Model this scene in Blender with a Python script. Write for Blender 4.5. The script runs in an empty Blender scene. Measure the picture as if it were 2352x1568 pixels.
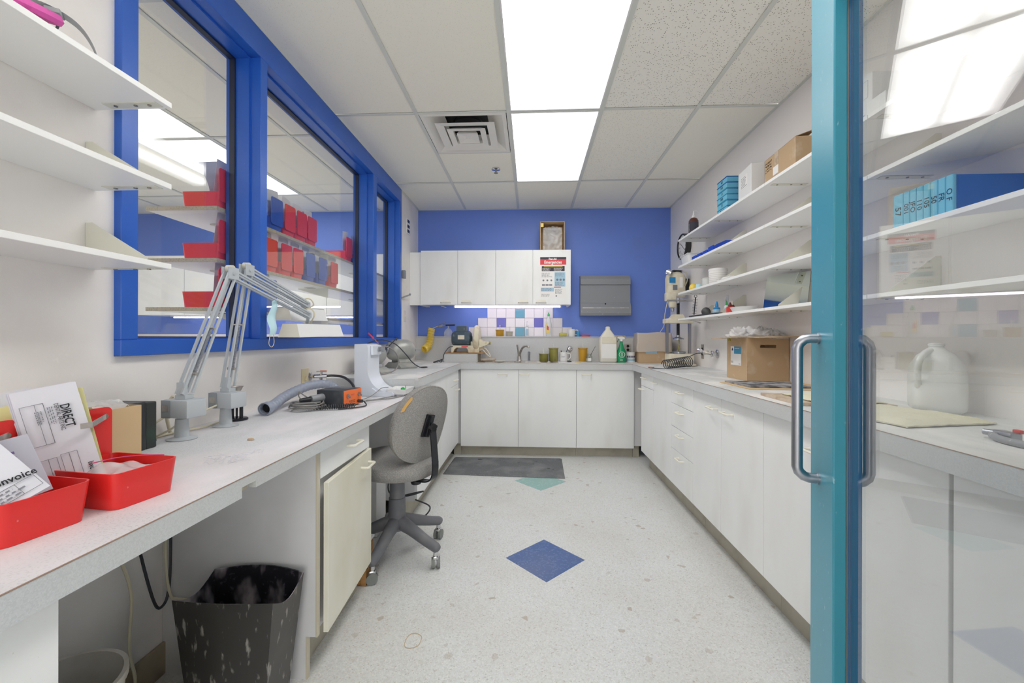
import bpy, bmesh, math, random
from mathutils import Vector, Matrix, noise as mn
random.seed(7)
SC = bpy.context.scene
COL = SC.collection
PI = math.pi
R = math.radians

# ------------------------------------------------------------------ camera, world, exposure
cam_d = bpy.data.cameras.new('camera'); CAM = bpy.data.objects.new('camera', cam_d); COL.objects.link(CAM)
cam_d.sensor_width = 36; cam_d.lens = 945.8/2352*36; cam_d.shift_y = -9.5/2352; cam_d.clip_start = .02
CAM.matrix_world = Matrix.Translation((0, 0, 1.2103)) @ Matrix.Rotation(.0474, 4, 'Z') @ Matrix.Rotation(PI/2, 4, 'X') @ Matrix.Rotation(.0024, 4, 'Z')
SC.camera = CAM
w = bpy.data.worlds.new('world'); SC.world = w; w.use_nodes = True
w.node_tree.nodes['Background'].inputs[0].default_value = (1, .985, .96, 1)
w.node_tree.nodes['Background'].inputs[1].default_value = 2.0
SC.view_settings.view_transform = 'Standard'; SC.view_settings.look = 'None'
SC.view_settings.exposure = 0.68; SC.view_settings.gamma = 1; SC.view_settings.use_curve_mapping = False
LENS_E = 6.6      # radiance of the ceiling lenses
try:
    SC.cycles.max_bounces = 7; SC.cycles.diffuse_bounces = 5; SC.cycles.transparent_max_bounces = 12
    SC.cycles.caustics_reflective = False; SC.cycles.caustics_refractive = False
    SC.cycles.use_denoising = True; SC.cycles.sample_clamp_indirect = 12; SC.cycles.use_light_tree = False; SC.cycles.adaptive_threshold = .06; SC.cycles.adaptive_min_samples = 16
except Exception: pass

# ------------------------------------------------------------------ materials
def lin(h):
    h = h.lstrip('#'); c = [int(h[i:i+2], 16)/255 for i in (0, 2, 4)]
    return tuple([x/12.92 if x <= .04045 else ((x+.055)/1.055)**2.4 for x in c]) + (1,)
def newmat(n):
    m = bpy.data.materials.new(n); m.use_nodes = True
    return m, m.node_tree.nodes, m.node_tree.links, m.node_tree.nodes['Principled BSDF']
def mapping(N, L, scale=(1, 1, 1)):
    tc = N.new('ShaderNodeTexCoord'); mp = N.new('ShaderNodeMapping'); mp.inputs['Scale'].default_value = scale
    L.new(tc.outputs['Object'], mp.inputs[0]); return mp.outputs[0]
def ramp(N, L, src, a, b, ca=(0, 0, 0, 1), cb=(1, 1, 1, 1)):
    r = N.new('ShaderNodeValToRGB'); r.color_ramp.elements[0].position = a; r.color_ramp.elements[1].position = b
    r.color_ramp.elements[0].color = ca; r.color_ramp.elements[1].color = cb
    L.new(src, r.inputs[0]); return r.outputs[0]
def mat(n, col, rough=.5, metal=0, layers=(), bump=None, spec=.5, alpha=1, sub=0, coat=0):
    """layers: (scale, lo, hi, colour, amount[, stretch]) noise masks painted over the base colour"""
    m, N, L, P = newmat(n)
    P.inputs['Roughness'].default_value = rough; P.inputs['Metallic'].default_value = metal
    P.inputs['Specular IOR Level'].default_value = spec; P.inputs['Coat Weight'].default_value = coat
    cur = None
    for k, ly in enumerate(layers):
        sc, lo, hi, c2, amt = ly[:5]; st = ly[5] if len(ly) > 5 else (1, 1, 1)
        v = mapping(N, L, st); t = N.new('ShaderNodeTexNoise'); t.inputs['Scale'].default_value = sc
        t.inputs['Detail'].default_value = 3; L.new(v, t.inputs['Vector'])
        f = ramp(N, L, t.outputs[0], lo, hi, (0, 0, 0, 1), (amt, amt, amt, 1))
        mx = N.new('ShaderNodeMix'); mx.data_type = 'RGBA'; L.new(f, mx.inputs[0])
        if cur is None: mx.inputs[6].default_value = lin(col)
        else: L.new(cur, mx.inputs[6])
        mx.inputs[7].default_value = lin(c2); cur = mx.outputs[2]
    if cur is None: P.inputs['Base Color'].default_value = lin(col)
    else: L.new(cur, P.inputs['Base Color'])
    if bump:
        v = mapping(N, L); t = N.new('ShaderNodeTexNoise'); t.inputs['Scale'].default_value = bump[0]; L.new(v, t.inputs['Vector'])
        b = N.new('ShaderNodeBump'); b.inputs['Strength'].default_value = bump[1]; b.inputs['Distance'].default_value = .002
        L.new(t.outputs[0], b.inputs['Height']); L.new(b.outputs[0], P.inputs['Normal'])
    return m
def film(n, col, opac, rough=.25, bump=None):
    """thin plastic: part clear, part milky"""
    m = mat(n, col, rough, bump=bump); N, L = m.node_tree.nodes, m.node_tree.links; P = N['Principled BSDF']
    tr = N.new('ShaderNodeBsdfTransparent'); mx = N.new('ShaderNodeMixShader'); mx.inputs[0].default_value = opac
    L.new(tr.outputs[0], mx.inputs[1]); L.new(P.outputs[0], mx.inputs[2]); L.new(mx.outputs[0], N['Material Output'].inputs[0])
    return m
def glassmat(n, tint=(1, 1, 1, 1), rough=0):
    m, N, L, P = newmat(n); N.remove(P)
    tr = N.new('ShaderNodeBsdfTransparent'); tr.inputs[0].default_value = tint
    gl = N.new('ShaderNodeBsdfGlossy'); gl.inputs['Roughness'].default_value = rough
    fr = N.new('ShaderNodeFresnel'); fr.inputs[0].default_value = 1.5; mx = N.new('ShaderNodeMixShader')
    geo = N.new('ShaderNodeNewGeometry')
    ior = N.new('ShaderNodeMix'); ior.data_type = 'FLOAT'; ior.inputs[2].default_value = 1.5; ior.inputs[3].default_value = 1.5
    ior.inputs[2].default_value = 1.55; ior.inputs[3].default_value = 1/1.55; L.new(geo.outputs['Backfacing'], ior.inputs[0]); L.new(ior.outputs[0], fr.inputs[0]); L.new(fr.outputs[0], mx.inputs[0]); L.new(tr.outputs[0], mx.inputs[1]); L.new(gl.outputs[0], mx.inputs[2])
    L.new(mx.outputs[0], N['Material Output'].inputs[0]); return m
def emit(n, col, s):
    m, N, L, P = newmat(n); P.inputs['Base Color'].default_value = lin(col)
    P.inputs['Emission Color'].default_value = lin(col); P.inputs['Emission Strength'].default_value = s; return m
def lensmat(n, s):
    """prismatic troffer lens: brighter over its two tubes"""
    m, N, L, P = newmat(n); tc = N.new('ShaderNodeTexCoord'); sp = N.new('ShaderNodeSeparateXYZ'); L.new(tc.outputs['Object'], sp.inputs[0])
    def mth(op, a, b=None):
        q = N.new('ShaderNodeMath'); q.operation = op
        for i, x in enumerate((a, b)):
            if x is None: continue
            if isinstance(x, (int, float)): q.inputs[i].default_value = x
            else: L.new(x, q.inputs[i])
        return q.outputs[0]
    ax = mth('ABSOLUTE', sp.outputs[0]); d = mth('SUBTRACT', ax, .125); d2 = mth('MULTIPLY', d, d)
    g = mth('EXPONENT', mth('MULTIPLY', d2, -120.0))
    ay = mth('ABSOLUTE', sp.outputs[1]); e = mth('MINIMUM', mth('MULTIPLY', mth('SUBTRACT', .60, ay), 9.0), 1.0)
    e = mth('MAXIMUM', e, 0.0)
    st = mth('MULTIPLY', mth('ADD', mth('MULTIPLY', mth('MULTIPLY', g, e), .80), .15), s)
    P.inputs['Base Color'].default_value = lin('E8E8E4'); P.inputs['Emission Color'].default_value = (1, .99, .965, 1)
    L.new(st, P.inputs['Emission Strength']); P.inputs['Roughness'].default_value = .4; return m
def speckle(n, base, specks, rough=.4, bump=None):
    """specks: (voronoi scale, threshold, colour, amount): random cells take the colour"""
    m, N, L, P = newmat(n); P.inputs['Roughness'].default_value = rough; cur = None
    for sc, th, c2, amt in specks:
        v = mapping(N, L); t = N.new('ShaderNodeTexVoronoi'); t.inputs['Scale'].default_value = sc; L.new(v, t.inputs['Vector'])
        sp = N.new('ShaderNodeSeparateColor'); L.new(t.outputs['Color'], sp.inputs[0])
        f = ramp(N, L, sp.outputs[0], th, min(th+.05, 1), (0, 0, 0, 1), (amt,)*3+(1,))
        mx = N.new('ShaderNodeMix'); mx.data_type = 'RGBA'; L.new(f, mx.inputs[0])
        if cur is None: mx.inputs[6].default_value = lin(base)
        else: L.new(cur, mx.inputs[6])
        mx.inputs[7].default_value = lin(c2); cur = mx.outputs[2]
    t = N.new('ShaderNodeTexNoise'); t.inputs['Scale'].default_value = 2.2; t.inputs['Detail'].default_value = 5
    L.new(mapping(N, L), t.inputs['Vector'])
    f = ramp(N, L, t.outputs[0], .4, .75, (0, 0, 0, 1), (.22,)*3+(1,))
    mx = N.new('ShaderNodeMix'); mx.data_type = 'RGBA'; L.new(f, mx.inputs[0]); L.new(cur, mx.inputs[6]); mx.inputs[7].default_value = lin('B9A78E')
    L.new(mx.outputs[2], P.inputs['Base Color'])
    return m
def pitted(n, base, dark, scale, th):
    m, N, L, P = newmat(n); P.inputs['Roughness'].default_value = .95; P.inputs['Specular IOR Level'].default_value = .1
    t = N.new('ShaderNodeTexVoronoi'); t.inputs['Scale'].default_value = scale; L.new(mapping(N, L), t.inputs['Vector'])
    sp = N.new('ShaderNodeSeparateColor'); L.new(t.outputs['Color'], sp.inputs[0])
    a = ramp(N, L, t.outputs['Distance'], .18, .30, (1, 1, 1, 1), (0, 0, 0, 1)); b = ramp(N, L, sp.outputs[0], th, th+.03)
    q = N.new('ShaderNodeMath'); q.operation = 'MULTIPLY'; L.new(a, q.inputs[0]); L.new(b, q.inputs[1])
    mx = N.new('ShaderNodeMix'); mx.data_type = 'RGBA'; L.new(q.outputs[0], mx.inputs[0]); mx.inputs[6].default_value = lin(base); mx.inputs[7].default_value = lin(dark)
    L.new(mx.outputs[2], P.inputs['Base Color']); return m

M = {}
M['wall'] = mat('wall_paint', 'F3EFEC', .6, layers=[(3, .45, .8, 'C4BAB2', .35), (60, .66, .74, 'F2EEEA', .4)], bump=(300, .15))
M['wallright'] = mat('wall_paint_right', 'F3EFEC', .6, bump=(300, .15))
M['blue'] = mat('blue_wall_paint', '6D8CE0', .45, layers=[(2.5, .5, .8, '6E82C2', .4), (150, .74, .78, 'CDD4E6', .7)])
M['frame'] = mat('blue_frame_paint', '2A62C4', .3, layers=[(6, .5, .8, '3C70CC', .5), (200, .76, .79, 'D8DCE8', .6)])
M['frameblue_d'] = mat('blue_door_paint', '1E5AA0', .25, layers=[(150, .72, .77, '6E9AC4', .5, (1, 1, .3))])
M['teal'] = mat('teal_door_paint', '3F9CB4', .3, layers=[(120, .7, .76, 'BFE0E6', .6, (1, 1, .3))])
M['black'] = mat('black_rubber', '15161A', .6)
M['gasket'] = mat('gasket', '1B2440', .5)
M['ceil'] = pitted('ceiling_tile_fine', 'FBF8EC', 'D2CEC4', 260, .8)
M['ceilpit'] = pitted('ceiling_tile_pitted', 'FBF9F1', '8A8378', 105, .42)
M['ceilmid'] = pitted('ceiling_tile_small_pits', 'FBF8EE', 'A8A298', 150, .6)
M['grid'] = mat('ceiling_grid_metal', 'DCDED8', .5)
M['lens'] = lensmat('troffer_lens', LENS_E)
M['vent'] = mat('vent_metal', 'EEEBE4', .45)
M['dark'] = mat('dark_void', '1A1A1C', .8)
M['floor'] = speckle('speckled_sheet_floor', 'DDE0E0', [(150, .62, 'CFCFCC', .55), (260, .8, 'EEEEEC', .6), (210, .94, 'B2ACA4', .6), (45, .985, 'A4927C', .6)], .35)
M['tileblue'] = speckle('blue_floor_inlay', '45659F', [(90, .75, '5A78B0', .7), (220, .95, 'A8B4CC', .4)], .35)
M['tileteal'] = speckle('teal_floor_inlay', '8FBFBC', [(90, .75, 'A6CECB', .7)], .35)
M['cab'] = mat('white_laminate', 'F2F3F3', .4, layers=[(5, .5, .8, 'DAD7CE', .35, (1, 1, .35)), (240, .72, .76, 'C9C2B2', .4)])
M['cabdirty'] = mat('white_laminate_soiled', 'E8E5D6', .4, layers=[(3, .45, .75, 'C6BC98', .6, (1, 1, .6))])
M['cabside'] = mat('grey_laminate_side', 'E0E0E2', .5, layers=[(4, .5, .8, 'C4C2BE', .5)])
M['toe'] = mat('toe_kick', 'B5AFA0', .6, layers=[(8, .45, .75, '8C8474', .5)])
M['edgetan'] = mat('laminate_edge', 'CFC6B4', .7)
M['counter'] = speckle('grey_worktop_laminate', 'CDCFD1', [(420, .6, 'C0C2C4', .5), (600, .85, 'DCDEDF', .5)], .35)
M['desk'] = mat('dusty_bench_top', 'D8D9DC', .55, layers=[(220, .55, .62, 'B0B2B3', .5), (7, .45, .66, 'EAE6EA', .8, (1, .5, 1)), (3, .5, .75, 'BDB9B4', .4), (40, .68, .74, 'F2F0EC', .5)])
M['dustc'] = mat('dusty_worktop', 'D8DADA', .5, layers=[(220, .55, .62, 'AEB0B0', .5), (9, .45, .62, 'F0EEEC', .85, (1, .4, 1)), (3, .5, .75, 'B8B4AE', .4)])
M['edge'] = speckle('counter_edge_laminate', 'CDD0D2', [(420, .55, 'C0C4C6', .5), (600, .85, 'D8DBDC', .5)], .4)
M['seam'] = mat('brown_seam', 'A08878', .6)
M['handle'] = mat('cream_pull', 'EFEBDD', .3)
M['shelf'] = mat('white_shelf_laminate', 'F2F2F1', .4)
M['bracket'] = mat('bracket_enamel', 'DDDCCF', .35)
M['chip'] = mat('particle_board', 'BDB3A0', .9, layers=[(180, .5, .6, 'A39679', .7)])
M['screw'] = mat('screw_metal', '9A968A', .35, 1)
M['tile'] = mat('white_glazed_tile', 'EDE8EA', .15)
M['tilet'] = mat('teal_glazed_tile', '4A9DB8', .15)
M['tileb'] = mat('violet_glazed_tile', '5A58C0', .15)
M['grout'] = mat('grout', 'CFCBCB', .8)
M['steel'] = mat('brushed_steel', 'A9ACB4', .32, 1)
M['chrome'] = mat('chrome', 'D4D4D6', .12, 1)
M['steeldirty'] = mat('dusty_steel', 'B5B0AA', .45, .7, layers=[(30, .5, .65, 'E0DAD0', .6)])
M['grey'] = mat('grey_enamel', '8E9196', .4, layers=[(60, .7, .74, 'D0D2D4', .6)])
M['lampgrey'] = mat('lamp_grey_enamel', 'B9BFC4', .35)
M['lampgrey_d'] = mat('lamp_box_grey', '9AA0A6', .45)
M['cream'] = mat('cream_enamel', 'E6DFCC', .4, layers=[(20, .5, .75, 'C9B58C', .5)])
M['hood'] = mat('lamp_hood', 'D9D4C6', .4)
M['white'] = mat('white_plastic', 'EAEAEA', .35)
M['whitecool'] = mat('white_molded_plastic', 'DFE4EE', .3)
M['bucket'] = mat('dusty_white_bucket', 'D8D4CC', .5, layers=[(9, .45, .7, 'BFB6A8', .6)])
M['red'] = mat('red_bin_plastic', 'E2302E', .3, layers=[(160, .74, .78, 'F0B0A8', .5)])
M['redor'] = mat('orange_red_bin_plastic', 'E8402E', .3)
M['bluebin'] = mat('blue_bin_plastic', '1E50B4', .3)
M['paper'] = mat('paper_white', 'D6D6DE', .8)
M['paper2'] = mat('paper_shade', 'C4C4D0', .8)
M['yellowpaper'] = mat('paper_yellow', 'DAD49A', .8)
M['ink'] = mat('ink', '23242A', .8)
M['inkgrey'] = mat('ink_grey', '7E8088', .8)
M['inkblue'] = mat('ink_violet', '7C6FA8', .8)
M['card'] = mat('cardboard', 'C2A684', .85, layers=[(4, .5, .8, 'B79A76', .5), (14, .60, .75, 'DCCFB8', .5)])
M['cardlight'] = mat('cardboard_light', 'CFB48C', .85, layers=[(5, .5, .8, 'C4A67A', .5)])
M['carddark'] = mat('cardboard_inside', 'A68A68', .9)
M['wood'] = mat('wood_brown', 'B98A55', .6, layers=[(12, .45, .6, '9C6E3C', .6, (1, 1, 8))])
M['woodpale'] = mat('wood_pale', 'C9B8A4', .7, layers=[(30, .5, .6, 'A98E72', .6)])
M['bag'] = film('clear_bag_film', 'F2F2F2', .42, .2, bump=(40, .6))
M['bagdusty'] = film('dusty_bag_film', 'D9CCC0', .78, .35, bump=(40, .6))
M['bagwhite'] = film('white_bag_film', 'F4F4F6', .5, .25)
M['pinkzip'] = mat('pink_zip', 'C23A6A', .4)
M['glass'] = glassmat('clear_glass', (.985, .995, .99, 1))
M['glassjar'] = glassmat('jar_glass', (.93, .95, .93, 1), .02)
M['milky'] = film('milky_polyethylene', 'F0F2F0', .72, .3)
M['jugwhite'] = mat('natural_polyethylene', 'E9E4D6', .4)
M['labelwhite'] = mat('label_white', 'F2F0EE', .6)
M['fabric'] = mat('grey_woven_fabric', '8F8D8B', .95, layers=[(350, .5, .56, 'B4B1AE', .7), (5, .55, .8, 'A49C94', .35)], bump=(500, .5), spec=.1)
M['foam'] = mat('torn_foam', 'D8AC66', .9, bump=(200, .5))
M['blackplastic'] = mat('black_plastic', '26272B', .35, layers=[(12, .55, .8, '4C4C50', .5)])
M['chairplastic'] = mat('grey_chair_plastic', '6C6D73', .5, layers=[(10, .5, .72, '8A8886', .5)])
M['blackmetal'] = mat('black_metal', '1C1E24', .25)
M['castor'] = mat('castor_grey', '7F8280', .5)
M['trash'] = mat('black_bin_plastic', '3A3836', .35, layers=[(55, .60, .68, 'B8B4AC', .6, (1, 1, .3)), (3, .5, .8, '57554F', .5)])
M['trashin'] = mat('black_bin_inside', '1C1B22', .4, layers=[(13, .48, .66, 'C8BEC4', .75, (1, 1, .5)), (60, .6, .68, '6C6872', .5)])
M['mat'] = mat('rubber_mat', '6A6C70', .75, layers=[(5, .45, .7, '8E8F92', .7), (90, .6, .7, 'A9A9AA', .4)])
M['blackmat'] = mat('dusty_black_mat', '55545A', .9, layers=[(14, .42, .6, 'B4B4B6', .8)])
M['towel'] = mat('cream_towel', 'E4E0C8', .95, layers=[(9, .5, .75, 'CFC9A0', .5)], bump=(220, 1))
M['hose'] = mat('grey_hose', '9CA3B4', .4)
M['cable'] = mat('grey_cable', '8C8A88', .5)
M['cabledark'] = mat('dark_cable', '3C3E42', .5)
M['cablewhite'] = mat('cream_cable', 'DAD2B8', .5)
M['orange'] = mat('orange_panel', 'F2783C', .4)
M['boxdark'] = mat('dark_grey_case', '3A3E44', .5, layers=[(12, .5, .75, '6A6E72', .5)])
M['boxgreen'] = mat('dark_green_black_case', '2C302F', .5, layers=[(9, .55, .75, '2E4A3A', .7)])
M['motor'] = mat('grey_cast_metal', 'A9ABA8', .38, .3, layers=[(14, .5, .72, 'C9C4B8', .6)])
M['motorblue'] = mat('slate_motor_paint', '4A5A66', .4, layers=[(30, .6, .7, '9AA0A0', .5)])
M['trim'] = mat('trimmer_cast', 'E4DCC4', .45, layers=[(16, .55, .72, 'B8955C', .5)])
M['yellow'] = mat('yellow_plastic', 'F0D25A', .35)
M['yellowjar'] = film('amber_jar', 'D2A030', .9, .2)
M['olivejar'] = film('olive_jar', 'A09A52', .88, .2)
M['palejar'] = film('pale_jar', 'CFCBB8', .8, .2)
M['green'] = film('green_bottle', '1E9C68', .96, .25)
M['greencap'] = mat('green_cap', '3DB05A', .4)
M['bottleblue'] = mat('blue_bottle', '2E88C4', .35)
M['brown'] = mat('brown_bottle', '5A2E26', .3)
M['redliq'] = mat('red_label', 'D23A34', .35)
M['caselight'] = mat('case_light_blue', '6FBEDA', .4, layers=[(5, .5, .8, '84C8CE', .5)])
M['caseteal'] = mat('case_teal_blue', '3E9CC8', .4)
M['caseblue'] = mat('case_blue', '1263B8', .35)
M['binblue'] = mat('deep_blue_plastic', '1848C0', .35)
M['mirror'] = mat('mirror_silver', 'E8F0E8', .03, 1)
M['posterblack'] = mat('print_black', '3A3440', .6)
M['posterred'] = mat('print_red', 'E04850', .6)
M['posterblue'] = mat('print_blue', 'A9CBDF', .6)
M['posteryellow'] = mat('print_yellow', 'E8D848', .6)
M['pink'] = mat('pink_filter', 'E05CB0', .6, layers=[(30, .6, .68, 'B03C88', .4)])
M['strap'] = mat('grey_strap', 'A9ADB0', .7)
M['strapdark'] = mat('dark_strap', '3C3A48', .7)
M['mask'] = mat('mask_blue', 'BFE0EA', .8)
M['sponge'] = mat('sponge_yellow', 'C9C060', .9, bump=(90, 1))
M['ivory'] = mat('ivory_plate', 'E6D9B4', .4)
M['paleivory'] = mat('pale_plate', 'E6E0D4', .4)
M['tubewhite'] = emit('tube_lit', 'F4EEFF', 6)
M['nblue'] = mat('blue_wall_far', '6D8CE0', .5)
M['base'] = mat('baseboard_vinyl', 'A79C86', .6, layers=[(8, .5, .7, '8C8270', .5)])
M['teallabel'] = mat('label_teal_blue', '3F97BE', .6)
M['hazard'] = mat('hazard_yellow', 'D8CC38', .6)
M['navy'] = mat('navy_marker', '22305C', .6)
M['clearhard'] = film('clear_hard_plastic', 'E4E8F0', .35, .08)

# ------------------------------------------------------------------ mesh builder
ROOT = {}
def rootmat(o):
    while o is not None:
        if o.name in ROOT: return ROOT[o.name]
        o = o.parent
    return Matrix.Identity(4)
def frm(z, x=None):
    z = Vector(z).normalized(); up = Vector((0, 0, 1)) if abs(z.z) < .95 else Vector((0, 1, 0))
    if x is not None: up = Vector(x)
    a = up.cross(z).normalized(); b = z.cross(a); return a, b, z
class B:
    def __init__(s): s.v = []; s.f = []; s.M = None
    def add(s, vs, fs):
        n = len(s.v)
        for q in vs:
            q = Vector(q); s.v.append(s.M @ q if s.M else q)
        s.f += [tuple(n+i for i in f) for f in fs]; return s
    def box(s, x0, x1, y0, y1, z0, z1, bev=0, seg=2):
        if bev:
            bm = bmesh.new(); bmesh.ops.create_cube(bm, size=1)
            for v in bm.verts: v.co = Vector(((x0+x1)/2+v.co.x*(x1-x0), (y0+y1)/2+v.co.y*(y1-y0), (z0+z1)/2+v.co.z*(z1-z0)))
            bmesh.ops.bevel(bm, geom=bm.edges[:], offset=bev, segments=seg, affect='EDGES', profile=.5)
            bm.verts.index_update(); s.add([v.co.copy() for v in bm.verts], [[v.index for v in f.verts] for f in bm.faces]); bm.free(); return s
        v = [(x, y, z) for z in (z0, z1) for y in (y0, y1) for x in (x0, x1)]
        return s.add(v, [(0, 2, 3, 1), (4, 5, 7, 6), (0, 1, 5, 4), (2, 6, 7, 3), (0, 4, 6, 2), (1, 3, 7, 5)])
    def obox(s, c, size, rz=0, rx=0, ry=0, bev=0):
        old = s.M; m = Matrix.Translation(c) @ Matrix.Rotation(rz, 4, 'Z') @ Matrix.Rotation(ry, 4, 'Y') @ Matrix.Rotation(rx, 4, 'X')
        s.M = old @ m if old else m; a, b, c2 = [q/2 for q in size]; s.box(-a, a, -b, b, -c2, c2, bev); s.M = old; return s
    def bar(s, p, q, wd, th, up=None):
        p, q = Vector(p), Vector(q); a, b, z = frm(q-p, up)
        vs = [c+a*i*wd/2+b*j*th/2 for c in (p, q) for i, j in ((-1, -1), (1, -1), (1, 1), (-1, 1))]
        return s.add(vs, [(3, 2, 1, 0), (4, 5, 6, 7)]+[(i, (i+1) % 4, 4+(i+1) % 4, 4+i) for i in range(4)])
    def cyl(s, p, q, r0, r1=None, n=20, cap=True):
        p, q = Vector(p), Vector(q); r1 = r0 if r1 is None else r1; a, b, z = frm(q-p); vs = []
        for c, r in ((p, r0), (q, r1)):
            for i in range(n): t = 2*PI*i/n; vs.append(c+a*math.cos(t)*r+b*math.sin(t)*r)
        fs = [(i, (i+1) % n, n+(i+1) % n, n+i) for i in range(n)]
        if cap: fs += [tuple(range(n-1, -1, -1)), tuple(range(n, 2*n))]
        return s.add(vs, fs)
    def lathe(s, prof, c=(0, 0, 0), n=24, axis=None, sx=1, sy=1, rz=0):
        c = Vector(c); a, b, z = (Vector((1, 0, 0)), Vector((0, 1, 0)), Vector((0, 0, 1))) if axis is None else frm(axis)
        vs = []; cr, sr = math.cos(rz), math.sin(rz)
        for r, h in prof:
            for i in range(n):
                t = 2*PI*i/n; x, y = r*math.cos(t)*sx, r*math.sin(t)*sy
                vs.append(c+a*(x*cr-y*sr)+b*(x*sr+y*cr)+z*h)
        fs = []
        for k in range(len(prof)-1):
            for i in range(n): fs.append((k*n+i, k*n+(i+1) % n, (k+1)*n+(i+1) % n, (k+1)*n+i))
        if prof[0][0] > 1e-5: fs.append(tuple(range(n-1, -1, -1)))
        if prof[-1][0] > 1e-5: k = (len(prof)-1)*n; fs.append(tuple(range(k, k+n)))
        return s.add(vs, fs)
    def tube(s, pts, r, n=8, sm=0, closed=False, cap=True):
        pts = [Vector(p) for p in pts]; rr = r if isinstance(r, (list, tuple)) else [r]*len(pts)
        if sm:
            o = []; ro = []; k = len(pts); rng = range(k if closed else k-1)
            for i in rng:
                g = lambda j: pts[j % k] if closed else pts[max(0, min(k-1, j))]
                p0, p1, p2, p3 = g(i-1), g(i), g(i+1), g(i+2)
                for j in range(sm):
                    t = j/sm; o.append(.5*((2*p1)+(p2-p0)*t+(2*p0-5*p1+4*p2-p3)*t*t+(3*p1-p0-3*p2+p3)*t**3))
                    ro.append(rr[i]*(1-t)+rr[(i+1) % k]*t)
            if not closed: o.append(pts[-1]); ro.append(rr[-1])
            pts, rr = o, ro
        m = len(pts); vs = []; a = None
        for i, p in enumerate(pts):
            t = (pts[(i+1) % m]-pts[i-1]) if closed else (pts[min(i+1, m-1)]-pts[max(i-1, 0)])
            if t.length < 1e-9: t = Vector((0, 0, 1))
            t.normalize()
            if a is None: a, b, _ = frm(t)
            else:
                a = (a-t*a.dot(t)); a = a.normalized() if a.length > 1e-6 else frm(t)[0]; b = t.cross(a)
            for j in range(n): q = 2*PI*j/n; vs.append(p+a*math.cos(q)*rr[i]+b*math.sin(q)*rr[i])
        fs = []
        for i in range(m if closed else m-1):
            for j in range(n): fs.append((i*n+j, i*n+(j+1) % n, ((i+1) % m)*n+(j+1) % n, ((i+1) % m)*n+j))
        if cap and not closed: fs += [tuple(range(n-1, -1, -1)), tuple(range((m-1)*n, m*n))]
        return s.add(vs, fs)
    def prism(s, pts, a, b, axis='z'):
        n = len(pts); f = {'z': lambda p, h: (p[0], p[1], h), 'y': lambda p, h: (p[0], h, p[1]), 'x': lambda p, h: (h, p[0], p[1])}[axis]
        vs = [f(p, h) for h in (a, b) for p in pts]
        return s.add(vs, [tuple(range(n-1, -1, -1)), tuple(range(n, 2*n))]+[(i, (i+1) % n, n+(i+1) % n, n+i) for i in range(n)])
    def sheet(s, fn, nu, nv, th=0):
        g = [[Vector(fn(i/nu, j/nv)) for j in range(nv+1)] for i in range(nu+1)]
        vs = [p for row in g for p in row]; k = nv+1
        fs = [(i*k+j, (i+1)*k+j, (i+1)*k+j+1, i*k+j+1) for i in range(nu) for j in range(nv)]
        if th:
            n0 = len(vs); nr = []
            for i in range(nu+1):
                for j in range(nv+1):
                    du = g[min(i+1, nu)][j]-g[max(i-1, 0)][j]; dv = g[i][min(j+1, nv)]-g[i][max(j-1, 0)]
                    q = du.cross(dv); nr.append(q.normalized() if q.length > 1e-12 else Vector((0, 0, 1)))
            vs += [vs[i]-nr[i]*th for i in range(n0)]
            fs += [tuple(n0+i for i in reversed(f)) for f in fs]
            rim = [(i*k, (i+1)*k) for i in range(nu)]+[((i+1)*k+nv, i*k+nv) for i in range(nu)]+[(j+1, j) for j in range(nv)]+[(nu*k+j, nu*k+j+1) for j in range(nv)]
            fs += [(b_, a_, n0+a_, n0+b_) for a_, b_ in rim]
        return s.add(vs, fs)
    def shell(s, outer, h0, h1, th, floor=True):
        """open tray: outer(z)->list of points; wall thickness by inset"""
        pass
def rrect(w_, h_, r, n=4, cx=0, cy=0):
    o = []
    for sx, sy, a0 in ((1, 1, 0), (-1, 1, PI/2), (-1, -1, PI), (1, -1, 1.5*PI)):
        for i in range(n+1):
            t = a0+PI/2*i/n; o.append((cx+sx*(w_/2-r)+math.cos(t)*r, cy+sy*(h_/2-r)+math.sin(t)*r))
    return o
def tray(b, cx, cy, z0, w0, d0, w1, d1, h, r, th=.003, n=4):
    """open tapered container, rounded corners, inner walls and floor"""
    loops = [(w0, d0, z0), (w1, d1, z0+h), (w1-2*th, d1-2*th, z0+h), (w0-2*th, d0-2*th, z0+th)]
    vs = []; k = 4*(n+1)
    for a, c, z in loops: vs += [(x, y, z) for x, y in rrect(a, c, max(r-(0 if (a, c) in ((w0, d0), (w1, d1)) else th), .001), n, cx, cy)]
    fs = [tuple(range(k-1, -1, -1)), tuple(range(3*k, 4*k))]
    for m in range(3): fs += [(m*k+i, m*k+(i+1) % k, (m+1)*k+(i+1) % k, (m+1)*k+i) for i in range(k)]
    return b.add(vs, fs)
def mk(b, name, m, parent=None, smooth=True, label=None, ang=38):
    me = bpy.data.meshes.new(name); X = rootmat(parent).inverted() if parent else None
    me.from_pydata([tuple(X @ v if X else v) for v in b.v], [], b.f); me.validate()
    bm = bmesh.new(); bm.from_mesh(me); bmesh.ops.recalc_face_normals(bm, faces=bm.faces[:]); bm.to_mesh(me); bm.free()
    if smooth:
        me.polygons.foreach_set('use_smooth', [True]*len(me.polygons)); me.set_sharp_from_angle(angle=R(ang))
    me.materials.append(M[m] if isinstance(m, str) else m)
    o = bpy.data.objects.new(name, me); COL.objects.link(o)
    if parent: o.parent = parent
    if label: o['label'] = label
    return o
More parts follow.
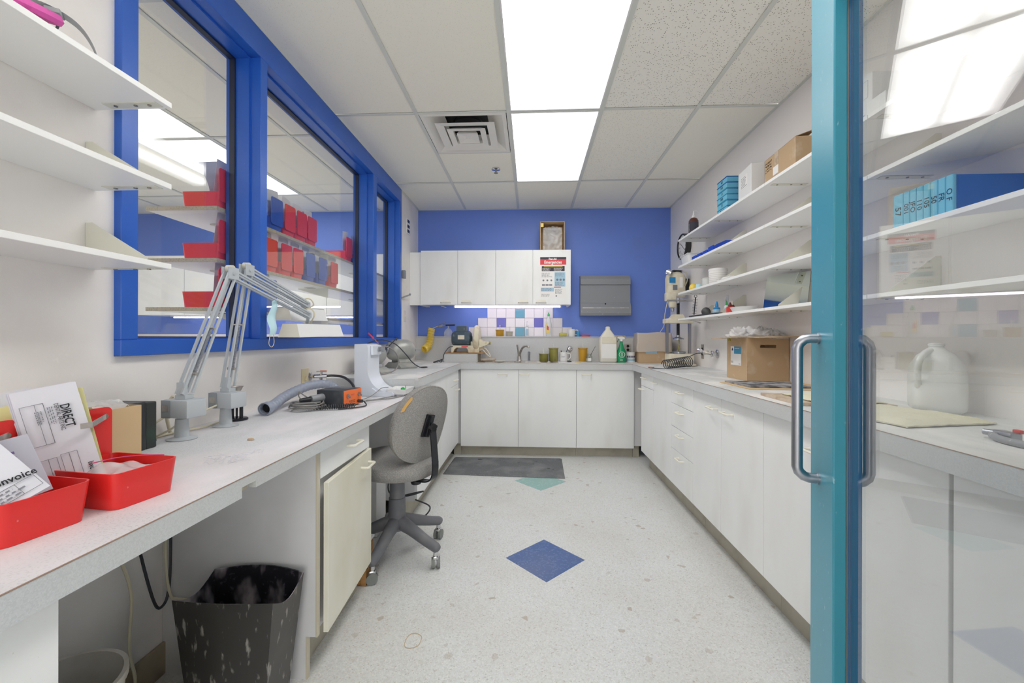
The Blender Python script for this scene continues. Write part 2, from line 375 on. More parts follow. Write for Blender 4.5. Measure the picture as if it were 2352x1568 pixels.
def T(name, label, cat, loc, rz=0, group=None, local=False):
    o = bpy.data.objects.new(name, None); COL.objects.link(o); o.empty_display_size = .05
    o.location = loc; o.rotation_euler = (0, 0, rz); o['label'] = label; o['category'] = cat
    if group: o['group'] = group
    ROOT[o.name] = Matrix.Identity(4) if local else Matrix.Translation(loc) @ Matrix.Rotation(rz, 4, 'Z')
    return o
def one(b, name, m, label, cat, group=None, smooth=True, kind=None, ang=38):
    lo = [min(v[i] for v in b.v) for i in range(3)]; hi = [max(v[i] for v in b.v) for i in range(3)]
    c = Vector(((lo[0]+hi[0])/2, (lo[1]+hi[1])/2, lo[2])); b.v = [v-c for v in b.v]
    o = mk(b, name, m, None, smooth, ang=ang); o.location = c; ROOT[o.name] = Matrix.Translation(c)
    if label: o['label'] = label
    if cat: o['category'] = cat
    if group: o['group'] = group
    if kind: o['kind'] = kind
    return o
def S(b, name, m, parent=None, smooth=False):
    o = mk(b, name, m, parent, smooth)
    if not parent: o['kind'] = 'structure'; ROOT[o.name] = Matrix.Identity(4)
    return o
def dup(root, loc, rz=None, label=None, group=None):
    def cp(o, par):
        c = o.copy(); COL.objects.link(c); c.parent = par
        for ch in list(o.children): cp(ch, c)
        return c
    r = cp(root, None); r.location = loc; ROOT[r.name] = Matrix.Translation(loc)
    if rz is not None: r.rotation_euler = (0, 0, rz)
    if label: r['label'] = label
    if group: r['group'] = group
    return r
_tc = {}
def text(s, size, mtx, parent, m='ink', name='lettering', ext=.0002, align='CENTER', sx=1, bold=0):
    cu = bpy.data.curves.new('t', 'FONT'); cu.body = s; cu.size = size; cu.extrude = ext; cu.align_x = align; cu.align_y = 'CENTER'; cu.offset = bold; cu.resolution_u = 2
    o = bpy.data.objects.new('t', cu); me = bpy.data.meshes.new_from_object(o); bpy.data.objects.remove(o); bpy.data.curves.remove(cu)
    X = rootmat(parent).inverted() @ mtx @ Matrix.Diagonal((sx, 1, 1, 1)); me.transform(X); me.materials.clear(); me.materials.append(M[m]); me.name = name
    q = bpy.data.objects.new(name, me); COL.objects.link(q); q.parent = parent; return q
def face(origin, xdir, ydir):
    """matrix whose local x,y lie along xdir,ydir (local z = their cross)"""
    x = Vector(xdir).normalized(); y = Vector(ydir).normalized(); z = x.cross(y)
    m = Matrix((x, y, z)).transposed().to_4x4(); m.translation = Vector(origin); return m
def helix(p, q, r, turns, per=12, r2=None):
    p, q = Vector(p), Vector(q); a, b, z = frm(q-p); n = int(turns*per); o = []
    for i in range(n+1):
        t = i/n; rr = r if r2 is None else r+(r2-r)*t; an = 2*PI*turns*t
        o.append(p.lerp(q, t)+a*math.cos(an)*rr+b*math.sin(an)*rr)
    return o
def strokes(parent, mtx, wd, ht, rows, m='inkgrey', name='print', seed=1, gap=.25, th=.0003, fill=.75):
    """lines of fine print as thin bars"""
    rr = random.Random(seed); b = B(); b.M = mtx; lh = ht/rows
    for i in range(rows):
        y = ht/2-lh*(i+.5); x = -wd/2; end = wd/2*(rr.uniform(.3, 1))
        while x < end:
            l = rr.uniform(.06, .16)*wd; l = min(l, end-x)
            if l > .004*wd: b.box(x, x+l*fill, y-lh*.22, y+lh*.22, 0, th)
            x += l+.02*wd
    return mk(b, name, m, parent, False)
def scribble(parent, mtx, wd, ht, rows, m='ink', seed=1, r=.0009, name='handwriting'):
    rr = random.Random(seed); b = B(); b.M = mtx
    for i in range(rows):
        y = ht/2-(i+.5)*ht/rows; x = -wd/2; pts = []
        while x < wd/2*rr.uniform(.7, 1):
            pts.append((x, y+rr.uniform(-.35, .35)*ht/rows, .0005)); x += wd*.035
            if rr.random() < .12 and len(pts) > 2: b.tube(pts, r, 4); pts = []; x += wd*.04
        if len(pts) > 2: b.tube(pts, r, 4)
    return mk(b, name, m, parent, False)

# ================================================================== ROOM SHELL
XL, XR, YB, ZC = -1.324, 1.572, 4.748, 2.685
WT = -1.47            # far face of the left wall
fl = S(B().box(XL, XR, -.08, YB, -.05, 0), 'floor', 'floor')
D = .2155
for (cx, cy, m) in ((.077, 2.257, 'tileblue'), (.077, 3.475, 'tileteal')):
    S(B().prism([(cx-D, cy), (cx, cy-D), (cx+D, cy), (cx, cy+D)], -.002, .0008), 'inlay_tile', m, fl)
S(B().box(XL-.4, 2.0, -3.2, -.08, -.05, 0), 'floor_corridor', 'floor')
S(B().box(-4.9, WT, -.2, YB, -.05, 0), 'floor_next_room', 'floor')
# left wall around the window
WY0, WY1, WZ0 = 1.245, 4.062, 1.147
lw = S(B().box(WT, XL, 0.04, YB, 0, WZ0).box(WT, XL, .04, WY0, WZ0, ZC).box(WT, XL, WY1, YB, WZ0, ZC), 'wall_left', 'wall')
wb = S(B().box(WT, XR+.12, YB, YB+.1, 0, ZC+.1), 'wall_back', 'blue')
S(B().box(XR, XR+.12, -.08, YB, 0, ZC), 'wall_right', 'wallright')
S(B().box(WT, XL+.1, -.08, .04, 0, ZC).box(.40, XR, -.08, .04, 0, ZC).box(XL+.1, .40, -.08, .04, 2.64, ZC), 'wall_front', 'wall')  # opening made wide and tall on purpose, to let fill light in
S(B().box(XL+.1, XL+.14, -.10, .05, 0, 2.12).box(.395, .44, -.10, .05, 0, 2.12).box(XL+.1, .44, -.10, .05, 2.10, 2.15), 'trim_1', 'frame')
S(B().box(XL-.4, 2.0, -3.3, -3.2, 0, .1).box(XL-.4, 2.0, -3.3, -3.2, 2.5, ZC), 'wall_corridor_front', 'wall')  # unseen; invented gap between the strips lets world light through
S(B().box(XL-.5, XL-.4, -3.2, -.08, 0, ZC), 'wall_corridor_left', 'wall')
S(B().box(2.0, 2.1, -3.2, -.08, 0, ZC), 'wall_corridor_right', 'wall')
S(B().box(XL-.5, 2.1, -3.3, -.08, ZC, ZC+.05), 'ceiling_corridor', 'ceil')
# left baseboard under the bench
S(B().box(XL, XL+.012, .62, 1.45, 0, .115, .003), 'baseboard_left', 'base')
# next room seen through the window
S(B().box(-4.9, WT, YB, YB+.1, 0, ZC+.1), 'wall_next_room_back', 'nblue')
S(B().box(-5.0, -4.9, -.2, YB, 0, ZC), 'wall_next_room_left', 'wall')
S(B().box(-4.9, WT, -.3, -.2, 0, ZC), 'wall_next_room_front', 'wall')

def ceiling(name, x0, x1, y0, y1, gx, gy, tilefn, skip, ztile=ZC+.006):
    c = S(B().box(x0, x1, y0, y1, ZC+.10, ZC+.13), name, 'dark')
    xs = [x0]+[x for x in gx if x0 < x < x1]+[x1]; ys = [y0]+[y for y in gy if y0 < y < y1]+[y1]
    for i in range(len(xs)-1):
        for j in range(len(ys)-1):
            cx, cy = (xs[i]+xs[i+1])/2, (ys[j]+ys[j+1])/2
            if skip(cx, cy): continue
            a = [xs[i]+.009, xs[i+1]-.009, ys[j]+.009, ys[j+1]-.009]
            if tilefn(cx, cy) == 'small': a[2] = 3.289
            mk(B().box(*a, ztile, ztile+.016, .002, 1), 'ceiling_tile', 'ceil' if tilefn(cx, cy) == 'small' else tilefn(cx, cy), c, False)
    for x in xs[1:-1]: mk(B().box(x-.012, x+.012, y0, y1, ZC, ZC+.004).box(x-.001, x+.001, y0, y1, ZC+.004, ZC+.04), 'grid_runner', 'grid', c, False)
    for y in ys[1:-1]:
        for i in range(len(xs)-1): mk(B().box(xs[i]+.0125, xs[i+1]-.0125, y-.011, y+.011, ZC+.0002, ZC+.004), 'cross_tee', 'grid', c, False)
    e = B().box(x0, x0+.02, y0, y1, ZC-.001, ZC+.004).box(x1-.02, x1, y0, y1, ZC-.001, ZC+.004).box(x0, x1, y1-.02, y1, ZC-.001, ZC+.004)
    mk(e, 'wall_angle', 'grid', c, False); return c
GX = [-.766, -.1565, .4531, 1.0627]; GY = [.25, 1.47, 2.69, 3.91]
def tf(x, y):
    if x > .45 and 1.47 < y < 2.69: return 'ceilpit'
    if .45 < x < 1.06 and 2.69 < y < 3.91: return 'ceilmid'
    if x > .45 and y < 1.47: return 'ceilpit'
    if -.766 < x < -.157 and 2.69 < y < 3.91: return 'small'
    return 'ceil'
ce = ceiling('ceiling', XL, XR, .04, YB, GX, GY, tf, lambda x, y: -.157 < x < .453 and .25 < y < 3.91)
mk(B().box(-.754, -.169, 3.272, 3.289, ZC+.0002, ZC+.004), 'cross_tee', 'grid', ce, False)
GX2 = [-4.22, -3.61, -3.0, -2.39, -1.78]; GY2 = [.51, 1.73, 2.95, 4.17]
ceiling('ceiling_next_room', -4.9, WT, -.2, YB, GX2, GY2, lambda x, y: 'ceil', lambda x, y: (-3.0 < x < -2.39 and .51 < y < 4.17) or (-4.22 < x < -3.61 and 1.73 < y < 2.95))

# recessed lights, with unseen ones added for brightness
def troffer(x0, y0, label, grp=None):
    cx, cy = x0+.305, y0+.61
    t = T('ceiling_light', label, 'ceiling light', (cx, cy, ZC), 0, grp, local=True)
    a, b = .2925, .5975
    mk(B().box(-a, -a+.008, -b, b, -.002, .012).box(a-.008, a, -b, b, -.002, .012).box(-a+.008, a-.008, -b, -b+.008, -.002, .012).box(-a+.008, a-.008, b-.008, b, -.002, .012), 'lens_frame', 'white', t, False)
    mk(B().box(-a+.008, a-.008, -b+.008, b-.008, .002, .006), 'lens', 'lens', t, False)
    mk(B().box(-a, a, -b, b, .05, .09), 'housing', 'white', t, False)
    return t
troffer(-.1565, 1.47, 'nearer recessed fluorescent ceiling light in front of the air vent')
troffer(-.1565, 2.69, 'farther recessed fluorescent ceiling light beside the square air vent')
troffer(-.1565, .25, 'added fill light in the ceiling above the doorway end of the room')  # added out of view overhead to brighten the room
troffer(-3.0, 2.95, 'lit ceiling panel seen through the blue window, farther of two')
troffer(-3.0, .51, 'added unseen fill panel in the next room level with the doorway')  # added, unseen: sends more light through the window onto this ceiling
troffer(-4.22, 1.73, 'added fill panel deep in the next room, left of the others')  # also added to strengthen the light coming through the window
troffer(-3.0, 1.73, 'lit ceiling panel seen through the first window pane, nearer of two')
troffer(-.9, -1.6, 'added fill light in the corridor ceiling, left of the doorway')  # invented corridor panel, fill from behind the camera
troffer(.5, -1.6, 'added fill light in the corridor ceiling, right of the doorway')  # second invented corridor panel, unseen, for the same fill

# air diffuser
vx0, vx1, vy0, vy1 = -.752, -.171, 2.704, 3.268
t = T('ceiling_vent', 'square stepped white air diffuser in the ceiling beside the lights', 'air vent', ((vx0+vx1)/2, (vy0+vy1)/2, ZC))
cx, cy = (vx0+vx1)/2, (vy0+vy1)/2
b = B()
def ring(b, w0, z0, w1, z1, d=1):
    """square funnel between half-widths w0 (at z0) and w1 (at z1)"""
    vs = [(cx+sx*w_, cy+sy*w_*d, z) for w_, z in ((w0, z0), (w1, z1)) for sx, sy in ((-1, -1), (1, -1), (1, 1), (-1, 1))]
    b.add(vs, [(i, (i+1) % 4, 4+(i+1) % 4, 4+i) for i in range(4)])
ring(b, .288, ZC-.001, .262, ZC-.001); ring(b, .262, ZC-.001, .15, ZC+.075); ring(b, .288, ZC-.001, .288, ZC+.01)
mk(b, 'backpan', 'vent', t, False)
mk(B().lathe([(.10, ZC+.074), (.10, ZC+.095)], (cx, cy, 0), 28), 'duct_opening', 'dark', t)
b = B(); ring(b, .205, ZC-.016, .15, ZC+.012); ring(b, .205, ZC-.016, .15, ZC-.010); ring(b, .15, ZC-.010, .15, ZC+.012); mk(b, 'outer_cone', 'vent', t, False)
b = B(); ring(b, .135, ZC-.022, .095, ZC+.006); ring(b, .135, ZC-.022, .095, ZC-.018); ring(b, .095, ZC-.018, .095, ZC+.006); mk(b, 'middle_cone', 'vent', t, False)
b = B(); ring(b, .075, ZC-.026, .02, ZC-.018); b.box(cx-.02, cx+.02, cy-.02, cy+.02, ZC-.0185, ZC-.0165); ring(b, .075, ZC-.026, .06, ZC); mk(b, 'centre_plate', 'vent', t, False)
# sprinkler
sx, sy = -.316, 3.608
t = T('sprinkler_head', 'small chrome fire sprinkler head in the ceiling behind the vent', 'sprinkler', (sx, sy, ZC+.006))
mk(B().lathe([(.038, ZC+.006), (.038, ZC-.002), (.03, ZC-.004), (.012, ZC-.006)], (sx, sy, 0), 24), 'escutcheon', 'chrome', t)
mk(B().cyl((sx, sy, ZC-.005), (sx, sy, ZC-.03), .007).cyl((sx, sy, ZC-.03), (sx, sy, ZC-.033), .018), 'deflector', 'screw', t)

# ------------------------------------------------------------------ window_1 in the left wall
FX0, FX1 = -1.30, WT+.004
win = S(B().box(FX1, FX0, WY0, WY1, WZ0, 1.20, .002, 1), 'window_1', 'frame')
YS = [(WY0, 1.303), (1.917, 1.966), (3.325, 3.401), (4.007, WY1)]
for a, b_ in YS:
    mk(B().box(FX1, FX0, a, b_, 1.20, 2.552, .002, 1), 'mullion', 'frame', win, False)
mk(B().box(FX1, FX0, WY0, WY1, 2.552, ZC-.002, .002, 1), 'head_rail', 'frame', win, False)
GXp = -1.44
for k in range(3):
    y0, y1 = YS[k][1], YS[k+1][0]
    # stepped stops round the pane
    mk(B().box(FX1+.002, -1.352, y0, y0+.010, 1.20, 2.552).box(FX1+.002, -1.352, y1-.010, y1, 1.20, 2.552)
       .box(FX1+.002, -1.352, y0+.010, y1-.010, 1.20, 1.207).box(FX1+.002, -1.352, y0+.010, y1-.010, 2.542, 2.552), 'glazing_stop', 'frame', win, False)
    mk(B().box(GXp-.004, -1.418, y0+.010, y0+.017, 1.207, 2.542).box(GXp-.004, -1.418, y1-.017, y1-.010, 1.207, 2.542)
       .box(GXp-.004, -1.418, y0+.017, y1-.017, 2.534, 2.542).box(GXp-.004, -1.43, y0+.017, y1-.017, 1.207, 1.211), 'gasket', 'gasket', win, False)
    mk(B().box(GXp-.003, GXp+.003, y0+.012, y1-.012, 1.207, 2.54), 'window_pane', 'glass', win, False)

# ------------------------------------------------------------------ door_1: open glass door
dm = Matrix.Translation((.621, .839, 0)) @ Matrix.Rotation(math.atan2(.9497, .3132), 4, 'Z')
def DB(): b = B(); b.M = dm; return b
dr = S(DB().box(0, .14, .001, .024, .02, 2.06, .003), 'door_1', 'teal')
mk(DB().box(0, .14, -.024, -.001, .02, 2.06, .003), 'stile', 'frameblue_d', dr, False)
mk(DB().box(.002, .138, -.001, .001, .02, 2.06), 'paint_seam', 'seam', dr, False)
mk(DB().box(-.84, -.70, .001, .024, .02, 2.06, .003), 'stile', 'teal', dr, False)
mk(DB().box(-.84, -.70, -.024, -.001, .02, 2.06, .003), 'stile', 'frameblue_d', dr, False)
for z0, z1 in ((.02, .16), (1.90, 2.06)):
    mk(DB().box(-.70, 0, .001, .024, z0, z1, .003), 'rail', 'teal', dr, False)
    mk(DB().box(-.70, 0, -.024, -.001, z0, z1, .003), 'rail', 'frameblue_d', dr, False)
mk(DB().box(-.70, -.0005, -.003, .003, .16, 1.90), 'glass_panel', 'glass', dr, False)
for s in (1, -1):
    x = .083; y0 = s*.024; y1 = s*.064; za, zb = .905, 1.21
    pts = [(x, y0, za), (x, y1-s*.022, za), (x, y1-s*.012, za+.003), (x, y1-s*.003, za+.012), (x, y1, za+.022), (x, y1, zb-.022), (x, y1-s*.003, zb-.012), (x, y1-s*.012, zb-.003), (x, y1-s*.022, zb), (x, y0, zb)]
    b = DB().tube(pts, .0108, 18); h = mk(b, 'door_handle', 'steel', dr, ang=60)
    mk(DB().cyl((x, y0, za), (x, y0+s*.004, za), .0125).cyl((x, y0, zb), (x, y0+s*.004, zb), .0125), 'collar', 'steel', h)
mk(DB().box(-.845, -.835, -.02, .02, .3, .4).box(-.845, -.835, -.02, .02, 1.0, 1.1).box(-.845, -.835, -.02, .02, 1.7, 1.8), 'hinge', 'steel', dr, False)

# ================================================================== WORKTOPS
ZW = .945      # tall counter
ZD = .858      # low bench
ct = T('worktop', 'grey speckled laminate worktop running round the back and right walls', 'worktop', (.1, 4.4, ZW-.055))
SX0, SX1, SY0, SY1 = -.55, .26, 4.24, 4.60    # sink cut-out
b = B().box(XL, XR, SY1, YB, ZW-.012, ZW).box(XL, SX0, 4.15, SY1, ZW-.012, ZW).box(SX1, XR, 4.15, SY1, ZW-.012, ZW).box(SX0, SX1, 4.15, SY0, ZW-.012, ZW)
b.box(XL, -.722, 2.6, 4.15, ZW-.012, ZW).box(1.002, XR, .08, 4.15, ZW-.012, ZW)
mk(b, 'top_sheet', 'dustc', ct, False)
mk(B().box(-.722, 1.002, 4.148, 4.168, ZW-.058, ZW-.0015).box(-.742, -.7205, 2.602, 4.148, ZW-.058, ZW-.0015).box(1.0005, 1.022, .08, 4.148, ZW-.058, ZW-.0015)
   .box(XL, -.742, 2.598, 2.62, ZW-.058, ZW-.0015), 'front_edge', 'edge', ct, False)
mk(B().box(-.7205, 1.0005, 4.1475, 4.15, ZW-.0018, ZW+.0002).box(-.7225, -.72, 2.6, 4.15, ZW-.0018, ZW+.0002).box(.9998, 1.0025, .08, 4.15, ZW-.0018, ZW+.0002), 'edge_seam', 'seam', ct, False)
mk(B().box(-.742, 1.02, 4.168, 4.18, ZW-.055, ZW-.013).box(XL, XR, 4.62, 4.66, ZW-.04, ZW-.013), 'underframe', 'edgetan', ct, False)
# backsplash ledge
sp = T('backsplash', 'grey laminate backsplash with a narrow ledge behind the sink', 'backsplash', (.1, 4.70, ZW))
mk(B().box(XL+.001, XR-.001, 4.66, YB-.001, ZW+.0005, 1.208), 'panel', 'counter', sp, False)
mk(B().box(XL+.001, XR-.001, 4.655, YB-.011, 1.2085, 1.221, .002, 1), 'ledge_top', 'counter', sp, False)
# low bench on the left
bt = T('lab_bench', 'long dusty grey laminate bench top along the left wall', 'worktop', (-1.0, 1.3, ZD-.05))
mk(B().box(XL, -.722, .045, 2.597, ZD-.012, ZD), 'top_sheet', 'desk', bt, False)
mk(B().box(-.722, -.7195, .045, 2.597, ZD-.0015, ZD+.0003), 'edge_seam', 'seam', bt, False)
fe = B().box(-.742, -.7202, .045, .994, ZD-.05, ZD-.0015).box(-.742, -.7205, .994, 1.046, ZD-.024, ZD-.0015)
fe.box(-.742, -.7205, 1.046, 2.19, ZD-.042, ZD-.0015).box(-.742, -.7205, 2.19, 2.23, ZD-.022, ZD-.0015).box(-.742, -.7205, 2.23, 2.597, ZD-.042, ZD-.0015)
mk(fe, 'front_edge', 'edge', bt, False)
mk(B().box(-.80, -.743, .996, 1.044, ZD-.045, ZD-.0125).box(-.78, -.743, 2.192, 2.228, ZD-.04, ZD-.0125), 'cleat', 'edgetan', bt, False)

# ================================================================== CABINETS
def pull(parent, M4, x, z, ln=.092, vert=False, std=.032):
    """cream D pull on a front facing local -y"""
    b = B(); b.M = M4; a = ln/2
    pts = [(x-a, 0, z), (x-a, -std+.006, z), (x-a+.007, -std, z), (x+a-.007, -std, z), (x+a, -std+.006, z), (x+a, 0, z)]
    return mk(b.tube(pts, .0052, 8), 'handle', 'handle', parent)
def cabinet(name, label, loc, rz, wd, dp, z0, z1, fronts, toe=.06, group=None, body='cab', side='cabside', cat='cabinet', toekick=True):
    t = T(name, label, cat, loc, rz, group)
    M4 = Matrix.Translation(loc) @ Matrix.Rotation(rz, 4, 'Z')
    def q(): b = B(); b.M = M4; return b
    zc = .76 if 'under the sink' in label else z1
    mk(q().box(.001, wd-.001, 0, dp, z0, zc), 'carcass', side, t, False)
    if zc < z1: mk(q().box(.001, wd-.001, 0, .018, zc+.0005, z1), 'front_rail', side, t, False)
    if toekick: mk(q().box(.001, wd-.001, toe, toe+.02, 0, z0-.0005), 'toe_kick', 'toe', t, False)
    for fr in fronts:
        x0, x1, a, c, kind, hx, hz = fr[:7]; mt = fr[7] if len(fr) > 7 else body; rot = fr[8] if len(fr) > 8 else 0
        b = q()
        if rot: b.M = M4 @ Matrix.Translation((x1 if rot > 0 else x0, 0, 0)) @ Matrix.Rotation(rot, 4, 'Z') @ Matrix.Translation((-(x1 if rot > 0 else x0), 0, 0))
        f = mk(b.box(x0+.0015, x1-.0015, -.0185, -.0005, a+.0015, c-.0015, .0012, 1), kind, mt, t, False)
        if hx is not None: pull(f, b.M @ Matrix.Translation((0, -.018, 0)), hx, hz)
    return t
# back run, fronts at Y = 4.188, facing -Y
cabinet('base_cabinet', 'two-door white base cabinet under the sink', (-.721, 4.188, 0), 0, 1.173, .46, .10, .886,
        [(0, .59, .10, .886, 'door', .43, .84), (.59, 1.173, .10, .886, 'door', .13+.59-.02-.05, .84)])
cabinet('base_cabinet', 'single-door white base cabinet at the right end of the back wall', (.452, 4.188, 0), 0, .575, .46, .10, .886,
        [(0, .575, .10, .886, 'door', .10, .84)])
t = T('corner_filler', 'narrow white corner panel beside the left end of the back cabinets', 'panel', (-.76, 4.2, 0))
mk(B().box(-1.1, -.722, 4.20, 4.22, .12, .886), 'panel', 'cabside', t, False); mk(B().box(-.80, -.722, 4.235, 4.25, 0, .119), 'toe_kick', 'toe', t, False)
t = T('corner_filler', 'narrow white corner panel beside the right end of the back cabinets', 'panel', (1.06, 4.2, 0))
mk(B().box(1.028, 1.35, 4.20, 4.22, .12, .886), 'panel', 'cabside', t, False); mk(B().box(1.028, 1.09, 4.235, 4.25, 0, .119), 'toe_kick', 'toe', t, False)
# right run, facing -X
RZ = -PI/2; FXR = 1.048
def rc(label, ya, yb, fronts): return cabinet('base_cabinet', label, (FXR, ya, 0), RZ, ya-yb, XR-FXR-.005, .15, .886, fronts)
rc('white base cabinet with a small drawer in the right-hand back corner', 3.915, 3.08,
   [(0, .39, .765, .886, 'drawer', .13, .845), (0, .39, .15, .765, 'door', .06, .735), (.39, .835, .15, .886, 'door', .46, .835)])
rc('narrow white cabinet of four drawers on the right', 3.08, 2.675,
   [(0, .405, .735, .886, 'drawer', .2, .83), (0, .405, .57, .735, 'drawer', .2, .69), (0, .405, .408, .57, 'drawer', .2, .53), (0, .405, .15, .408, 'drawer', .2, .37)])
rc('two-door white base cabinet on the right, next to the drawers', 2.675, 1.88,
   [(0, .387, .15, .886, 'door', .30, .815), (.387, .795, .15, .886, 'door', .475, .815)])
rc('two-door white base cabinet partly behind the glass door frame', 1.88, 1.065,
   [(0, .41, .15, .886, 'door', .35, .80), (.41, .815, .15, .886, 'door', .47, .80)])
rc('two-door white base cabinet seen through the glass door', 1.057, .10,
   [(0, .42, .15, .886, 'door', None, 0), (.42, .957, .15, .886, 'door', None, 0)])
# left far run, facing +X (local x runs toward +Y)
LZ = PI/2
c3 = cabinet('base_cabinet', 'white base cabinet behind the chair under the raised left worktop', (-.755, 2.63, 0), LZ, 1.50, .55, .15, .886,
        [(0, .50, .15, .886, 'door', None, 0), (.50, 1.10, .15, .886, 'door', None, 0), (1.10, 1.50, .745, .886, 'drawer', 1.28, .80), (1.10, 1.50, .15, .745, 'door', 1.36, .70)])
# left cabinet under the bench beside the chair: door and drawer ajar
c1 = cabinet('base_cabinet', 'white cabinet left of the chair with stained door ajar', (-.772, 1.44, 0), LZ, .49, .53, .15, .812,
        [(0, .44, .70, .812, 'drawer', .26, .765), (.0, .47, .15, .69, 'door', .38, .635, 'cabdirty', .06)])
# side panel facing the bin
t = T('gable_panel', 'grey-white side panel standing between knee space and stained cabinet', 'panel', (-1.04, 1.43, 0))
mk(B().box(XL+.001, -.795, 1.42, 1.436, 0, .843).box(-.795, -.760, 1.42, 1.436, .15, .843), 'panel', 'cabside', t, False)
mk(B().box(-.7598, -.753, 1.419, 1.437, .15, .843).box(-.7948, -.789, 1.419, 1.437, .0, .149), 'edge_strip', 'edgetan', t, False)
# near drawer unit
cabinet('drawer_unit', 'white drawer unit at the near end of the bench, lowest drawer pulled out', (-.772, .12, 0), LZ, .505, .5, .08, .807,
        [(0, .505, .62, .807, 'drawer', .25, .72), (0, .505, .665-.24, .619, 'drawer', None, 0)], cat='drawers')
t = T('pulled_drawer', 'white drawer box pulled out below the near bench end', 'drawer', (-.74, .4, .2))
tb = B(); mk(tb.box(-.745, -.728, .13, .645, .22, .415, .002, 1), 'drawer_front', 'cab', t, False)
mk(B().box(-.7515, -.7455, .14, .62, .23, .40), 'drawer_box', 'edgetan', t, False)

# upper cabinets
YU = 4.42
def upper(label, x0, xs, hx, body=True):
    t = T('wall_cabinet', label, 'cabinet', (x0, YU, 1.562)); x1 = xs[-1]
    mk(B().box(x0+.001, x1-.001, YU, YB-.002, 1.575, 2.14).box(x0+.001, x0+.019, YU, YB-.002, 1.556, 1.5745).box(x1-.019, x1-.001, YU, YB-.002, 1.556, 1.5745), 'carcass', 'cab', t, False)
    for i in range(len(xs)-1):
        f = mk(B().box(xs[i]+.0012, xs[i+1]-.0012, YU-.0185, YU-.0005, 1.560, 2.144, .001, 1), 'door', 'cab', t, False)
        M4 = Matrix.Translation((0, YU-.018, 0)); b = B(); b.M = M4; h = hx[i]; a = .052
        b.tube([(h-a, 0, 1.578), (h-a, -.02, 1.585), (h-a+.004, -.026, 1.588), (h+a-.004, -.026, 1.588), (h+a, -.02, 1.585), (h+a, 0, 1.578)], .004, 8)
        b.box(h-a+.004, h+a-.004, -.026, -.021, 1.588, 1.607); mk(b, 'handle', 'handle', f, False)
    return t
upper('two-door white wall cabinet, left half of the row above the sink', -1.20, [-1.20, -.796, -.385], [-.925, -.70])
upper('two-door white wall cabinet, right half of the row, with the safety poster', -.385, [-.385, .012, .416], [-.09, .10])
t = T('cabinet_filler', 'white filler panel between left wall and wall cabinets', 'panel', (-1.26, 4.44, 1.56))
mk(B().box(XL+.001, -1.2015, 4.42, 4.438, 1.556, 2.13), 'panel', 'cab', t, False); mk(B().box(-1.22, -1.2015, 4.44, YB-.002, 1.556, 2.13).box(-1.0, -.98, 4.5, 4.7, 1.55, 1.5555), 'return_panel', 'cab', t, False)
# under-cabinet light
t = T('strip_light', 'glowing white tube light under the wall cabinets above the sink', 'light', (-.27, 4.53, 1.55))
mk(B().box(-.86, .325, 4.505, 4.56, 1.558, 1.5745), 'housing', 'white', t, False)
mk(B().cyl((-.848, 4.53, 1.548), (.312, 4.53, 1.548), .0085, n=14), 'tube', 'tubewhite', t)
mk(B().box(-.86, -.848, 4.518, 4.542, 1.538, 1.5575).box(.312, .324, 4.518, 4.542, 1.538, 1.5575), 'end_cap', 'white', t, False)

# wall tiles on the back wall: rows from the ledge up
P_ = .108; PZ = .1055; TX = -.727
mk(B().box(TX, TX+11*P_, YB-.004, YB-.0005, 1.2085, 1.222+PZ).box(TX+P_, TX+10*P_, YB-.004, YB-.0005, 1.222+PZ, 1.222+2*PZ).box(TX+2*P_, TX+9*P_, YB-.004, YB-.0005, 1.222+2*PZ, 1.572), 'grout', 'grout', wb, False)
for r_, (k0, n_, cols) in enumerate(((0, 11, {5: 'tilet'}), (1, 9, {2: 'tileb', 6: 'tileb'}), (2, 7, {3: 'tilet'}), (2, 7, {}))):
    for k in range(n_):
        xa = TX+(k0+k)*P_; za = 1.2225+r_*PZ; zb = za+PZ-.003
        if r_ == 3: zb = za+.03
        mk(B().box(xa+.0012, xa+P_-.0015, YB-.010, YB-.004, za, zb, .0015, 1), 'tile', cols.get(k, 'tile'), wb, False)

# ================================================================== SHELVES
def gusset(parent, x_wall, sgn, y, z, d=.20, h=.135):
    """enamel bracket standing on a shelf: flange on the wall, triangular web; sgn = direction away from the wall"""
    xw = x_wall+sgn*.001
    b = B().prism([(xw, z+.001), (xw, z+h), (xw+sgn*.02, z+h), (xw+sgn*d, z+.016), (xw+sgn*d, z+.001)], y-.001, y+.001, 'y')
    b.box(min(xw, xw+sgn*.0015), max(xw, xw+sgn*.0015), y+.001, y+.024, z+.01, z+h)
    o = mk(b, 'bracket', 'bracket', parent, False)
    c = B().cyl((xw+sgn*.0015, y+.012, z+h-.02), (xw+sgn*.004, y+.012, z+h-.02), .0045, n=10).cyl((xw+sgn*.0015, y+.012, z+.04), (xw+sgn*.004, y+.012, z+.04), .0045, n=10)
    mk(c, 'screw', 'screw', o)['kind'] = 'stuff'
    return o
def underplate(parent, x0, x1, y, z):
    o = mk(B().box(x0, x1, y-.014, y+.014, z-.002, z-.0003), 'bracket_plate', 'bracket', parent, False)
    c = B()
    for x in (x0+.03, (x0+x1)/2+.01, x1-.03): c.cyl((x, y, z-.002), (x, y, z-.0045), .005, n=10)
    mk(c, 'screw', 'screw', o)['kind'] = 'stuff'
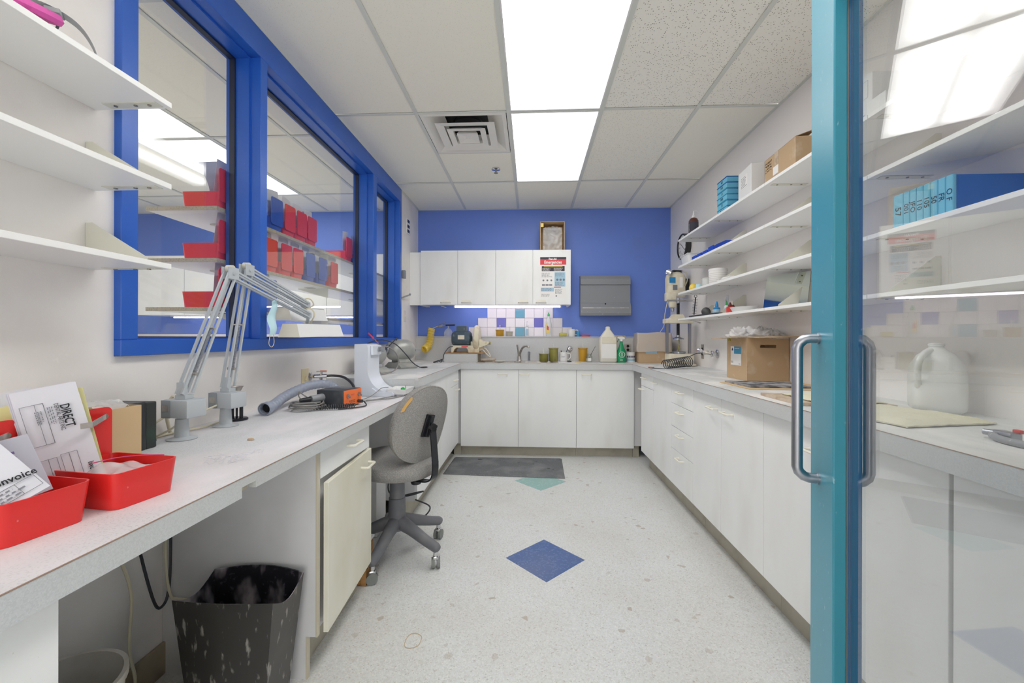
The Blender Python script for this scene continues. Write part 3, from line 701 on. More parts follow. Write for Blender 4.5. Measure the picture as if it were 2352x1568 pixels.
# left shelves
words = ['highest', 'middle', 'lowest']
for i, z in enumerate((1.912, 1.668, 1.428)):
    t = T('wall_shelf', 'white shelf on the left wall before the window, %s of three' % words[i], 'shelf', (XL+.12, .6, z-.016), 0, 'white shelves on the left wall')
    mk(B().box(XL+.0005, -1.083, .05, 1.19, z-.016, z, .001, 1), 'board', 'shelf', t, False)
    for y in (1.192, .6): gusset(t, XL, 1, y-.03, z, .19, .12)
    underplate(t, XL+.06, -1.10, 1.165, z-.016)
mk_ = None
# right shelves: four levels in boards end to end
LEV = [2.092, 1.854, 1.614, 1.382]; names = ['top', 'second', 'third', 'bottom']
SEG = [(3.13, 3.79), (2.41, 3.127), (1.692, 2.407), (.30, 1.689)]
pos = ['farthest board, by the back wall', 'middle board', 'board next to the glass door frame', 'board seen through the glass door']
for i, z in enumerate(LEV):
    for k, (ya, yb) in enumerate(SEG):
        t = T('wall_shelf', 'white shelf on the right wall, %s level, %s' % (names[i], pos[k]), 'shelf', (1.45, ya, z-.017), 0, 'white shelves on the right wall')
        mk(B().box(1.322, XR-.0005, ya, yb, z-.017, z, .001, 1), 'board', 'shelf', t, False)
        if k: gusset(t, XR, -1, yb-.03, z, .19, .145)
        else: gusset(t, XR, -1, yb-.16, z, .15, .11)
        underplate(t, 1.35, XR-.03, yb-.02 if k else yb-.15, z-.017)

# ================================================================== BINS (shared shape)
def make_bin(name, label, cat, loc, m, rz=0, ht=.185, L_=.19, W_=.135, group=None, plate=True):
    """tray whose plate stands at the -x end"""
    t = T(name, label, cat, (0, 0, 0), 0, group, local=True)
    b = B(); tray(b, 0, 0, 0, L_-.014, W_-.014, L_, W_, .075, .018, .003); mk(b, 'tray', m, t)
    if plate:
        b = B(); pts = rrect(.108, ht-.03, .012, 4, .010, (ht+.03)/2)
        b.prism([(y, z) for y, z in pts], -L_/2-.005, -L_/2-.0015, 'x'); mk(b, 'back_plate', m, t, False)
    t.location = loc; t.rotation_euler = (0, 0, rz); ROOT[t.name] = Matrix.Translation(loc) @ Matrix.Rotation(rz, 4, 'Z')
    return t
def paper_leaf(parent, M4, wd, ht, m='paper', curl=.01, th=.0006, name='paper', seed=0):
    rr = random.Random(seed); a, c = rr.uniform(-1, 1)*curl, rr.uniform(-1, 1)*curl; b = B(); b.M = M4
    b.sheet(lambda u, v: ((u-.5)*wd, (v-.5)*ht, curl*math.sin(PI*u)*.6+a*u*v+c*(1-u)*v*v), 6, 6, th)
    return mk(b, name, m, parent)

# two red bins on the near bench
b2 = make_bin('parts_bin', 'red plastic bin holding invoices and a zip bag, second on the bench', 'bin', (-.915, .862, ZD+.0005), 'red', R(-8))
b1 = make_bin('parts_bin', 'red plastic bin nearest the camera at the left edge of the bench', 'bin', (-.948, .705, ZD+.0005), 'red', R(-8))
for t, (ox, oy), dz, yaw in ((b2, (-.915, .862), 0, R(-8)), (b1, (-.948, .705), -.008, R(-8))):
    Mx = Matrix.Translation((ox, oy, ZD)) @ Matrix.Rotation(yaw, 4, 'Z')
    bb = B(); bb.M = Mx; bb.bar((-.088, .046, .165+dz), (-.028, -.022, .162+dz), .0012, .012, (0, 0, 1)); bb.bar((-.028, -.022, .162+dz), (-.036, -.038, .161+dz), .0012, .012, (0, 0, 1)); cl = mk(bb, 'clip', 'steeldirty', t, False)
    bb = B(); bb.M = Mx; bb.cyl((-.0905, .044, .165+dz), (-.085, .044, .165+dz), .005, n=12); mk(bb, 'rivet', 'screw', cl)
# invoice stack in bin 2 : leaning, facing +X/-Y
def leaf(label, c, nrm, up, wd, ht, m, seed, curl=.006, cat='paper', group=None, stack=1):
    """paper leaf: centre c, normal nrm, up vector"""
    n = Vector(nrm).normalized(); u = Vector(up); u = (u-n*u.dot(n)).normalized(); x = u.cross(n).normalized()
    M4 = Matrix((x, u, n)).transposed().to_4x4(); M4.translation = Vector(c)
    t = T('invoice' if stack > 1 else 'paper_sheet', label, cat, c, 0, group)
    for k in range(stack):
        paper_leaf(t, M4 @ Matrix.Translation((-.0012*k, .0004*k, -.0016*k)), wd, ht, m if k % 2 == 0 else 'paper2', curl, .0012 if stack > 1 else .0005, 'sheet', seed)
    return t, M4
NB = (.80, -.60, .18); UPB = (-.16, -.10, 1)
t, Mi = leaf('stack of white invoices clipped upright in the second red bin', (-.988, .818, .995), NB, (-.12, -.16, 1), .094, .225, 'paper', 3, .004, 'paper', None, 5)
rot = Matrix.Rotation(-PI/2, 4, 'Z')
text('DIRECT', .020, Mi @ Matrix.Translation((.020, .045, .0045)) @ rot, t, 'ink', sx=.72, bold=.0004)
text('DENTAL ARTS INC.', .0095, Mi @ Matrix.Translation((.009, .045, .0045)) @ rot, t, 'ink', sx=.72)
strokes(t, Mi @ Matrix.Translation((-.001, .045, .0045)) @ rot, .05, .009, 3, 'inkgrey', seed=3)
def frames(parent, M4, rects, m='inkgrey', r=.0004):
    b = B(); b.M = M4
    for x0, x1, y0, y1 in rects:
        for q in ((x0, x1, y0-r, y0+r), (x0, x1, y1-r, y1+r), (x0-r, x0+r, y0, y1), (x1-r, x1+r, y0, y1)): b.box(*q, 0, .0004)
    return mk(b, 'ruled_boxes', m, parent, False)
frames(t, Mi @ Matrix.Translation((0, 0, .0045)), [(-.040, -.008, -.005, .080), (-.020, -.008, -.005, .080), (-.036, -.024, -.10, -.035), (-.024, -.012, -.10, -.035), (-.006, .006, -.09, -.032), (.006, .018, -.09, -.032)])
strokes(t, Mi @ Matrix.Translation((-.018, .05, .0045)) @ rot, .03, .012, 3, 'inkgrey', seed=4)
text('Invoice', .012, Mi @ Matrix.Translation((.032, -.078, .0045)) @ rot, t, 'ink', bold=.0003, sx=.85)
t2, M2 = leaf('yellow invoice copy behind the white stack in the second red bin', (-.996, .830, .985), NB, UPB, .10, .215, 'yellowpaper', 5)
t3, M3 = leaf('yellow handwritten work order between the two red bins', (-1.062, .806, .968), (.80, -.58, .1), (-.10, -.10, 1), .078, .20, 'yellowpaper', 6)
scribble(t3, M3 @ Matrix.Translation((.005, .075, .003)), .07, .02, 3, 'ink', 5, .0005); scribble(t3, M3 @ Matrix.Translation((.005, -.02, .003)), .08, .022, 2, 'ink', 9, .0005)
bb = B(); bb.M = M3 @ Matrix.Translation((.02, .025, .003))
for r_ in range(3): bb.box(-.013, .013, -.012+r_*.011, -.0115+r_*.011, 0, .0004).box(-.013+r_*.0125, -.0125+r_*.0125, -.012, .0105, 0, .0004)
mk(bb, 'pencil_grid', 'inkgrey', t3, False)
t4, M4_ = leaf('large plain white sheet behind the papers at the left edge', (-1.11, .79, .972), (.85, -.5, .05), (-.1, -.2, 1), .17, .225, 'paper', 8)
t5, M5 = leaf('white invoice lying forward over the nearest red bin', (-.918, .638, .978), (.72, -.45, .52), (-.50, -.25, .80), .10, .15, 'paper', 9, .006)
text('Invoice', .016, M5 @ Matrix.Translation((.030, -.035, .0065)) @ Matrix.Rotation(R(-12), 4, 'Z'), t5, 'ink', bold=.0003)
strokes(t5, M5 @ Matrix.Translation((.0, -.055, .0065)), .08, .018, 3, 'inkgrey', seed=14); frames(t5, M5 @ Matrix.Translation((0, 0, .0062)), [(-.045, .045, -.066, -.044), (-.01, .02, -.066, -.044)])
t6, M6 = leaf('curled lilac-white printed slip in the nearest red bin', (-.955, .712, .962), (.80, -.5, .30), (-.35, -.10, 1), .075, .115, 'paper2', 12, .02)
strokes(t6, M6 @ Matrix.Translation((.0, .01, .012)), .06, .05, 5, 'inkblue', seed=8)
t7 = T('zip_bag', 'clear zip bag with pink seal lying in the second red bin', 'bag', (-.85, .87, .93))
def bagfn(u, v):
    return (-.955+.105*u, .80+.105*v, .916+.012*mn.noise(Vector((u*4, v*4, 1)))+.02*math.sin(PI*v)*math.sin(PI*u))
mk(B().sheet(bagfn, 18, 18), 'film', 'bagwhite', t7)
mk(B().tube([(-.915, .81, .946), (-.895, .85, .948), (-.868, .885, .944), (-.845, .91, .938)], .0012, 6, 4), 'zip_seal', 'pinkzip', t7)
mk(B().lathe([(.0, .0), (.02, .004), (.024, .012), (.014, .024), (0, .028)], (-.885, .84, .89), 14, sx=1.3), 'dental_cast', 'cream', t7)

# cardboard box and dark case behind the bins
def boxopen(b, x0, x1, y0, y1, z0, z1, th=.004):
    b.box(x0, x1, y0, y0+th, z0, z1).box(x0, x1, y1-th, y1, z0, z1).box(x0, x0+th, y0+th, y1-th, z0, z1).box(x1-th, x1, y0+th, y1-th, z0, z1).box(x0+th, x1-th, y0+th, y1-th, z0, z0+th); return b
t = T('cardboard_box', 'small open cardboard box on the bench behind the red bins', 'box', (-1.10, 1.03, ZD+.0005))
b = B(); b.M = Matrix.Translation((-1.10, 1.02, ZD+.0005)) @ Matrix.Rotation(R(-4), 4, 'Z'); boxopen(b, -.10, .030, -.06, .06, 0, .165); mk(b, 'carton', 'cardlight', t, False)
b = B(); b.M = Matrix.Translation((-1.10, 1.02, ZD)) @ Matrix.Rotation(R(-4), 4, 'Z'); b.prism([(.004+.018*math.cos(a*PI/8), .018*math.sin(a*PI/8)) for a in range(9)], -.0606, -.0602, 'y'); mk(b, 'printed_mark', 'ink', t, False)
b = B(); b.sheet(lambda u, v: (-1.185+.10*u, .975+.09*v, 1.02+.018*mn.noise(Vector((u*5, v*5, 4)))+.02*math.sin(PI*u)), 12, 12); mk(b, 'crumpled_bag', 'bagwhite', t)
t = T('dark_case', 'black and dark green metal case standing behind the small cardboard box', 'case', (-1.25, 1.15, ZD+.0005))
mk(B().box(-1.312, -1.195, 1.09, 1.225, ZD+.0005, 1.008, .004), 'case_body', 'blackplastic', t, False)
mk(B().box(-1.31, -1.197, 1.2258, 1.262, ZD+.0005, 1.004, .003), 'green_end', 'boxgreen', t, False)
mk(B().box(-1.30, -1.21, 1.088, 1.0895, .955, .99), 'label_plate', 'inkgrey', t, False)

# ================================================================== MAGNIFIER-STYLE TASK LAMPS
def lamp(label, F, elbow, head_piv, head_c, head_len, tilt, box_c, rzb, hood_rz):
    t = T('task_lamp', label, 'desk lamp', F)
    fx, fy, fz = F
    mk(B().lathe([(.001, .0005), (.040, .0005), (.041, .003), (.028, .006), (.020, .010), (.017, .07), (.001, .07)], F, 24, sx=1.15), 'foot', 'lampgrey', t)
    bx, by, bz = box_c
    b = B(); b.obox((bx, by, bz), (.105, .075, .062), rzb, bev=.006); mk(b, 'transformer_box', 'lampgrey', t)
    b = B(); b.M = Matrix.Translation(box_c) @ Matrix.Rotation(rzb, 4, 'Z'); b.box(-.0535, -.0525, -.034, .034, -.028, .028); b.box(-.05, -.012, -.0395, -.0378, -.03, .03, .0015, 1); mk(b, 'front_cover', 'lampgrey_d', t, False)
    b = B(); b.M = Matrix.Translation(box_c) @ Matrix.Rotation(rzb, 4, 'Z'); b.box(-.044, -.018, -.0405, -.0396, -.008, .012); mk(b, 'rating_plate', 'steeldirty', t, False)
    P0 = Vector((bx, by, bz+.038)); E = Vector(elbow); H = Vector(head_piv); side = (E-P0).cross(H-E); side = side.normalized()*.011 if side.length > 1e-6 else Vector((0, .011, 0))
    # lower arm: two channel pairs
    ax = (E-P0); flat = Vector((H.x-E.x, H.y-E.y, 0)).normalized()*.022
    b = B().box(bx-.018, bx+.018, by-.018, by+.018, bz+.0315, bz+.045).cyl((bx, by, bz+.03), (bx, by, bz+.06), .008); 
    b.bar(P0-flat*.4, P0-flat*.4+Vector((0, 0, .05)), .026, .016); mk(b, 'swivel', 'lampgrey', t, False)
    for s_, nm in ((-1, 0), (1, 0)):
        o1 = flat*s_*.9
        for q in (-1, 1):
            b = B().bar(P0+Vector((0, 0, .012))+o1+side*q, E+o1*.9+side*q, .0075, .0075, None); mk(b, 'lower_arm', 'lampgrey', t, False)
    # springs on the lower arm
    for q in (-1, 1):
        p = P0.lerp(E, .18)+side*q*.6; r_ = P0.lerp(E, .52)+side*q*.6
        mk(B().tube(helix(p, r_, .0052, 34, 8), .0011, 4), 'spring', 'steel', t)
    mk(B().cyl(P0.lerp(E, .53)-side*1.6, P0.lerp(E, .53)+side*1.6, .0035), 'spring_pin', 'steeldirty', t)
    mk(B().cyl(P0.lerp(E, .17)-side*1.3, P0.lerp(E, .17)+side*1.3, .0055), 'spring_pin', 'steeldirty', t)
    # elbow plates
    b = B().obox(E+side*1.3, (.05, .003, .045), math.atan2(flat.y, flat.x)).obox(E-side*1.3, (.05, .003, .045), math.atan2(flat.y, flat.x)); b.cyl(E-side*1.8, E+side*1.8, .006); mk(b, 'elbow', 'lampgrey', t, False)
    mk(B().cyl(E-side*1.0+Vector((0, 0, .018)), E+side*1.0+Vector((0, 0, .018)), .014, n=20), 'cable_wheel', 'hood', t)
    for s_ in (-1, 1):
        up = Vector((0, 0, .014*s_))
        for q in (-1, 1): mk(B().bar(E+up+side*q, H+up*.8+side*q, .0075, .007, None), 'upper_arm', 'lampgrey', t, False)
    # cable loop and yoke
    hx, hy, hz = head_c
    mk(B().bar(H+Vector((0, 0, .012)), H-Vector((0, 0, .012)), .02, .02).bar(H, (hx, hy+head_len*.35, hz+.034), .012, .012), 'yoke', 'lampgrey', t, False)
    mk(B().tube([H+Vector((-.02, -.02, .0)), H+Vector((-.005, -.012, .032)), H+Vector((.018, .0, .030)), H+Vector((.022, .012, -.002)), (hx+.005, hy+head_len*.38, hz+.03)], .0035, 8, 5), 'cable_loop', 'cablewhite', t)
    # hood (trapezoid channel, open below)
    b = B(); b.M = Matrix.Translation(head_c) @ Matrix.Rotation(hood_rz, 4, 'Z') @ Matrix.Rotation(tilt, 4, 'X')
    w0, w1, h0, h1, ln = .054, .036, -.032, .032, head_len
    for s_ in (-1, 1):
        b.add([(s_*w0, 0, h0), (s_*w0, ln, h0), (s_*w1, ln-.008, h1), (s_*w1, .008, h1), (s_*(w0-.002), 0, h0), (s_*(w0-.002), ln, h0), (s_*(w1-.002), ln-.008, h1-.002), (s_*(w1-.002), .008, h1-.002)], [(0, 1, 2, 3), (7, 6, 5, 4), (0, 4, 5, 1)])
    mk(b, 'hood_side', 'white', t, False)
    b = B(); b.M = Matrix.Translation(head_c) @ Matrix.Rotation(hood_rz, 4, 'Z') @ Matrix.Rotation(tilt, 4, 'X')
    b.add([(-w0, 0, h0), (w0, 0, h0), (w1, .008, h1), (-w1, .008, h1), (-w0, .003, h0), (w0, .003, h0), (w1, .011, h1), (-w1, .011, h1)], [(0, 1, 2, 3), (7, 6, 5, 4), (0, 4, 5, 1)])
    mk(b, 'hood_end', 'hood', t, False); b = B(); b.M = Matrix.Translation(head_c) @ Matrix.Rotation(hood_rz, 4, 'Z') @ Matrix.Rotation(tilt, 4, 'X')
    b.add([(-w0, ln, h0), (w0, ln, h0), (w1, ln-.008, h1), (-w1, ln-.008, h1), (-w0, ln-.003, h0), (w0, ln-.003, h0), (w1, ln-.011, h1), (-w1, ln-.011, h1)], [(3, 2, 1, 0), (4, 5, 6, 7), (0, 4, 5, 1)])
    mk(b, 'hood_end', 'hood', t, False)
    b = B(); b.M = Matrix.Translation(head_c) @ Matrix.Rotation(hood_rz, 4, 'Z') @ Matrix.Rotation(tilt, 4, 'X'); b.box(-w1, w1, .008, ln-.008, h1-.002, h1+.003); mk(b, 'hood_top', 'lampgrey_d', t, False)
    b = B(); b.M = Matrix.Translation(head_c) @ Matrix.Rotation(hood_rz, 4, 'Z') @ Matrix.Rotation(tilt, 4, 'X'); b.cyl((-.015, .02, 0), (-.015, ln-.02, 0), .008).cyl((.015, .02, 0), (.015, ln-.02, 0), .008); mk(b, 'tubes', 'white', t)['kind'] = 'stuff'
    return t
lamp('jointed grey task lamp nearer the camera, its white hood lowest', (-1.20, 1.36, ZD), (-1.165, 1.54, 1.455), (-1.125, 2.03, 1.318), (-1.150, 1.90, 1.240), .44, R(1), (-1.195, 1.365, .965), R(-8), R(-1))
lamp('jointed grey task lamp farther from the camera, its hood against the window', (-1.205, 1.57, ZD), (-1.185, 1.66, 1.487), (-1.17, 2.10, 1.375), (-1.222, 1.95, 1.322), .40, R(2), (-1.20, 1.575, .962), R(-8), R(3))
tt = T('lamp_cable', 'cream power cable running along the bench behind the two lamp feet', 'cable', (-1.26, 1.45, ZD))
mk(B().tube([(-1.240, 1.345, .940), (-1.262, 1.315, .915), (-1.278, 1.295, .88), (-1.295, 1.31, ZD+.005), (-1.29, 1.42, ZD+.005), (-1.25, 1.52, ZD+.008), (-1.28, 1.66, ZD+.006), (-1.31, 1.75, ZD+.005)], .0038, 8, 5), 'cable', 'cablewhite', tt)
tt = T('lamp_cable', 'cream cable from the farther lamp box towards the nearer lamp', 'cable', (-1.24, 1.5, .9))
mk(B().tube([(-1.215, 1.535, .945), (-1.225, 1.47, .93), (-1.24, 1.42, .915), (-1.26, 1.38, .885), (-1.30, 1.36, ZD+.005)], .0036, 8, 5), 'cable', 'cablewhite', tt)
tt = T('rubber_tube', 'short yellowed rubber tube standing up beside the near lamp foot', 'tube', (-1.29, 1.38, .9))
mk(B().tube([(-1.305, 1.43, ZD+.006), (-1.300, 1.41, .92), (-1.290, 1.40, .965), (-1.268, 1.40, 1.000)], .0055, 10, 4), 'tube', 'cablewhite', tt)
tt = T('black_cable', 'short dark cable dropping behind the near lamp foot', 'cable', (-1.29, 1.25, .9))
mk(B().tube([(-1.31, 1.275, .95), (-1.285, 1.285, .925), (-1.265, 1.305, .885), (-1.255, 1.32, ZD+.004)], .0035, 8, 4), 'cable', 'cabledark', tt)
# burner stand behind the farther lamp
t = T('burner_stand', 'small metal cup on a round black base behind the farther lamp', 'burner', (-1.245, 1.685, ZD))
mk(B().lathe([(.001, .0005), (.042, .0005), (.042, .007), (.038, .010), (.001, .011)], (-1.245, 1.685, ZD), 28), 'base', 'blackmetal', t)
mk(B().cyl((-1.245, 1.685, ZD+.01), (-1.245, 1.685, ZD+.115), .004).cyl((-1.225, 1.685, ZD+.01), (-1.225, 1.685, ZD+.06), .007).cyl((-1.265, 1.685, ZD+.01), (-1.265, 1.685, ZD+.06), .007), 'posts', 'blackmetal', t)
mk(B().lathe([(.010, .112), (.022, .140), (.024, .140), (.026, .142), (.022, .1405), (.008, .114)], (-1.245, 1.685, ZD), 24), 'cup', 'steeldirty', t)
# face mask hanging from the farther lamp
t = T('face_mask', 'pale blue disposable face mask hanging from the lamp arm', 'mask', (-1.16, 1.80, 1.2))
mk(B().sheet(lambda u, v: (-1.158+.012*math.sin(PI*u)+.006*math.sin(9*v), 1.785+.062*(u-.5)*(1-.55*abs(v-.45)*1.6)+.01*v, 1.212+.155*v+.01*math.sin(PI*u)), 10, 14, .0012), 'mask_body', 'mask', t)
mk(B().tube([(-1.158, 1.775, 1.222), (-1.158, 1.765, 1.18), (-1.158, 1.785, 1.165), (-1.158, 1.802, 1.185), (-1.158, 1.795, 1.222)], .0014, 6, 6), 'ear_loop', 'cablewhite', t)
mk(B().tube([(-1.158, 1.79, 1.365), (-1.158, 1.81, 1.39), (-1.158, 1.83, 1.40)], .0014, 6, 4), 'ear_loop', 'cablewhite', t)

# ================================================================== BENCH CLUTTER
t = T('suction_hose', 'grey ribbed suction hose lying open-ended on the bench', 'hose', (-1.2, 2.05, ZD))
hp = [(-1.185, 1.775, .8885), (-1.19, 1.85, .895), (-1.205, 1.95, .915), (-1.215, 2.08, .932), (-1.205, 2.20, .945), (-1.17, 2.30, .94), (-1.135, 2.345, .91), (-1.12, 2.36, .88)]
def catm(pts, sm):
    pts = [Vector(p) for p in pts]; o = []; k = len(pts)
    for i in range(k-1):
        p0, p1, p2, p3 = pts[max(i-1, 0)], pts[i], pts[i+1], pts[min(i+2, k-1)]
        for j in range(sm):
            q = j/sm; o.append(.5*((2*p1)+(p2-p0)*q+(2*p0-5*p1+4*p2-p3)*q*q+(3*p1-p0-3*p2+p3)*q**3))
    return o+[pts[-1]]
cp = catm(hp, 16); mk(B().tube(cp, [.0235+.0014*math.sin(i*1.6) for i in range(len(cp))], 20, cap=False), 'ribbed_hose', 'hose', t)
d = (cp[0]-cp[2]).normalized(); b = B(); b.lathe([(.0245, -.03), (.0285, -.028), (.0295, .0), (.0265, .002), (.0255, -.004), (.022, -.005), (.0215, -.03)], cp[0], 28, axis=d); mk(b, 'cuff', 'hose', t)
mk(B().cyl(cp[0]-d*.028, cp[0]-d*.026, .0225), 'bore', 'black', t)
# control box
bx, by = -.985, 2.075; cm = Matrix.Translation((bx, by, ZD+.004)) @ Matrix.Rotation(R(-12), 4, 'Z')
def CB(): b = B(); b.M = cm; return b
t = T('control_unit', 'black control box with a bright orange front on the bench', 'control box', (bx, by, ZD+.004))
mk(CB().box(-.08, .0745, -.072, .072, .0, .083, .003, 2), 'housing', 'boxdark', t, False)
mk(CB().box(.0748, .0785, -.070, .070, .002, .081, .001, 1), 'front_panel', 'orange', t, False)
mk(CB().box(-.07, -.05, -.06, -.04, -.0035, -.0002).box(.04, .06, -.06, -.04, -.0035, -.0002).box(-.07, -.05, .04, .06, -.0035, -.0002).box(.04, .06, .04, .06, -.0035, -.0002), 'feet', 'black', t, False)['kind'] = 'stuff'
b = CB()
for i in range(12): b.box(-.06+i*.009, -.056+i*.009, .0, .055, .0832, .0845)
mk(b, 'vent_slots', 'inkgrey', t, False)['kind'] = 'stuff'
for yy in (-.042, .048):
    s_ = mk(CB().cyl((.0788, yy, .052), (.083, yy, .052), .010, n=16).bar((.083, yy, .052), (.096, yy, .045), .006, .006), 'toggle_switch', 'steel', t, False)
mk(CB().cyl((.0788, .042, .018), (.105, .040, .016), .008), 'plug', 'cabledark', t)
strokes(t, cm @ face((.0787, -.002, .022), (0, 1, 0), (0, 0, 1)), .055, .016, 3, 'ink', seed=5); strokes(t, cm @ face((.0787, .0, .055), (0, 1, 0), (0, 0, 1)), .03, .008, 2, 'pinkzip', seed=6)
mk(CB().cyl((.0788, -.05, .014), (.0815, -.05, .014), .005), 'indicator', 'red', t)
def cable(name, label, pts, r, m, sm=6, cat='cable'):
    b = B().tube(pts, r, 7, sm); return one(b, name, m, label, cat)
z0 = ZD+.0055
cable('power_cord', 'grey cord from the orange-fronted box looping toward the white stand', [(-.87, 2.10, ZD+.02), (-.84, 2.06, z0), (-.85, 2.0, z0), (-.89, 1.965, z0), (-.93, 1.94, z0)], .0032, 'cabledark')
cable('power_cord', 'grey cord crossing the bench edge in front of the white tray', [(-.905, 2.19, z0), (-.86, 2.26, z0), (-.80, 2.42, z0), (-.77, 2.50, z0), (-.76, 2.44, z0), (-.80, 2.28, z0), (-.87, 2.14, z0+.012)], .0032, 'cable')
cable('thin_cable', 'dark cord rising from the bench to the lip of the white tray', [(-.955, 2.20, z0), (-.935, 2.27, z0), (-.915, 2.32, .874), (-.90, 2.365, .892), (-.885, 2.40, .9085), (-.86, 2.44, .9085)], .0024, 'cable')
pts = []
rr = random.Random(4)
for i in range(34):
    a = i*.95; pts.append((-1.09+.075*math.cos(a)*(1+.3*rr.uniform(-1, 1)), 1.955+.075*math.sin(a)*(1+.3*rr.uniform(-1, 1)), z0+.0009*i+rr.uniform(0, .004)))
cable('tangled_cord', 'tangle of grey cords on the bench in front of the hose', pts, .0036, 'cable', 5)
cable('lead_loop', 'thin grey lead arching above the tangled cords', [(-1.12, 1.97, z0+.03), (-1.135, 1.96, .92), (-1.13, 1.955, .945), (-1.12, 1.965, .93), (-1.09, 2.0, ZD+.035)], .003, 'cable')
hx = catm([(-1.07, 1.905, ZD+.016), (-.99, 1.93, ZD+.016), (-.92, 1.955, ZD+.016), (-.865, 1.985, ZD+.016)], 60)
hl = []
for i, p in enumerate(hx):
    tn = (hx[min(i+1, len(hx)-1)]-hx[max(i-1, 0)]).normalized(); a, b_, _ = frm(tn); an = i*2*PI/8; hl.append(p+a*math.cos(an)*.0105+b_*math.sin(an)*.0105)
one(B().tube(hl, .0024, 5), 'coil_cable', 'cabledark', 'dark grey coiled cord along the foot of the orange-fronted box', 'cable')
t = T('handpiece', 'perforated grey handpiece lying among the tangled cords', 'tool', (-1.06, 1.98, ZD+.045))
mk(B().cyl((-1.075, 1.96, ZD+.048), (-1.045, 2.02, ZD+.050), .017, .020, 16), 'sleeve', 'grey', t); mk(B().cyl((-1.11, 1.925, ZD+.046), (-1.076, 1.959, ZD+.048), .010, .013, 14), 'tip', 'blackplastic', t)
# gas valve and outlet on the wall
t = T('gas_valve', 'chrome gas valve on the left wall with a black hose', 'valve', (-1.28, 2.42, .975))
mk(B().lathe([(.024, .0005), (.024, .006), (.012, .012), (.012, .03)], (XL, 2.40, .975), 20, axis=(1, 0, 0)), 'wall_flange', 'chrome', t)
mk(B().cyl((-1.295, 2.40, .975), (-1.235, 2.43, .975), .012).cyl((-1.262, 2.415, .95), (-1.262, 2.415, 1.0), .009).box(-1.285, -1.225, 2.405, 2.413, 1.0, 1.006), 'valve_body', 'chrome', t)
mk(B().box(-1.262, -1.225, 2.402, 2.416, 1.0065, 1.009), 'lever_tip', 'orange', t, False)
mk(B().tube([(-1.235, 2.43, .975), (-1.20, 2.45, .975), (-1.13, 2.44, .965), (-1.06, 2.40, .925), (-1.03, 2.36, .875)], .0075, 10, 6), 'hose', 'cabledark', t)
def outlet(label, c, nx, w_=.07, h_=.115, m='ivory', duplex=True, cat='outlet', name='wall_outlet'):
    t = T(name, label, cat, c); n = Vector(nx); x = Vector((0, 0, 1)).cross(n); F = Matrix((x, Vector((0, 0, 1)), n)).transposed().to_4x4(); F.translation = Vector(c)
    b = B(); b.M = F; b.box(-w_/2, w_/2, -h_/2, h_/2, .0005, .006, .0015, 1); mk(b, 'cover_plate', m, t, False)
    for s_ in ((1, -1) if duplex else (0,)):
        b = B(); b.M = F
        if duplex: b.cyl((0, s_*.02, .006), (0, s_*.02, .008), .0155, n=20); k = mk(b, 'socket', 'paleivory' if m != 'steeldirty' else 'dark', t); b = B(); b.M = F; b.box(-.007, -.005, s_*.02-.004, s_*.02+.005, .0081, .0086).box(.005, .007, s_*.02-.004, s_*.02+.005, .0081, .0086); mk(b, 'slots', 'ink', k, False)['kind'] = 'stuff'
        else: b.box(-.005, .005, -.011, .011, .006, .016, .001, 1); mk(b, 'toggle', m, t, False)
    return t
outlet('cream wall plate on the left wall beside the gas valve', (XL, 2.345, .968), (1, 0, 0), m='ivory', duplex=False)
outlet('cream wall switch below the right end of the blue window', (XL, 4.24, 1.43), (1, 0, 0), m='paleivory', duplex=False, name='wall_switch', cat='switch')
outlet('steel outlet in the backsplash beside the green spray bottle', (1.075, 4.659, 1.095), (0, -1, 0), .07, .09, m='steeldirty')
outlet('steel outlet on the right wall above the coiled air hose', (XR, 3.86, 1.085), (-1, 0, 0), .05, .13, m='steeldirty')
# small thermostat-like plate high on the left wall
t = T('wall_vent_plate', 'small grey-blue plate high on the left wall near the back corner', 'plate', (XL, 4.35, 2.39)); mk(B().box(XL+.0005, XL+.006, 4.29, 4.40, 2.31, 2.47), 'plate', 'labelwhite', t, False)
b = B()
for z in (2.325, 2.375, 2.43): b.box(XL+.0062, XL+.009, 4.31, 4.38, z, z+.03)
mk(b, 'openings', 'navy', t, False)['kind'] = 'stuff'
# metal clipboard-like holder on the frame
t = T('wall_bracket', 'grey metal folding bracket on the wall right of the window', 'bracket', (XL, 4.12, 1.6))
mk(B().box(XL+.0005, XL+.006, 4.085, 4.125, 1.60, 1.89, .001, 1), 'back_strip', 'lampgrey', t, False); mk(B().obox((XL+.03, 4.12, 1.845), (.035, .04, .085), 0, bev=.006), 'upper_block', 'grey', t)
mk(B().bar((XL+.008, 4.10, 1.605), (XL+.055, 4.21, 1.645), .016, .012), 'arm', 'grey', t, False); mk(B().obox((XL+.06, 4.225, 1.652), (.02, .04, .02), R(20), bev=.005), 'arm_tip', 'grey', t)

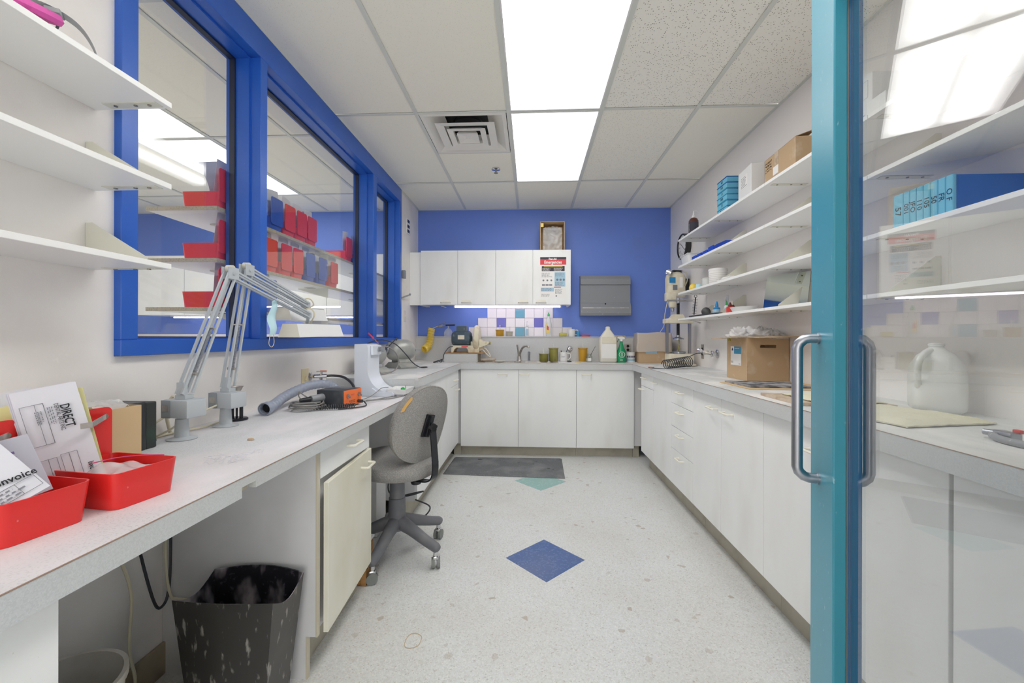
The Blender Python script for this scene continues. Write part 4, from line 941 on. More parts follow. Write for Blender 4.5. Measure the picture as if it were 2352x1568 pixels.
# white molded work stand
t = T('work_stand', 'tall white moulded stand curving down to a base on the bench', 'stand', (-.98, 2.48, ZD))
prof = [(-1.052, ZD+.001), (-1.052, 1.168), (-.990, 1.168), (-.975, 1.160), (-.970, 1.145)]
for k in range(0, 11): a = k/10*PI/2; prof.append((-.972+.125*(1-math.cos(a)), 1.02-.135*math.sin(a)))
prof += [(-.845, .878), (-.845, ZD+.001)]
def standside(b, y0, y1): b.prism(prof, y0, y1, 'y'); return b
mk(standside(B(), 2.402, 2.585), 'body', 'whitecool', t, ang=30)
mk(B().box(-.97, -.955, 2.44, 2.58, 1.10, 1.158, .004), 'nozzle_block', 'whitecool', t, False)
mk(B().lathe([(.016, 0), (.016, .012), (.012, .014), (.012, .02), (.018, .022), (.018, .036), (.012, .036)], (-.955, 2.535, 1.135), 18, axis=(1, -.1, 0)), 'nozzle', 'grey', t)
mk(B().prism([(-.955, ZD+.001), (-.81, ZD+.001), (-.81, ZD+.018), (-.82, ZD+.026), (-.905, ZD+.026), (-.94, ZD+.05)], 2.385, 2.4015, 'y'), 'foot_lip', 'whitecool', t, False)
t = T('red_tool', 'thin red-handled brush sticking up behind the white stand', 'brush', (-.985, 2.57, 1.169))
mk(B().cyl((-.968, 2.565, 1.169), (-.99, 2.56, 1.195), .002).cyl((-.9945, 2.555, 1.20), (-1.02, 2.53, 1.235), .0045, n=8), 'handle', 'red', t)
# tray
t = T('white_tray', 'shallow white rectangular tray in front of the white stand', 'tray', (-.86, 2.5, ZD))
b = B(); b.M = Matrix.Translation((-.80, 2.49, ZD+.012)) ; tray(b, 0, 0, 0, .105, .17, .12, .185, .03, .008, .0025); mk(b, 'tray_body', 'white', t)
mk(B().box(-.84, -.76, 2.41, 2.57, ZD+.001, ZD+.0118), 'tray_foot', 'lampgrey', t, False)
t = T('wax_disc', 'green disc and pink wax wedge lying in the white tray', 'wax', (-.80, 2.5, ZD+.02)); mk(B().cyl((-.795, 2.50, ZD+.030), (-.785, 2.495, ZD+.034), .012, n=18), 'green_disc', 'greencap', t)
mk(B().box(-.84, -.775, 2.46, 2.52, ZD+.0155, ZD+.022, .002), 'pink_wedge', 'card', t); mk(B().cyl((-.78, 2.51, ZD+.022), (-.775, 2.51, ZD+.055), .0022), 'pin', 'steel', t)
# two bench lathes / grinders on the raised worktop
def lathe_motor(label, cx, cy, rz, s=1.0):
    t = T('bench_lathe', label, 'motor', (cx, cy, ZW+.0005)); m4 = Matrix.Translation((cx, cy, ZW+.0005)) @ Matrix.Rotation(rz, 4, 'Z') @ Matrix.Scale(s, 4)
    def q(): b = B(); b.M = m4; return b
    mk(q().prism([(-.11, 0), (.12, 0), (.125, .012), (.07, .045), (-.06, .045), (-.12, .012)], -.07, .07, 'y'), 'base', 'motor', t, False)
    mk(q().prism([(-.06, .046), (.06, .046), (.045, .09), (-.045, .09)], -.045, .045, 'y'), 'pedestal', 'motor', t, False)
    mk(q().lathe([(.02, -.115), (.045, -.11), (.068, -.09), (.082, -.05), (.085, .0), (.082, .05), (.068, .085), (.045, .10), (.02, .105)], (0, 0, .135), 28, axis=(0, 1, 0)), 'motor_body', 'motor', t)
    mk(q().lathe([(.03, .0), (.03, .012), (.018, .016), (.018, .03), (.008, .034), (.006, .06)], (0, -.115, .135), 18, axis=(0, -1, 0)), 'spindle', 'steel', t)
    mk(q().lathe([(.012, .0), (.010, .03), (.005, .033), (.003, .075)], (0, .10, .135), 14, axis=(0, 1, 0)), 'chuck', 'steel', t)
    mk(q().tube([(.03, .12, .135), (.0, .135, .135), (-.03, .12, .135)], .003, 6, 4), 'chuck_key', 'steel', t)
    mk(q().box(-.085, -.06, -.03, .04, .09, .18, .004), 'switch_box', 'grey', t, False)
    return t
lathe_motor('grey cast bench lathe on the raised worktop, free-standing near the window end', -1.125, 3.50, R(-42), 1.12)
lathe_motor('grey cast bench lathe partly hidden behind the tall white stand', -1.165, 2.96, R(-12), 1.0)
cable('lathe_cord', 'dark looping cord draped over the free-standing grey bench lathe', [(-1.13, 3.40, 1.185), (-1.10, 3.32, 1.20), (-1.09, 3.22, 1.18), (-1.13, 3.12, 1.10), (-1.17, 3.05, 1.0), (-1.14, 3.06, ZW+.008), (-1.08, 3.1, ZW+.006)], .0045, 'cabledark')
cable('lathe_cord', 'dark cord trailing from the grey lathe down onto the worktop', [(-1.22, 3.0, 1.16), (-1.14, 3.05, 1.19), (-1.06, 3.14, 1.16), (-1.0, 3.22, 1.08), (-.97, 3.33, 1.0), (-.94, 3.45, ZW+.01), (-.90, 3.50, ZW+.006), (-.92, 3.56, ZW+.006), (-.97, 3.52, ZW+.006)], .0042, 'cabledark')
cable('lathe_cord', 'pale grey cord looping beside the white stand on the raised worktop', [(-1.12, 2.90, 1.12), (-1.05, 2.95, 1.14), (-1.0, 3.0, 1.09), (-.99, 3.02, 1.02), (-1.0, 2.98, .97), (-1.03, 2.88, ZW+.006), (-1.05, 2.75, ZW+.006)], .0045, 'cable')

# ================================================================== CHAIR
CX, CY = -.745, 2.26
ch = T('task_chair', 'grey fabric swivel chair with a torn backrest, turned away on five castors', 'chair', (CX, CY, 0))
for k in range(5):
    a = R(-97.6+72*k); dx, dy = math.cos(a), math.sin(a)
    pts = [(CX+dx*.03, CY+dy*.03, .185), (CX+dx*.10, CY+dy*.10, .165), (CX+dx*.20, CY+dy*.20, .128), (CX+dx*.275, CY+dy*.275, .105), (CX+dx*.292, CY+dy*.292, .098)]
    mk(B().tube(pts, [.040, .032, .027, .025, .012], 14, 4), 'base_arm', 'chairplastic', ch)
    px, py = CX+dx*.272, CY+dy*.272; ca = R([20, -75, 80, 140, 10][k])
    c_ = mk(B().cyl((px, py, .088), (px, py, .066), .013, n=14).obox((px, py, .055), (.034, .030, .022), ca, bev=.006), 'castor', 'chrome', ch)
    b = B(); m4 = Matrix.Translation((px, py, 0)) @ Matrix.Rotation(ca, 4, 'Z'); b.M = m4
    for s in (-1, 1): b.cyl((0, s*.006, .028), (0, s*.022, .028), .0275, n=22)
    w_ = mk(b, 'wheel', 'castor', c_); w_['kind'] = 'stuff'
mk(B().lathe([(.055, .15), (.055, .205), (.047, .21), (.045, .32), (.041, .322), (.040, .42), (.037, .423)], (CX, CY, 0), 24), 'column_cover', 'chairplastic', ch)
mk(B().cyl((CX, CY, .40), (CX, CY, .452), .014), 'gas_piston', 'chrome', ch)
mk(B().obox((CX, CY, .455), (.20, .18, .018), R(-30), bev=.003), 'seat_plate', 'blackmetal', ch)
mk(B().lathe([(.0, .405), (.026, .408), (.030, .42), (.028, .438), (.01, .444)], (CX+.115, CY-.03, 0), 16), 'tension_knob', 'blackplastic', ch)
# seat cushion: rounded waterfall disc
fa = R(150)      # facing direction (towards the bench)
b = B(); sc_ = Vector((CX-.005, CY, 0))
prof = [(.0, .468), (.17, .466), (.212, .472), (.228, .492), (.230, .515), (.222, .540), (.195, .556), (.12, .562), (.0, .560)]
n = 40; vs = []; fs = []
for r_, z in prof:
    for i in range(n):
        t_ = 2*PI*i/n; q = r_*(1+.05*math.cos(2*(t_-fa))); vs.append((sc_.x+q*math.cos(t_), sc_.y+q*math.sin(t_), z+(.004*math.cos(t_-fa) if r_ > .1 else 0)))
for k in range(len(prof)-1):
    for i in range(n): fs.append((k*n+i, k*n+(i+1) % n, (k+1)*n+(i+1) % n, (k+1)*n+i))
mk(b.add(vs, fs), 'seat', 'fabric', ch)
# backrest: egg-shaped pad, outer face looking to camera right
bd = Vector((math.cos(fa+PI), math.sin(fa+PI), 0))     # rearward
BC = Vector((CX, CY, .752))+bd*.215; lean = R(-9)
bm4 = Matrix.Translation(BC) @ Matrix.Rotation(math.atan2(bd.y, bd.x)-PI/2, 4, 'Z') @ Matrix.Rotation(lean, 4, 'X') @ Matrix.Rotation(R(-13), 4, 'Y')   # local y = rearward
def egg(t_, s=1):
    x, z = math.cos(t_), math.sin(t_); wid = .185*(1-.10*z); px = abs(x)**.86*(1 if x > 0 else -1); pz = abs(z)**.86*(1 if z > 0 else -1)
    return px*wid*s, pz*.205*s
def padlayers(b, lays, n=44):
    vs = []; fs = []
    for s, y in lays:
        for i in range(n):
            x, z = egg(2*PI*i/n, s); vs.append((x, y-.035*(x/.18)**2, z))
    for k in range(len(lays)-1):
        for i in range(n): fs.append((k*n+i, k*n+(i+1) % n, (k+1)*n+(i+1) % n, (k+1)*n+i))
    return b.add(vs, fs)
b = B(); b.M = bm4; bk = mk(padlayers(b, [(.001, -.058), (.5, -.056), (.86, -.048), (.97, -.034), (1.0, -.012), (1.0, .002), (.985, .008), (.95, .010), (.6, .012), (.001, .013)]), 'backrest', 'fabric', ch)
b = B(); b.M = bm4; pts = []
for i in range(48):
    x, z = egg(2*PI*i/48, .99); pts.append((x, .006-.035*(x/.18)**2, z))
mk(b.tube(pts, .0042, 8, closed=True), 'piping', 'fabric', bk)
b = B(); b.M = bm4     # tear with foam on the left shoulder
tp = [egg(PI-a, .985) for a in (2.50, 2.62, 2.74, 2.86, 2.98)]; tq = [egg(PI-a, .925) for a in (2.56, 2.66, 2.74, 2.82, 2.92)]
vs = [(x, .0135-.035*(x/.18)**2, z) for x, z in tp]+[(x, .0155-.035*(x/.18)**2, z) for x, z in reversed(tq)]
b.add(vs, [tuple(range(len(vs)))]); b.add([(x, y-.004, z) for x, y, z in vs], [tuple(range(len(vs)))]); mk(b, 'torn_foam', 'foam', bk)
# J bar
b = B(); hb = Vector((CX, CY, .452))
side = Vector((-bd.y, bd.x, 0))
pts = [hb+bd*.08, hb+bd*.19+Vector((0, 0, -.004)), hb+bd*.262+Vector((0, 0, .015)), hb+bd*.285+Vector((0, 0, .07)), hb+bd*.279+Vector((0, 0, .17)), hb+bd*.265+Vector((0, 0, .30))]
pp = catm(pts, 8); vs = []; fs = []
for i, p in enumerate(pp):
    tn = (pp[min(i+1, len(pp)-1)]-pp[max(i-1, 0)]).normalized(); nn = tn.cross(side).normalized()
    for u, v in ((-1, -1), (1, -1), (1, 1), (-1, 1)): vs.append(p+side*u*.021+nn*v*.0035)
for i in range(len(pp)-1):
    for j in range(4): fs.append((i*4+j, i*4+(j+1) % 4, (i+1)*4+(j+1) % 4, (i+1)*4+j))
fs += [(3, 2, 1, 0), tuple(range(len(vs)-4, len(vs)))]
mk(b.add(vs, fs), 'back_bar', 'blackmetal', ch, ang=50)
b = B(); b.M = bm4; b.box(-.030, .030, .014, .026, -.065, .055, .003); b.box(-.012, .012, .026, .040, -.06, .05, .003); mk(b, 'back_mount', 'blackmetal', ch, False)
b = B(); b.M = bm4; k = 7
b.lathe([(.008, .0), (.012, .012)], (.0, .040, -.005), 14, axis=(0, 1, 0))
for i in range(5): a = 2*PI*i/5; b.cyl((math.cos(a)*.014, .050, -.005+math.sin(a)*.014), (math.cos(a)*.014, .066, -.005+math.sin(a)*.014), .0105, n=12)
b.cyl((0, .050, -.005), (0, .066, -.005), .017, n=16); mk(b, 'star_knob', 'blackplastic', ch)

# ================================================================== UNDER THE BENCH
# waste bin with dished rim
t = T('waste_bin', 'black plastic waste bin dusted with plaster under the bench', 'bin', (-.935, 1.29, 0))
WX, WY, WH = -.937, 1.292, .405
def loop(s, z, w0, d0, dish=0, bulge=0, n=10):
    o = []; cs = [(-1, -1), (1, -1), (1, 1), (-1, 1)]
    for e in range(4):
        (ax, ay), (bx_, by_) = cs[e], cs[(e+1) % 4]
        for i in range(n):
            u = i/n; x = ax+(bx_-ax)*u; y = ay+(by_-ay)*u; k_ = math.sin(PI*u)
            dz = -dish*k_*(1 if e in (1, 3) else -.25)
            nx, ny = ((0, -1), (1, 0), (0, 1), (-1, 0))[e]; bb = bulge*k_*(1.0 if e in (0, 2) else .0)
            o.append((WX+x*w0/2+nx*bb, WY+y*d0/2+ny*bb, z+dz))
    return o
lo = [loop(1, .002, .235, .125, 0, .012), loop(1, .2, .275, .15, 0, .018), loop(1, WH, .318, .17, .035, .022), loop(1, WH-.001, .312, .164, .035, .022), loop(1, .2, .269, .144, 0, .018), loop(1, .008, .229, .119, 0, .012)]
def skin(b, ls, caps=True, top_only=False):
    n = len(ls[0]); vs = [p for l in ls for p in l]; fs = []
    for k in range(len(ls)-1):
        for i in range(n): fs.append((k*n+i, k*n+(i+1) % n, (k+1)*n+(i+1) % n, (k+1)*n+i))
    if caps: fs += ([] if top_only else [tuple(range(n-1, -1, -1))])+[tuple(range((len(ls)-1)*n, len(ls)*n))]
    return b.add(vs, fs)
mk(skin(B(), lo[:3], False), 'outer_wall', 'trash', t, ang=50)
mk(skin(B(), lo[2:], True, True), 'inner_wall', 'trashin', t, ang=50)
mk(B().box(WX-.11, WX+.11, WY-.055, WY+.055, .0005, .0018), 'underside', 'black', t, False)
# bucket and basin
def bucket(label, x, y, r, h, z=0):
    t = T('bucket', label, 'bucket', (x, y, z))
    mk(B().lathe([(r*.86, z+.001), (r, z+h-.02), (r+.006, z+h-.02), (r+.006, z+h), (r-.004, z+h), (r-.006, z+h-.02), (r*.86-.004, z+.006), (.0, z+.006)], (x, y, 0), 36), 'bucket_wall', 'bucket', t)
    mk(B().tube([(x-r-.008, y, z+h-.03), (x-r*.7, y-r*.85, z+h-.09), (x, y-r-.02, z+h-.12), (x+r*.7, y-r*.85, z+h-.09), (x+r+.008, y, z+h-.03)], .002, 6, 6), 'wire_handle', 'steel', t); return t
bucket('tall dusty white plastic bucket under the near end of the bench', -1.165, .955, .128, .345)
t = T('basin', 'low white round tub on the floor between bucket and black bin', 'tub', (-1.02, 1.06, 0))
mk(B().lathe([(.11, .001), (.13, .09), (.138, .092), (.138, .102), (.128, .102), (.126, .092), (.106, .006), (0, .006)], (-1.075, 1.165, 0), 36, sx=.5, sy=.4), 'tub_wall', 'bucket', t)
# cables below the bench
cable('hanging_cord', 'dark double cord hanging in a loop under the bench by the side panel', [(-1.285, 1.24, .845), (-1.28, 1.27, .60), (-1.275, 1.33, .33), (-1.27, 1.36, .28), (-1.275, 1.395, .34), (-1.28, 1.405, .60), (-1.285, 1.40, .845)], .0045, 'cabledark')
cable('hanging_cord', 'cream cord hanging straight to the floor under the bench', [(-1.275, 1.16, .845), (-1.28, 1.20, .60), (-1.27, 1.25, .40), (-1.275, 1.25, .22), (-1.265, 1.26, .10), (-1.27, 1.23, .02), (-1.24, 1.20, .008)], .0048, 'cablewhite')
cable('hanging_cord', 'cream cord curving along the side panel behind the black bin', [(-1.29, 1.41, .845), (-1.285, 1.40, .66), (-1.28, 1.385, .45), (-1.27, 1.39, .31), (-1.25, 1.405, .28), (-1.15, 1.41, .275)], .0045, 'cablewhite')
cable('hanging_cord', 'cream cord lying on the floor under the bench in front of the bin', [(-1.22, 1.12, .008), (-1.18, 1.25, .008), (-1.13, 1.34, .008), (-1.08, 1.40, .008)], .0045, 'cablewhite')
# knee space behind the chair
t = T('storage_box', 'white storage box with handwriting standing in the knee space', 'box', (-1.0, 2.50, 0)); mk(B().box(-1.20, -.93, 2.44, 2.60, .001, .40, .004), 'carton', 'white', t, False)
scribble(t, face((-1.03, 2.4385, .36), (1, 0, 0), (0, 0, 1)), .16, .05, 2, 'ink', 31, .001)
t = T('wooden_crate', 'low wooden crate with a grey board on top beside the chair base', 'crate', (-.93, 2.06, 0))
mk(B().box(-1.10, -.825, 1.965, 2.12, .001, .165, .003, 1), 'crate_body', 'wood', t, False); mk(B().box(-1.11, -.82, 1.96, 2.125, .1655, .178, .002, 1), 'board', 'cabside', t, False)
mk(B().box(-.824, -.80, 1.962, 1.988, .001, .075), 'block', 'wood', t, False)
cable('loose_cord', 'dark cord looping behind the chair column', [(-.86, 2.56, .40), (-.87, 2.50, .36), (-.86, 2.46, .27), (-.76, 2.44, .255), (-.66, 2.48, .27), (-.70, 2.52, .25), (-.82, 2.50, .22), (-.86, 2.47, .16), (-.78, 2.45, .12), (-.66, 2.46, .12), (-.62, 2.50, .17), (-.72, 2.53, .2)], .0045, 'cabledark')
# cabinet side by the chair (projecting edge of the far left cabinet)
# floor mat, rubber band, crumb
t = T('floor_mat', 'grey rubber anti-fatigue mat on the floor before the sink cabinets', 'mat', (-.24, 3.83, 0))
vs = [(-.778, 3.60), (.290, 3.545), (.302, 4.115), (-.768, 4.105)]
b = B(); cxx, cyy = -.24, 3.84
def mloop(s, z): return [(cxx+(x-cxx)*s, cyy+(y-cyy)*(1-(1-s)*1.9), z) for x, y in vs]
m_ = skin(B(), [mloop(1, .001), mloop(1, .004), mloop(.965, .014)]); mk(m_, 'mat_body', 'mat', t, False)
c = B()
for x, y, r_ in ((-.50, 4.02, .018), (-.12, 3.93, .008), (.02, 3.90, .008), (.16, 3.78, .012), (.20, 3.75, .008), (.05, 3.98, .006)): c.lathe([(r_, .0141), (r_*.8, .0146)], (x, y, 0), 10, sx=1.4, sy=.7)
mk(c, 'worn_spots', 'black', t)['kind'] = 'stuff'
one(B().tube([(-.47+.032*math.cos(a*PI/8)+.004*math.sin(a), 1.62+.04*math.sin(a*PI/8), .0022) for a in range(16)], .0011, 5, closed=True), 'rubber_band', 'cardlight', 'tan rubber band lying on the floor', 'rubber band')
t = T('debris', 'small pink crumb lying on the open bench top', 'debris', (-.95, 1.52, ZD)); mk(B().lathe([(.0, .0005), (.008, .001), (.006, .006), (0, .007)], (-.955, 1.36, ZD), 7, sx=1.6), 'crumb', 'card', t)
b = B(); rr = random.Random(3)
for i in range(26):
    x, y = -.86+rr.uniform(-.05, .05), 1.15+rr.uniform(-.06, .06); p = [(x, y, ZD+.002)]
    for j in range(4): x += rr.uniform(-.02, .02); y += rr.uniform(-.02, .02); p.append((x, y, ZD+.002+rr.uniform(0, .010)))
    b.tube(p, .0004, 3, 3)
one(b, 'loose_fibres', 'paper', 'wisp of pale plaster fibres on the bench top', 'fibres', kind='stuff')

# ================================================================== SINK AND BACK COUNTER
sk = T('sink', 'dusty stainless steel sink set into the back worktop', 'sink', (-.15, 4.42, ZW-.17))
b = B(); b.box(SX0-.02, SX1+.02, SY0-.02, SY0+.03, ZW+.0004, ZW+.004).box(SX0-.02, SX1+.02, SY1-.06, SY1+.02, ZW+.0004, ZW+.004).box(SX0-.02, SX0+.03, SY0+.03, SY1-.06, ZW+.0004, ZW+.004).box(SX1-.03, SX1+.02, SY0+.03, SY1-.06, ZW+.0004, ZW+.004).box(-.17, -.13, SY0+.03, SY1-.06, ZW-.01, ZW+.003)
mk(b, 'sink_rim', 'steeldirty', sk, False)
for x0, x1 in ((SX0+.03, -.17), (-.13, SX1-.03)):
    b = B(); b.M = Matrix.Translation(((x0+x1)/2, (SY0+.03+SY1-.06)/2, ZW-.16)); tray(b, 0, 0, 0, x1-x0-.04, .22, x1-x0, .27, .162, .03, .0015); mk(b, 'bowl', 'steeldirty', sk)
t = T('faucet', 'tarnished chrome mixer tap with lever behind the sink', 'faucet', (-.13, 4.60, ZW))
mk(B().lathe([(.03, .0045), (.026, .012), (.02, .02), (.019, .06), (.014, .065)], (-.135, 4.585, ZW), 20), 'tap_body', 'steeldirty', t)
mk(B().tube([(-.135, 4.58, ZW+.055), (-.12, 4.55, ZW+.11), (-.095, 4.50, ZW+.155), (-.06, 4.45, ZW+.172), (-.035, 4.42, ZW+.165), (-.033, 4.415, ZW+.155)], [.013, .012, .011, .011, .012, .012], 12, 5), 'spout', 'steeldirty', t)
mk(B().tube([(-.14, 4.585, ZW+.06), (-.150, 4.575, ZW+.12), (-.158, 4.55, ZW+.178), (-.158, 4.535, ZW+.186)], [.010, .008, .009, .007], 10, 4), 'lever', 'steeldirty', t)
t = T('soap_dispenser', 'small steel side sprayer standing right of the tap', 'sprayer', (-.02, 4.60, ZW)); mk(B().lathe([(.018, .0045), (.012, .01), (.011, .07), (.014, .09), (.013, .105), (.006, .11)], (-.028, 4.60, ZW), 16), 'sprayer_body', 'steel', t)
def jar(label, x, y, z, r, h, m, lid=True, stick=True, lidm='palejar', name='mixing_jar', cat='jar'):
    t = T(name, label, cat, (x, y, z)); mk(B().lathe([(r*.88, .0006), (r*.93, .004), (r, h*.93), (r*1.09, h*.94), (r*1.09, h), (r*.95, h), (r*.9, .006), (0, .006)], (x, y, z), 24), 'vessel', m, t)
    if lid: mk(B().lathe([(r*1.12, h+.0002), (r*1.12, h+.004), (.0, h+.006)], (x, y, z), 24), 'lid', lidm, t)
    if stick: mk(B().cyl((x+.002, y, z+h+.006), (x+.002, y, z+h+.045), .005, n=10).cyl((x+.002, y, z+h+.045), (x+.002, y, z+h+.058), .007, n=10), 'knob', 'milky', t)
    return t
jar('short olive lidded mixing jar right of the sink', .135, 4.55, ZW, .050, .085, 'olivejar')
jar('tall olive lidded mixing jar beside the white mug', .242, 4.56, ZW, .050, .148, 'olivejar')
jar('amber lidded jar behind the small glass jar on the back counter', .568, 4.60, ZW, .048, .148, 'yellowjar')
jar('amber measuring jar on the ledge under the left violet tile', -.362, 4.695, 1.2215, .045, .072, 'yellowjar')
jar('pale grey measuring jar on the ledge left of the teal tile', -.252, 4.695, 1.2215, .036, .052, 'palejar')
def mug(label, x, y, z, r, h, hd=1, txt=False):
    t = T('mug', label, 'mug', (x, y, z)); mk(B().lathe([(r*.8, .0006), (r*.95, .012), (r, .03), (r, h), (r-.004, h), (r-.005, .03), (r*.75, .008), (0, .008)], (x, y, z), 28), 'cup', 'white', t)
    mk(B().tube([(x+hd*r*.97, y-.004, z+h*.82), (x+hd*(r+.022), y-.008, z+h*.85), (x+hd*(r+.032), y-.008, z+h*.55), (x+hd*(r+.018), y-.006, z+h*.27), (x+hd*r*.96, y-.004, z+h*.22)], .0052, 8, 5), 'mug_handle', 'white', t)
    if txt: strokes(t, face((x-.005, y-r-.0006, z+.055), (1, 0, 0), (0, 0, 1)), .04, .014, 2, 'inkgrey', seed=2)
    return t
mg = mug('white mug holding dark tools beside the tall olive jar', .352, 4.55, ZW, .045, .106, 1, True)
t = T('spatula', 'dark-handled spatula standing in the white mug', 'tool', (.36, 4.55, ZW+.02)); mk(B().bar((.345, 4.55, ZW+.02), (.408, 4.56, ZW+.165), .012, .004), 'blade_handle', 'navy', t, False); mk(B().bar((.36, 4.545, ZW+.03), (.325, 4.56, ZW+.12), .008, .008), 'second_handle', 'blackplastic', t, False)
t = T('wall_hook_dish', 'round chrome wall outlet cap on the backsplash right of the mug', 'cap', (.43, 4.655, 1.09)); mk(B().lathe([(.026, .0005), (.03, .008), (.022, .018), (.0, .022)], (.43, 4.659, 1.085), 24, axis=(0, -1, 0)), 'dome', 'chrome', t)
mk(B().lathe([(.0, .022), (.007, .022), (.006, .030), (0, .031)], (.43, 4.659, 1.085), 12, axis=(0, -1, 0)), 'centre_screw', 'steel', t)
mk(B().cyl((.43, 4.65, 1.058), (.425, 4.645, ZW+.012), .006), 'pipe', 'steeldirty', t)
t = T('glass_jar', 'small glass jar holding a thin brush in front of the amber jar', 'jar', (.62, 4.50, ZW)); mk(B().lathe([(.032, .0006), (.034, .06), (.026, .072), (.026, .09), (.024, .09), (.024, .072), (.031, .058), (.029, .006), (0, .006)], (.622, 4.48, ZW), 24), 'jar_wall', 'glassjar', t)
mk(B().lathe([(.0, .007), (.0285, .007), (.0300, .04), (0, .041)], (.622, 4.48, ZW), 20), 'contents', 'paleivory', t)
mk(B().box(.606, .638, 4.4445, 4.4455, ZW+.012, ZW+.045), 'label', 'labelwhite', t, False)
t = T('brush', 'thin dark brush leaning out of the small glass jar', 'brush', (.64, 4.48, ZW+.05)); mk(B().cyl((.618, 4.48, ZW+.043), (.686, 4.48, ZW+.165), .0022, n=8), 'brush_handle', 'cabledark', t); mk(B().cyl((.686, 4.48, ZW+.165), (.690, 4.48, ZW+.178), .003, .001, n=8), 'bristles', 'wood', t)
t = T('lid', 'yellow lid lying flat in front of the amber jar', 'lid', (.52, 4.45, ZW)); mk(B().lathe([(.036, .0006), (.036, .006), (0, .008)], (.50, 4.46, ZW), 24), 'disc', 'yellow', t)
t = T('rubber_disc', 'small dark rubber disc in front of the white mug', 'lid', (.40, 4.45, ZW)); mk(B().lathe([(.024, .0006), (.022, .012), (0, .014)], (.408, 4.46, ZW), 18), 'disc', 'cabledark', t)
# white half-gallon jug cut open
t = T('plastic_jug', 'off-white plastic jug with white powder on the back counter', 'jug', (.845, 4.48, ZW))
jx, jy = .822, 4.49
def sq(w_, d_, z, r=.03): return [(x, y, z) for x, y in rrect(w_, d_, r, 4, jx, jy)]
mk(skin(B(), [sq(.165, .12, ZW+.001), sq(.182, .14, ZW+.012), sq(.182, .14, ZW+.24), sq(.17, .13, ZW+.265), sq(.075, .07, ZW+.335, .02), sq(.052, .05, ZW+.35, .02), sq(.050, .05, ZW+.375, .02), sq(.03, .03, ZW+.385, .012)]), 'jug_body', 'jugwhite', t, ang=50)
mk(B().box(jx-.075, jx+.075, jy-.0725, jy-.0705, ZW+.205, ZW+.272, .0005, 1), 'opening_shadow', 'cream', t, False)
mk(B().box(jx-.078, jx+.078, jy-.0735, jy-.0712, ZW+.045, ZW+.198, .0005, 1), 'label', 'labelwhite', t, False)
# green spray bottle
t = T('spray_bottle', 'green trigger spray bottle with a round white emblem', 'bottle', (.945, 4.47, ZW)); x, y = .960, 4.46
mk(B().lathe([(.048, .0006), (.052, .01), (.053, .09), (.044, .125), (.026, .165), (.016, .205), (.015, .225), (.0, .226)], (x, y, ZW), 28, sy=.7), 'bottle_body', 'green', t)
mk(B().lathe([(.017, .226), (.017, .245), (.012, .248)], (x, y, ZW), 18), 'collar', 'white', t)
mk(B().prism([(x-.045, ZW+.262), (x-.02, ZW+.248), (x+.018, ZW+.246), (x+.034, ZW+.250), (x+.036, ZW+.262), (x+.010, ZW+.278), (x-.035, ZW+.276)], y-.011, y+.011, 'y'), 'spray_head', 'white', t)
mk(B().bar((x-.028, y, ZW+.255), (x-.042, y, ZW+.215), .012, .006), 'trigger', 'green', t, False)
eb = B(); eb.M = face((x, y-.0373, ZW+.085), (1, 0, 0), (0, 0, 1)); eb.tube([(.030*math.cos(a*PI/14), .030*math.sin(a*PI/14), 0) for a in range(28)], .0024, 5, closed=True); eb.box(-.004, .004, -.022, .022, -.001, .001) ; mk(eb, 'emblem', 'labelwhite', t, False)
strokes(t, face((x, y-.0365, ZW+.030), (1, 0, 0), (0, 0, 1)), .04, .02, 3, 'labelwhite', seed=7)
# blue-white tin
t = T('tin', 'white tin with a blue printed label between the spray bottle and bagged box', 'tin', (1.07, 4.52, ZW)); mk(B().lathe([(.048, .0006), (.048, .098), (0, .098)], (1.075, 4.53, ZW), 28), 'tin_body', 'labelwhite', t)
mk(B().lathe([(.050, .098), (.050, .108), (0, .109)], (1.075, 4.53, ZW), 28), 'tin_lid', 'white', t)
mk(B().lathe([(.0485, .012), (.0485, .040)], (1.075, 4.53, ZW), 28), 'blue_band', 'posterblue', t); b = B()
for i in range(5): a = R(215+i*24); b.obox((1.075+.0487*math.cos(a), 4.53+.0487*math.sin(a), ZW+.06), (.002, .012, .02), a)
mk(b, 'figures', 'navy', t, False)['kind'] = 'stuff'
cable('thin_blue_cord', 'thin pale blue cord behind the white and blue tin', [(1.075, 4.65, 1.06), (1.04, 4.63, 1.0), (1.02, 4.60, ZW+.01), (1.0, 4.56, ZW+.004)], .0025, 'posterblue')
# bagged cardboard box in the right corner
t = T('cardboard_box', 'cardboard box lined with a dusty plastic bag in the back right corner', 'box', (1.29, 4.45, ZW))
bz = Matrix.Translation((1.30, 4.50, ZW+.0006)) @ Matrix.Rotation(R(-6), 4, 'Z')
b = B(); b.M = bz; boxopen(b, -.165, .15, -.14, .13, 0, .30); mk(b, 'carton', 'card', t, False)
def bagskirt(u, v):
    per = rrect(.345, .30, .02, 6, -.006, -.004); k = len(per); f = u*k; i = int(f) % k; q = f-int(f); a, c = per[i], per[(i+1) % k]
    x, y = a[0]+(c[0]-a[0])*q, a[1]+(c[1]-a[1])*q; nz = mn.noise(Vector((x*22, y*22, v*3)))
    s = 1+.05*(1-abs(v-.35))*.8+.045*nz; z = .115+.20*v+.014*mn.noise(Vector((x*14, y*14, 7)))
    return bz @ Vector((x*s, y*s, z))
b = B(); b.sheet(bagskirt, 72, 12); mk(b, 'liner_bag', 'bagdusty', t, ang=179)
b = B(); b.M = bz; b.sheet(lambda u, v: (-.165+.32*u, -.14+.27*v, .312+.012*mn.noise(Vector((u*9, v*9, 2)))-.03*math.sin(PI*u)*math.sin(PI*v)), 14, 14); mk(b, 'bag_top', 'bagdusty', t)
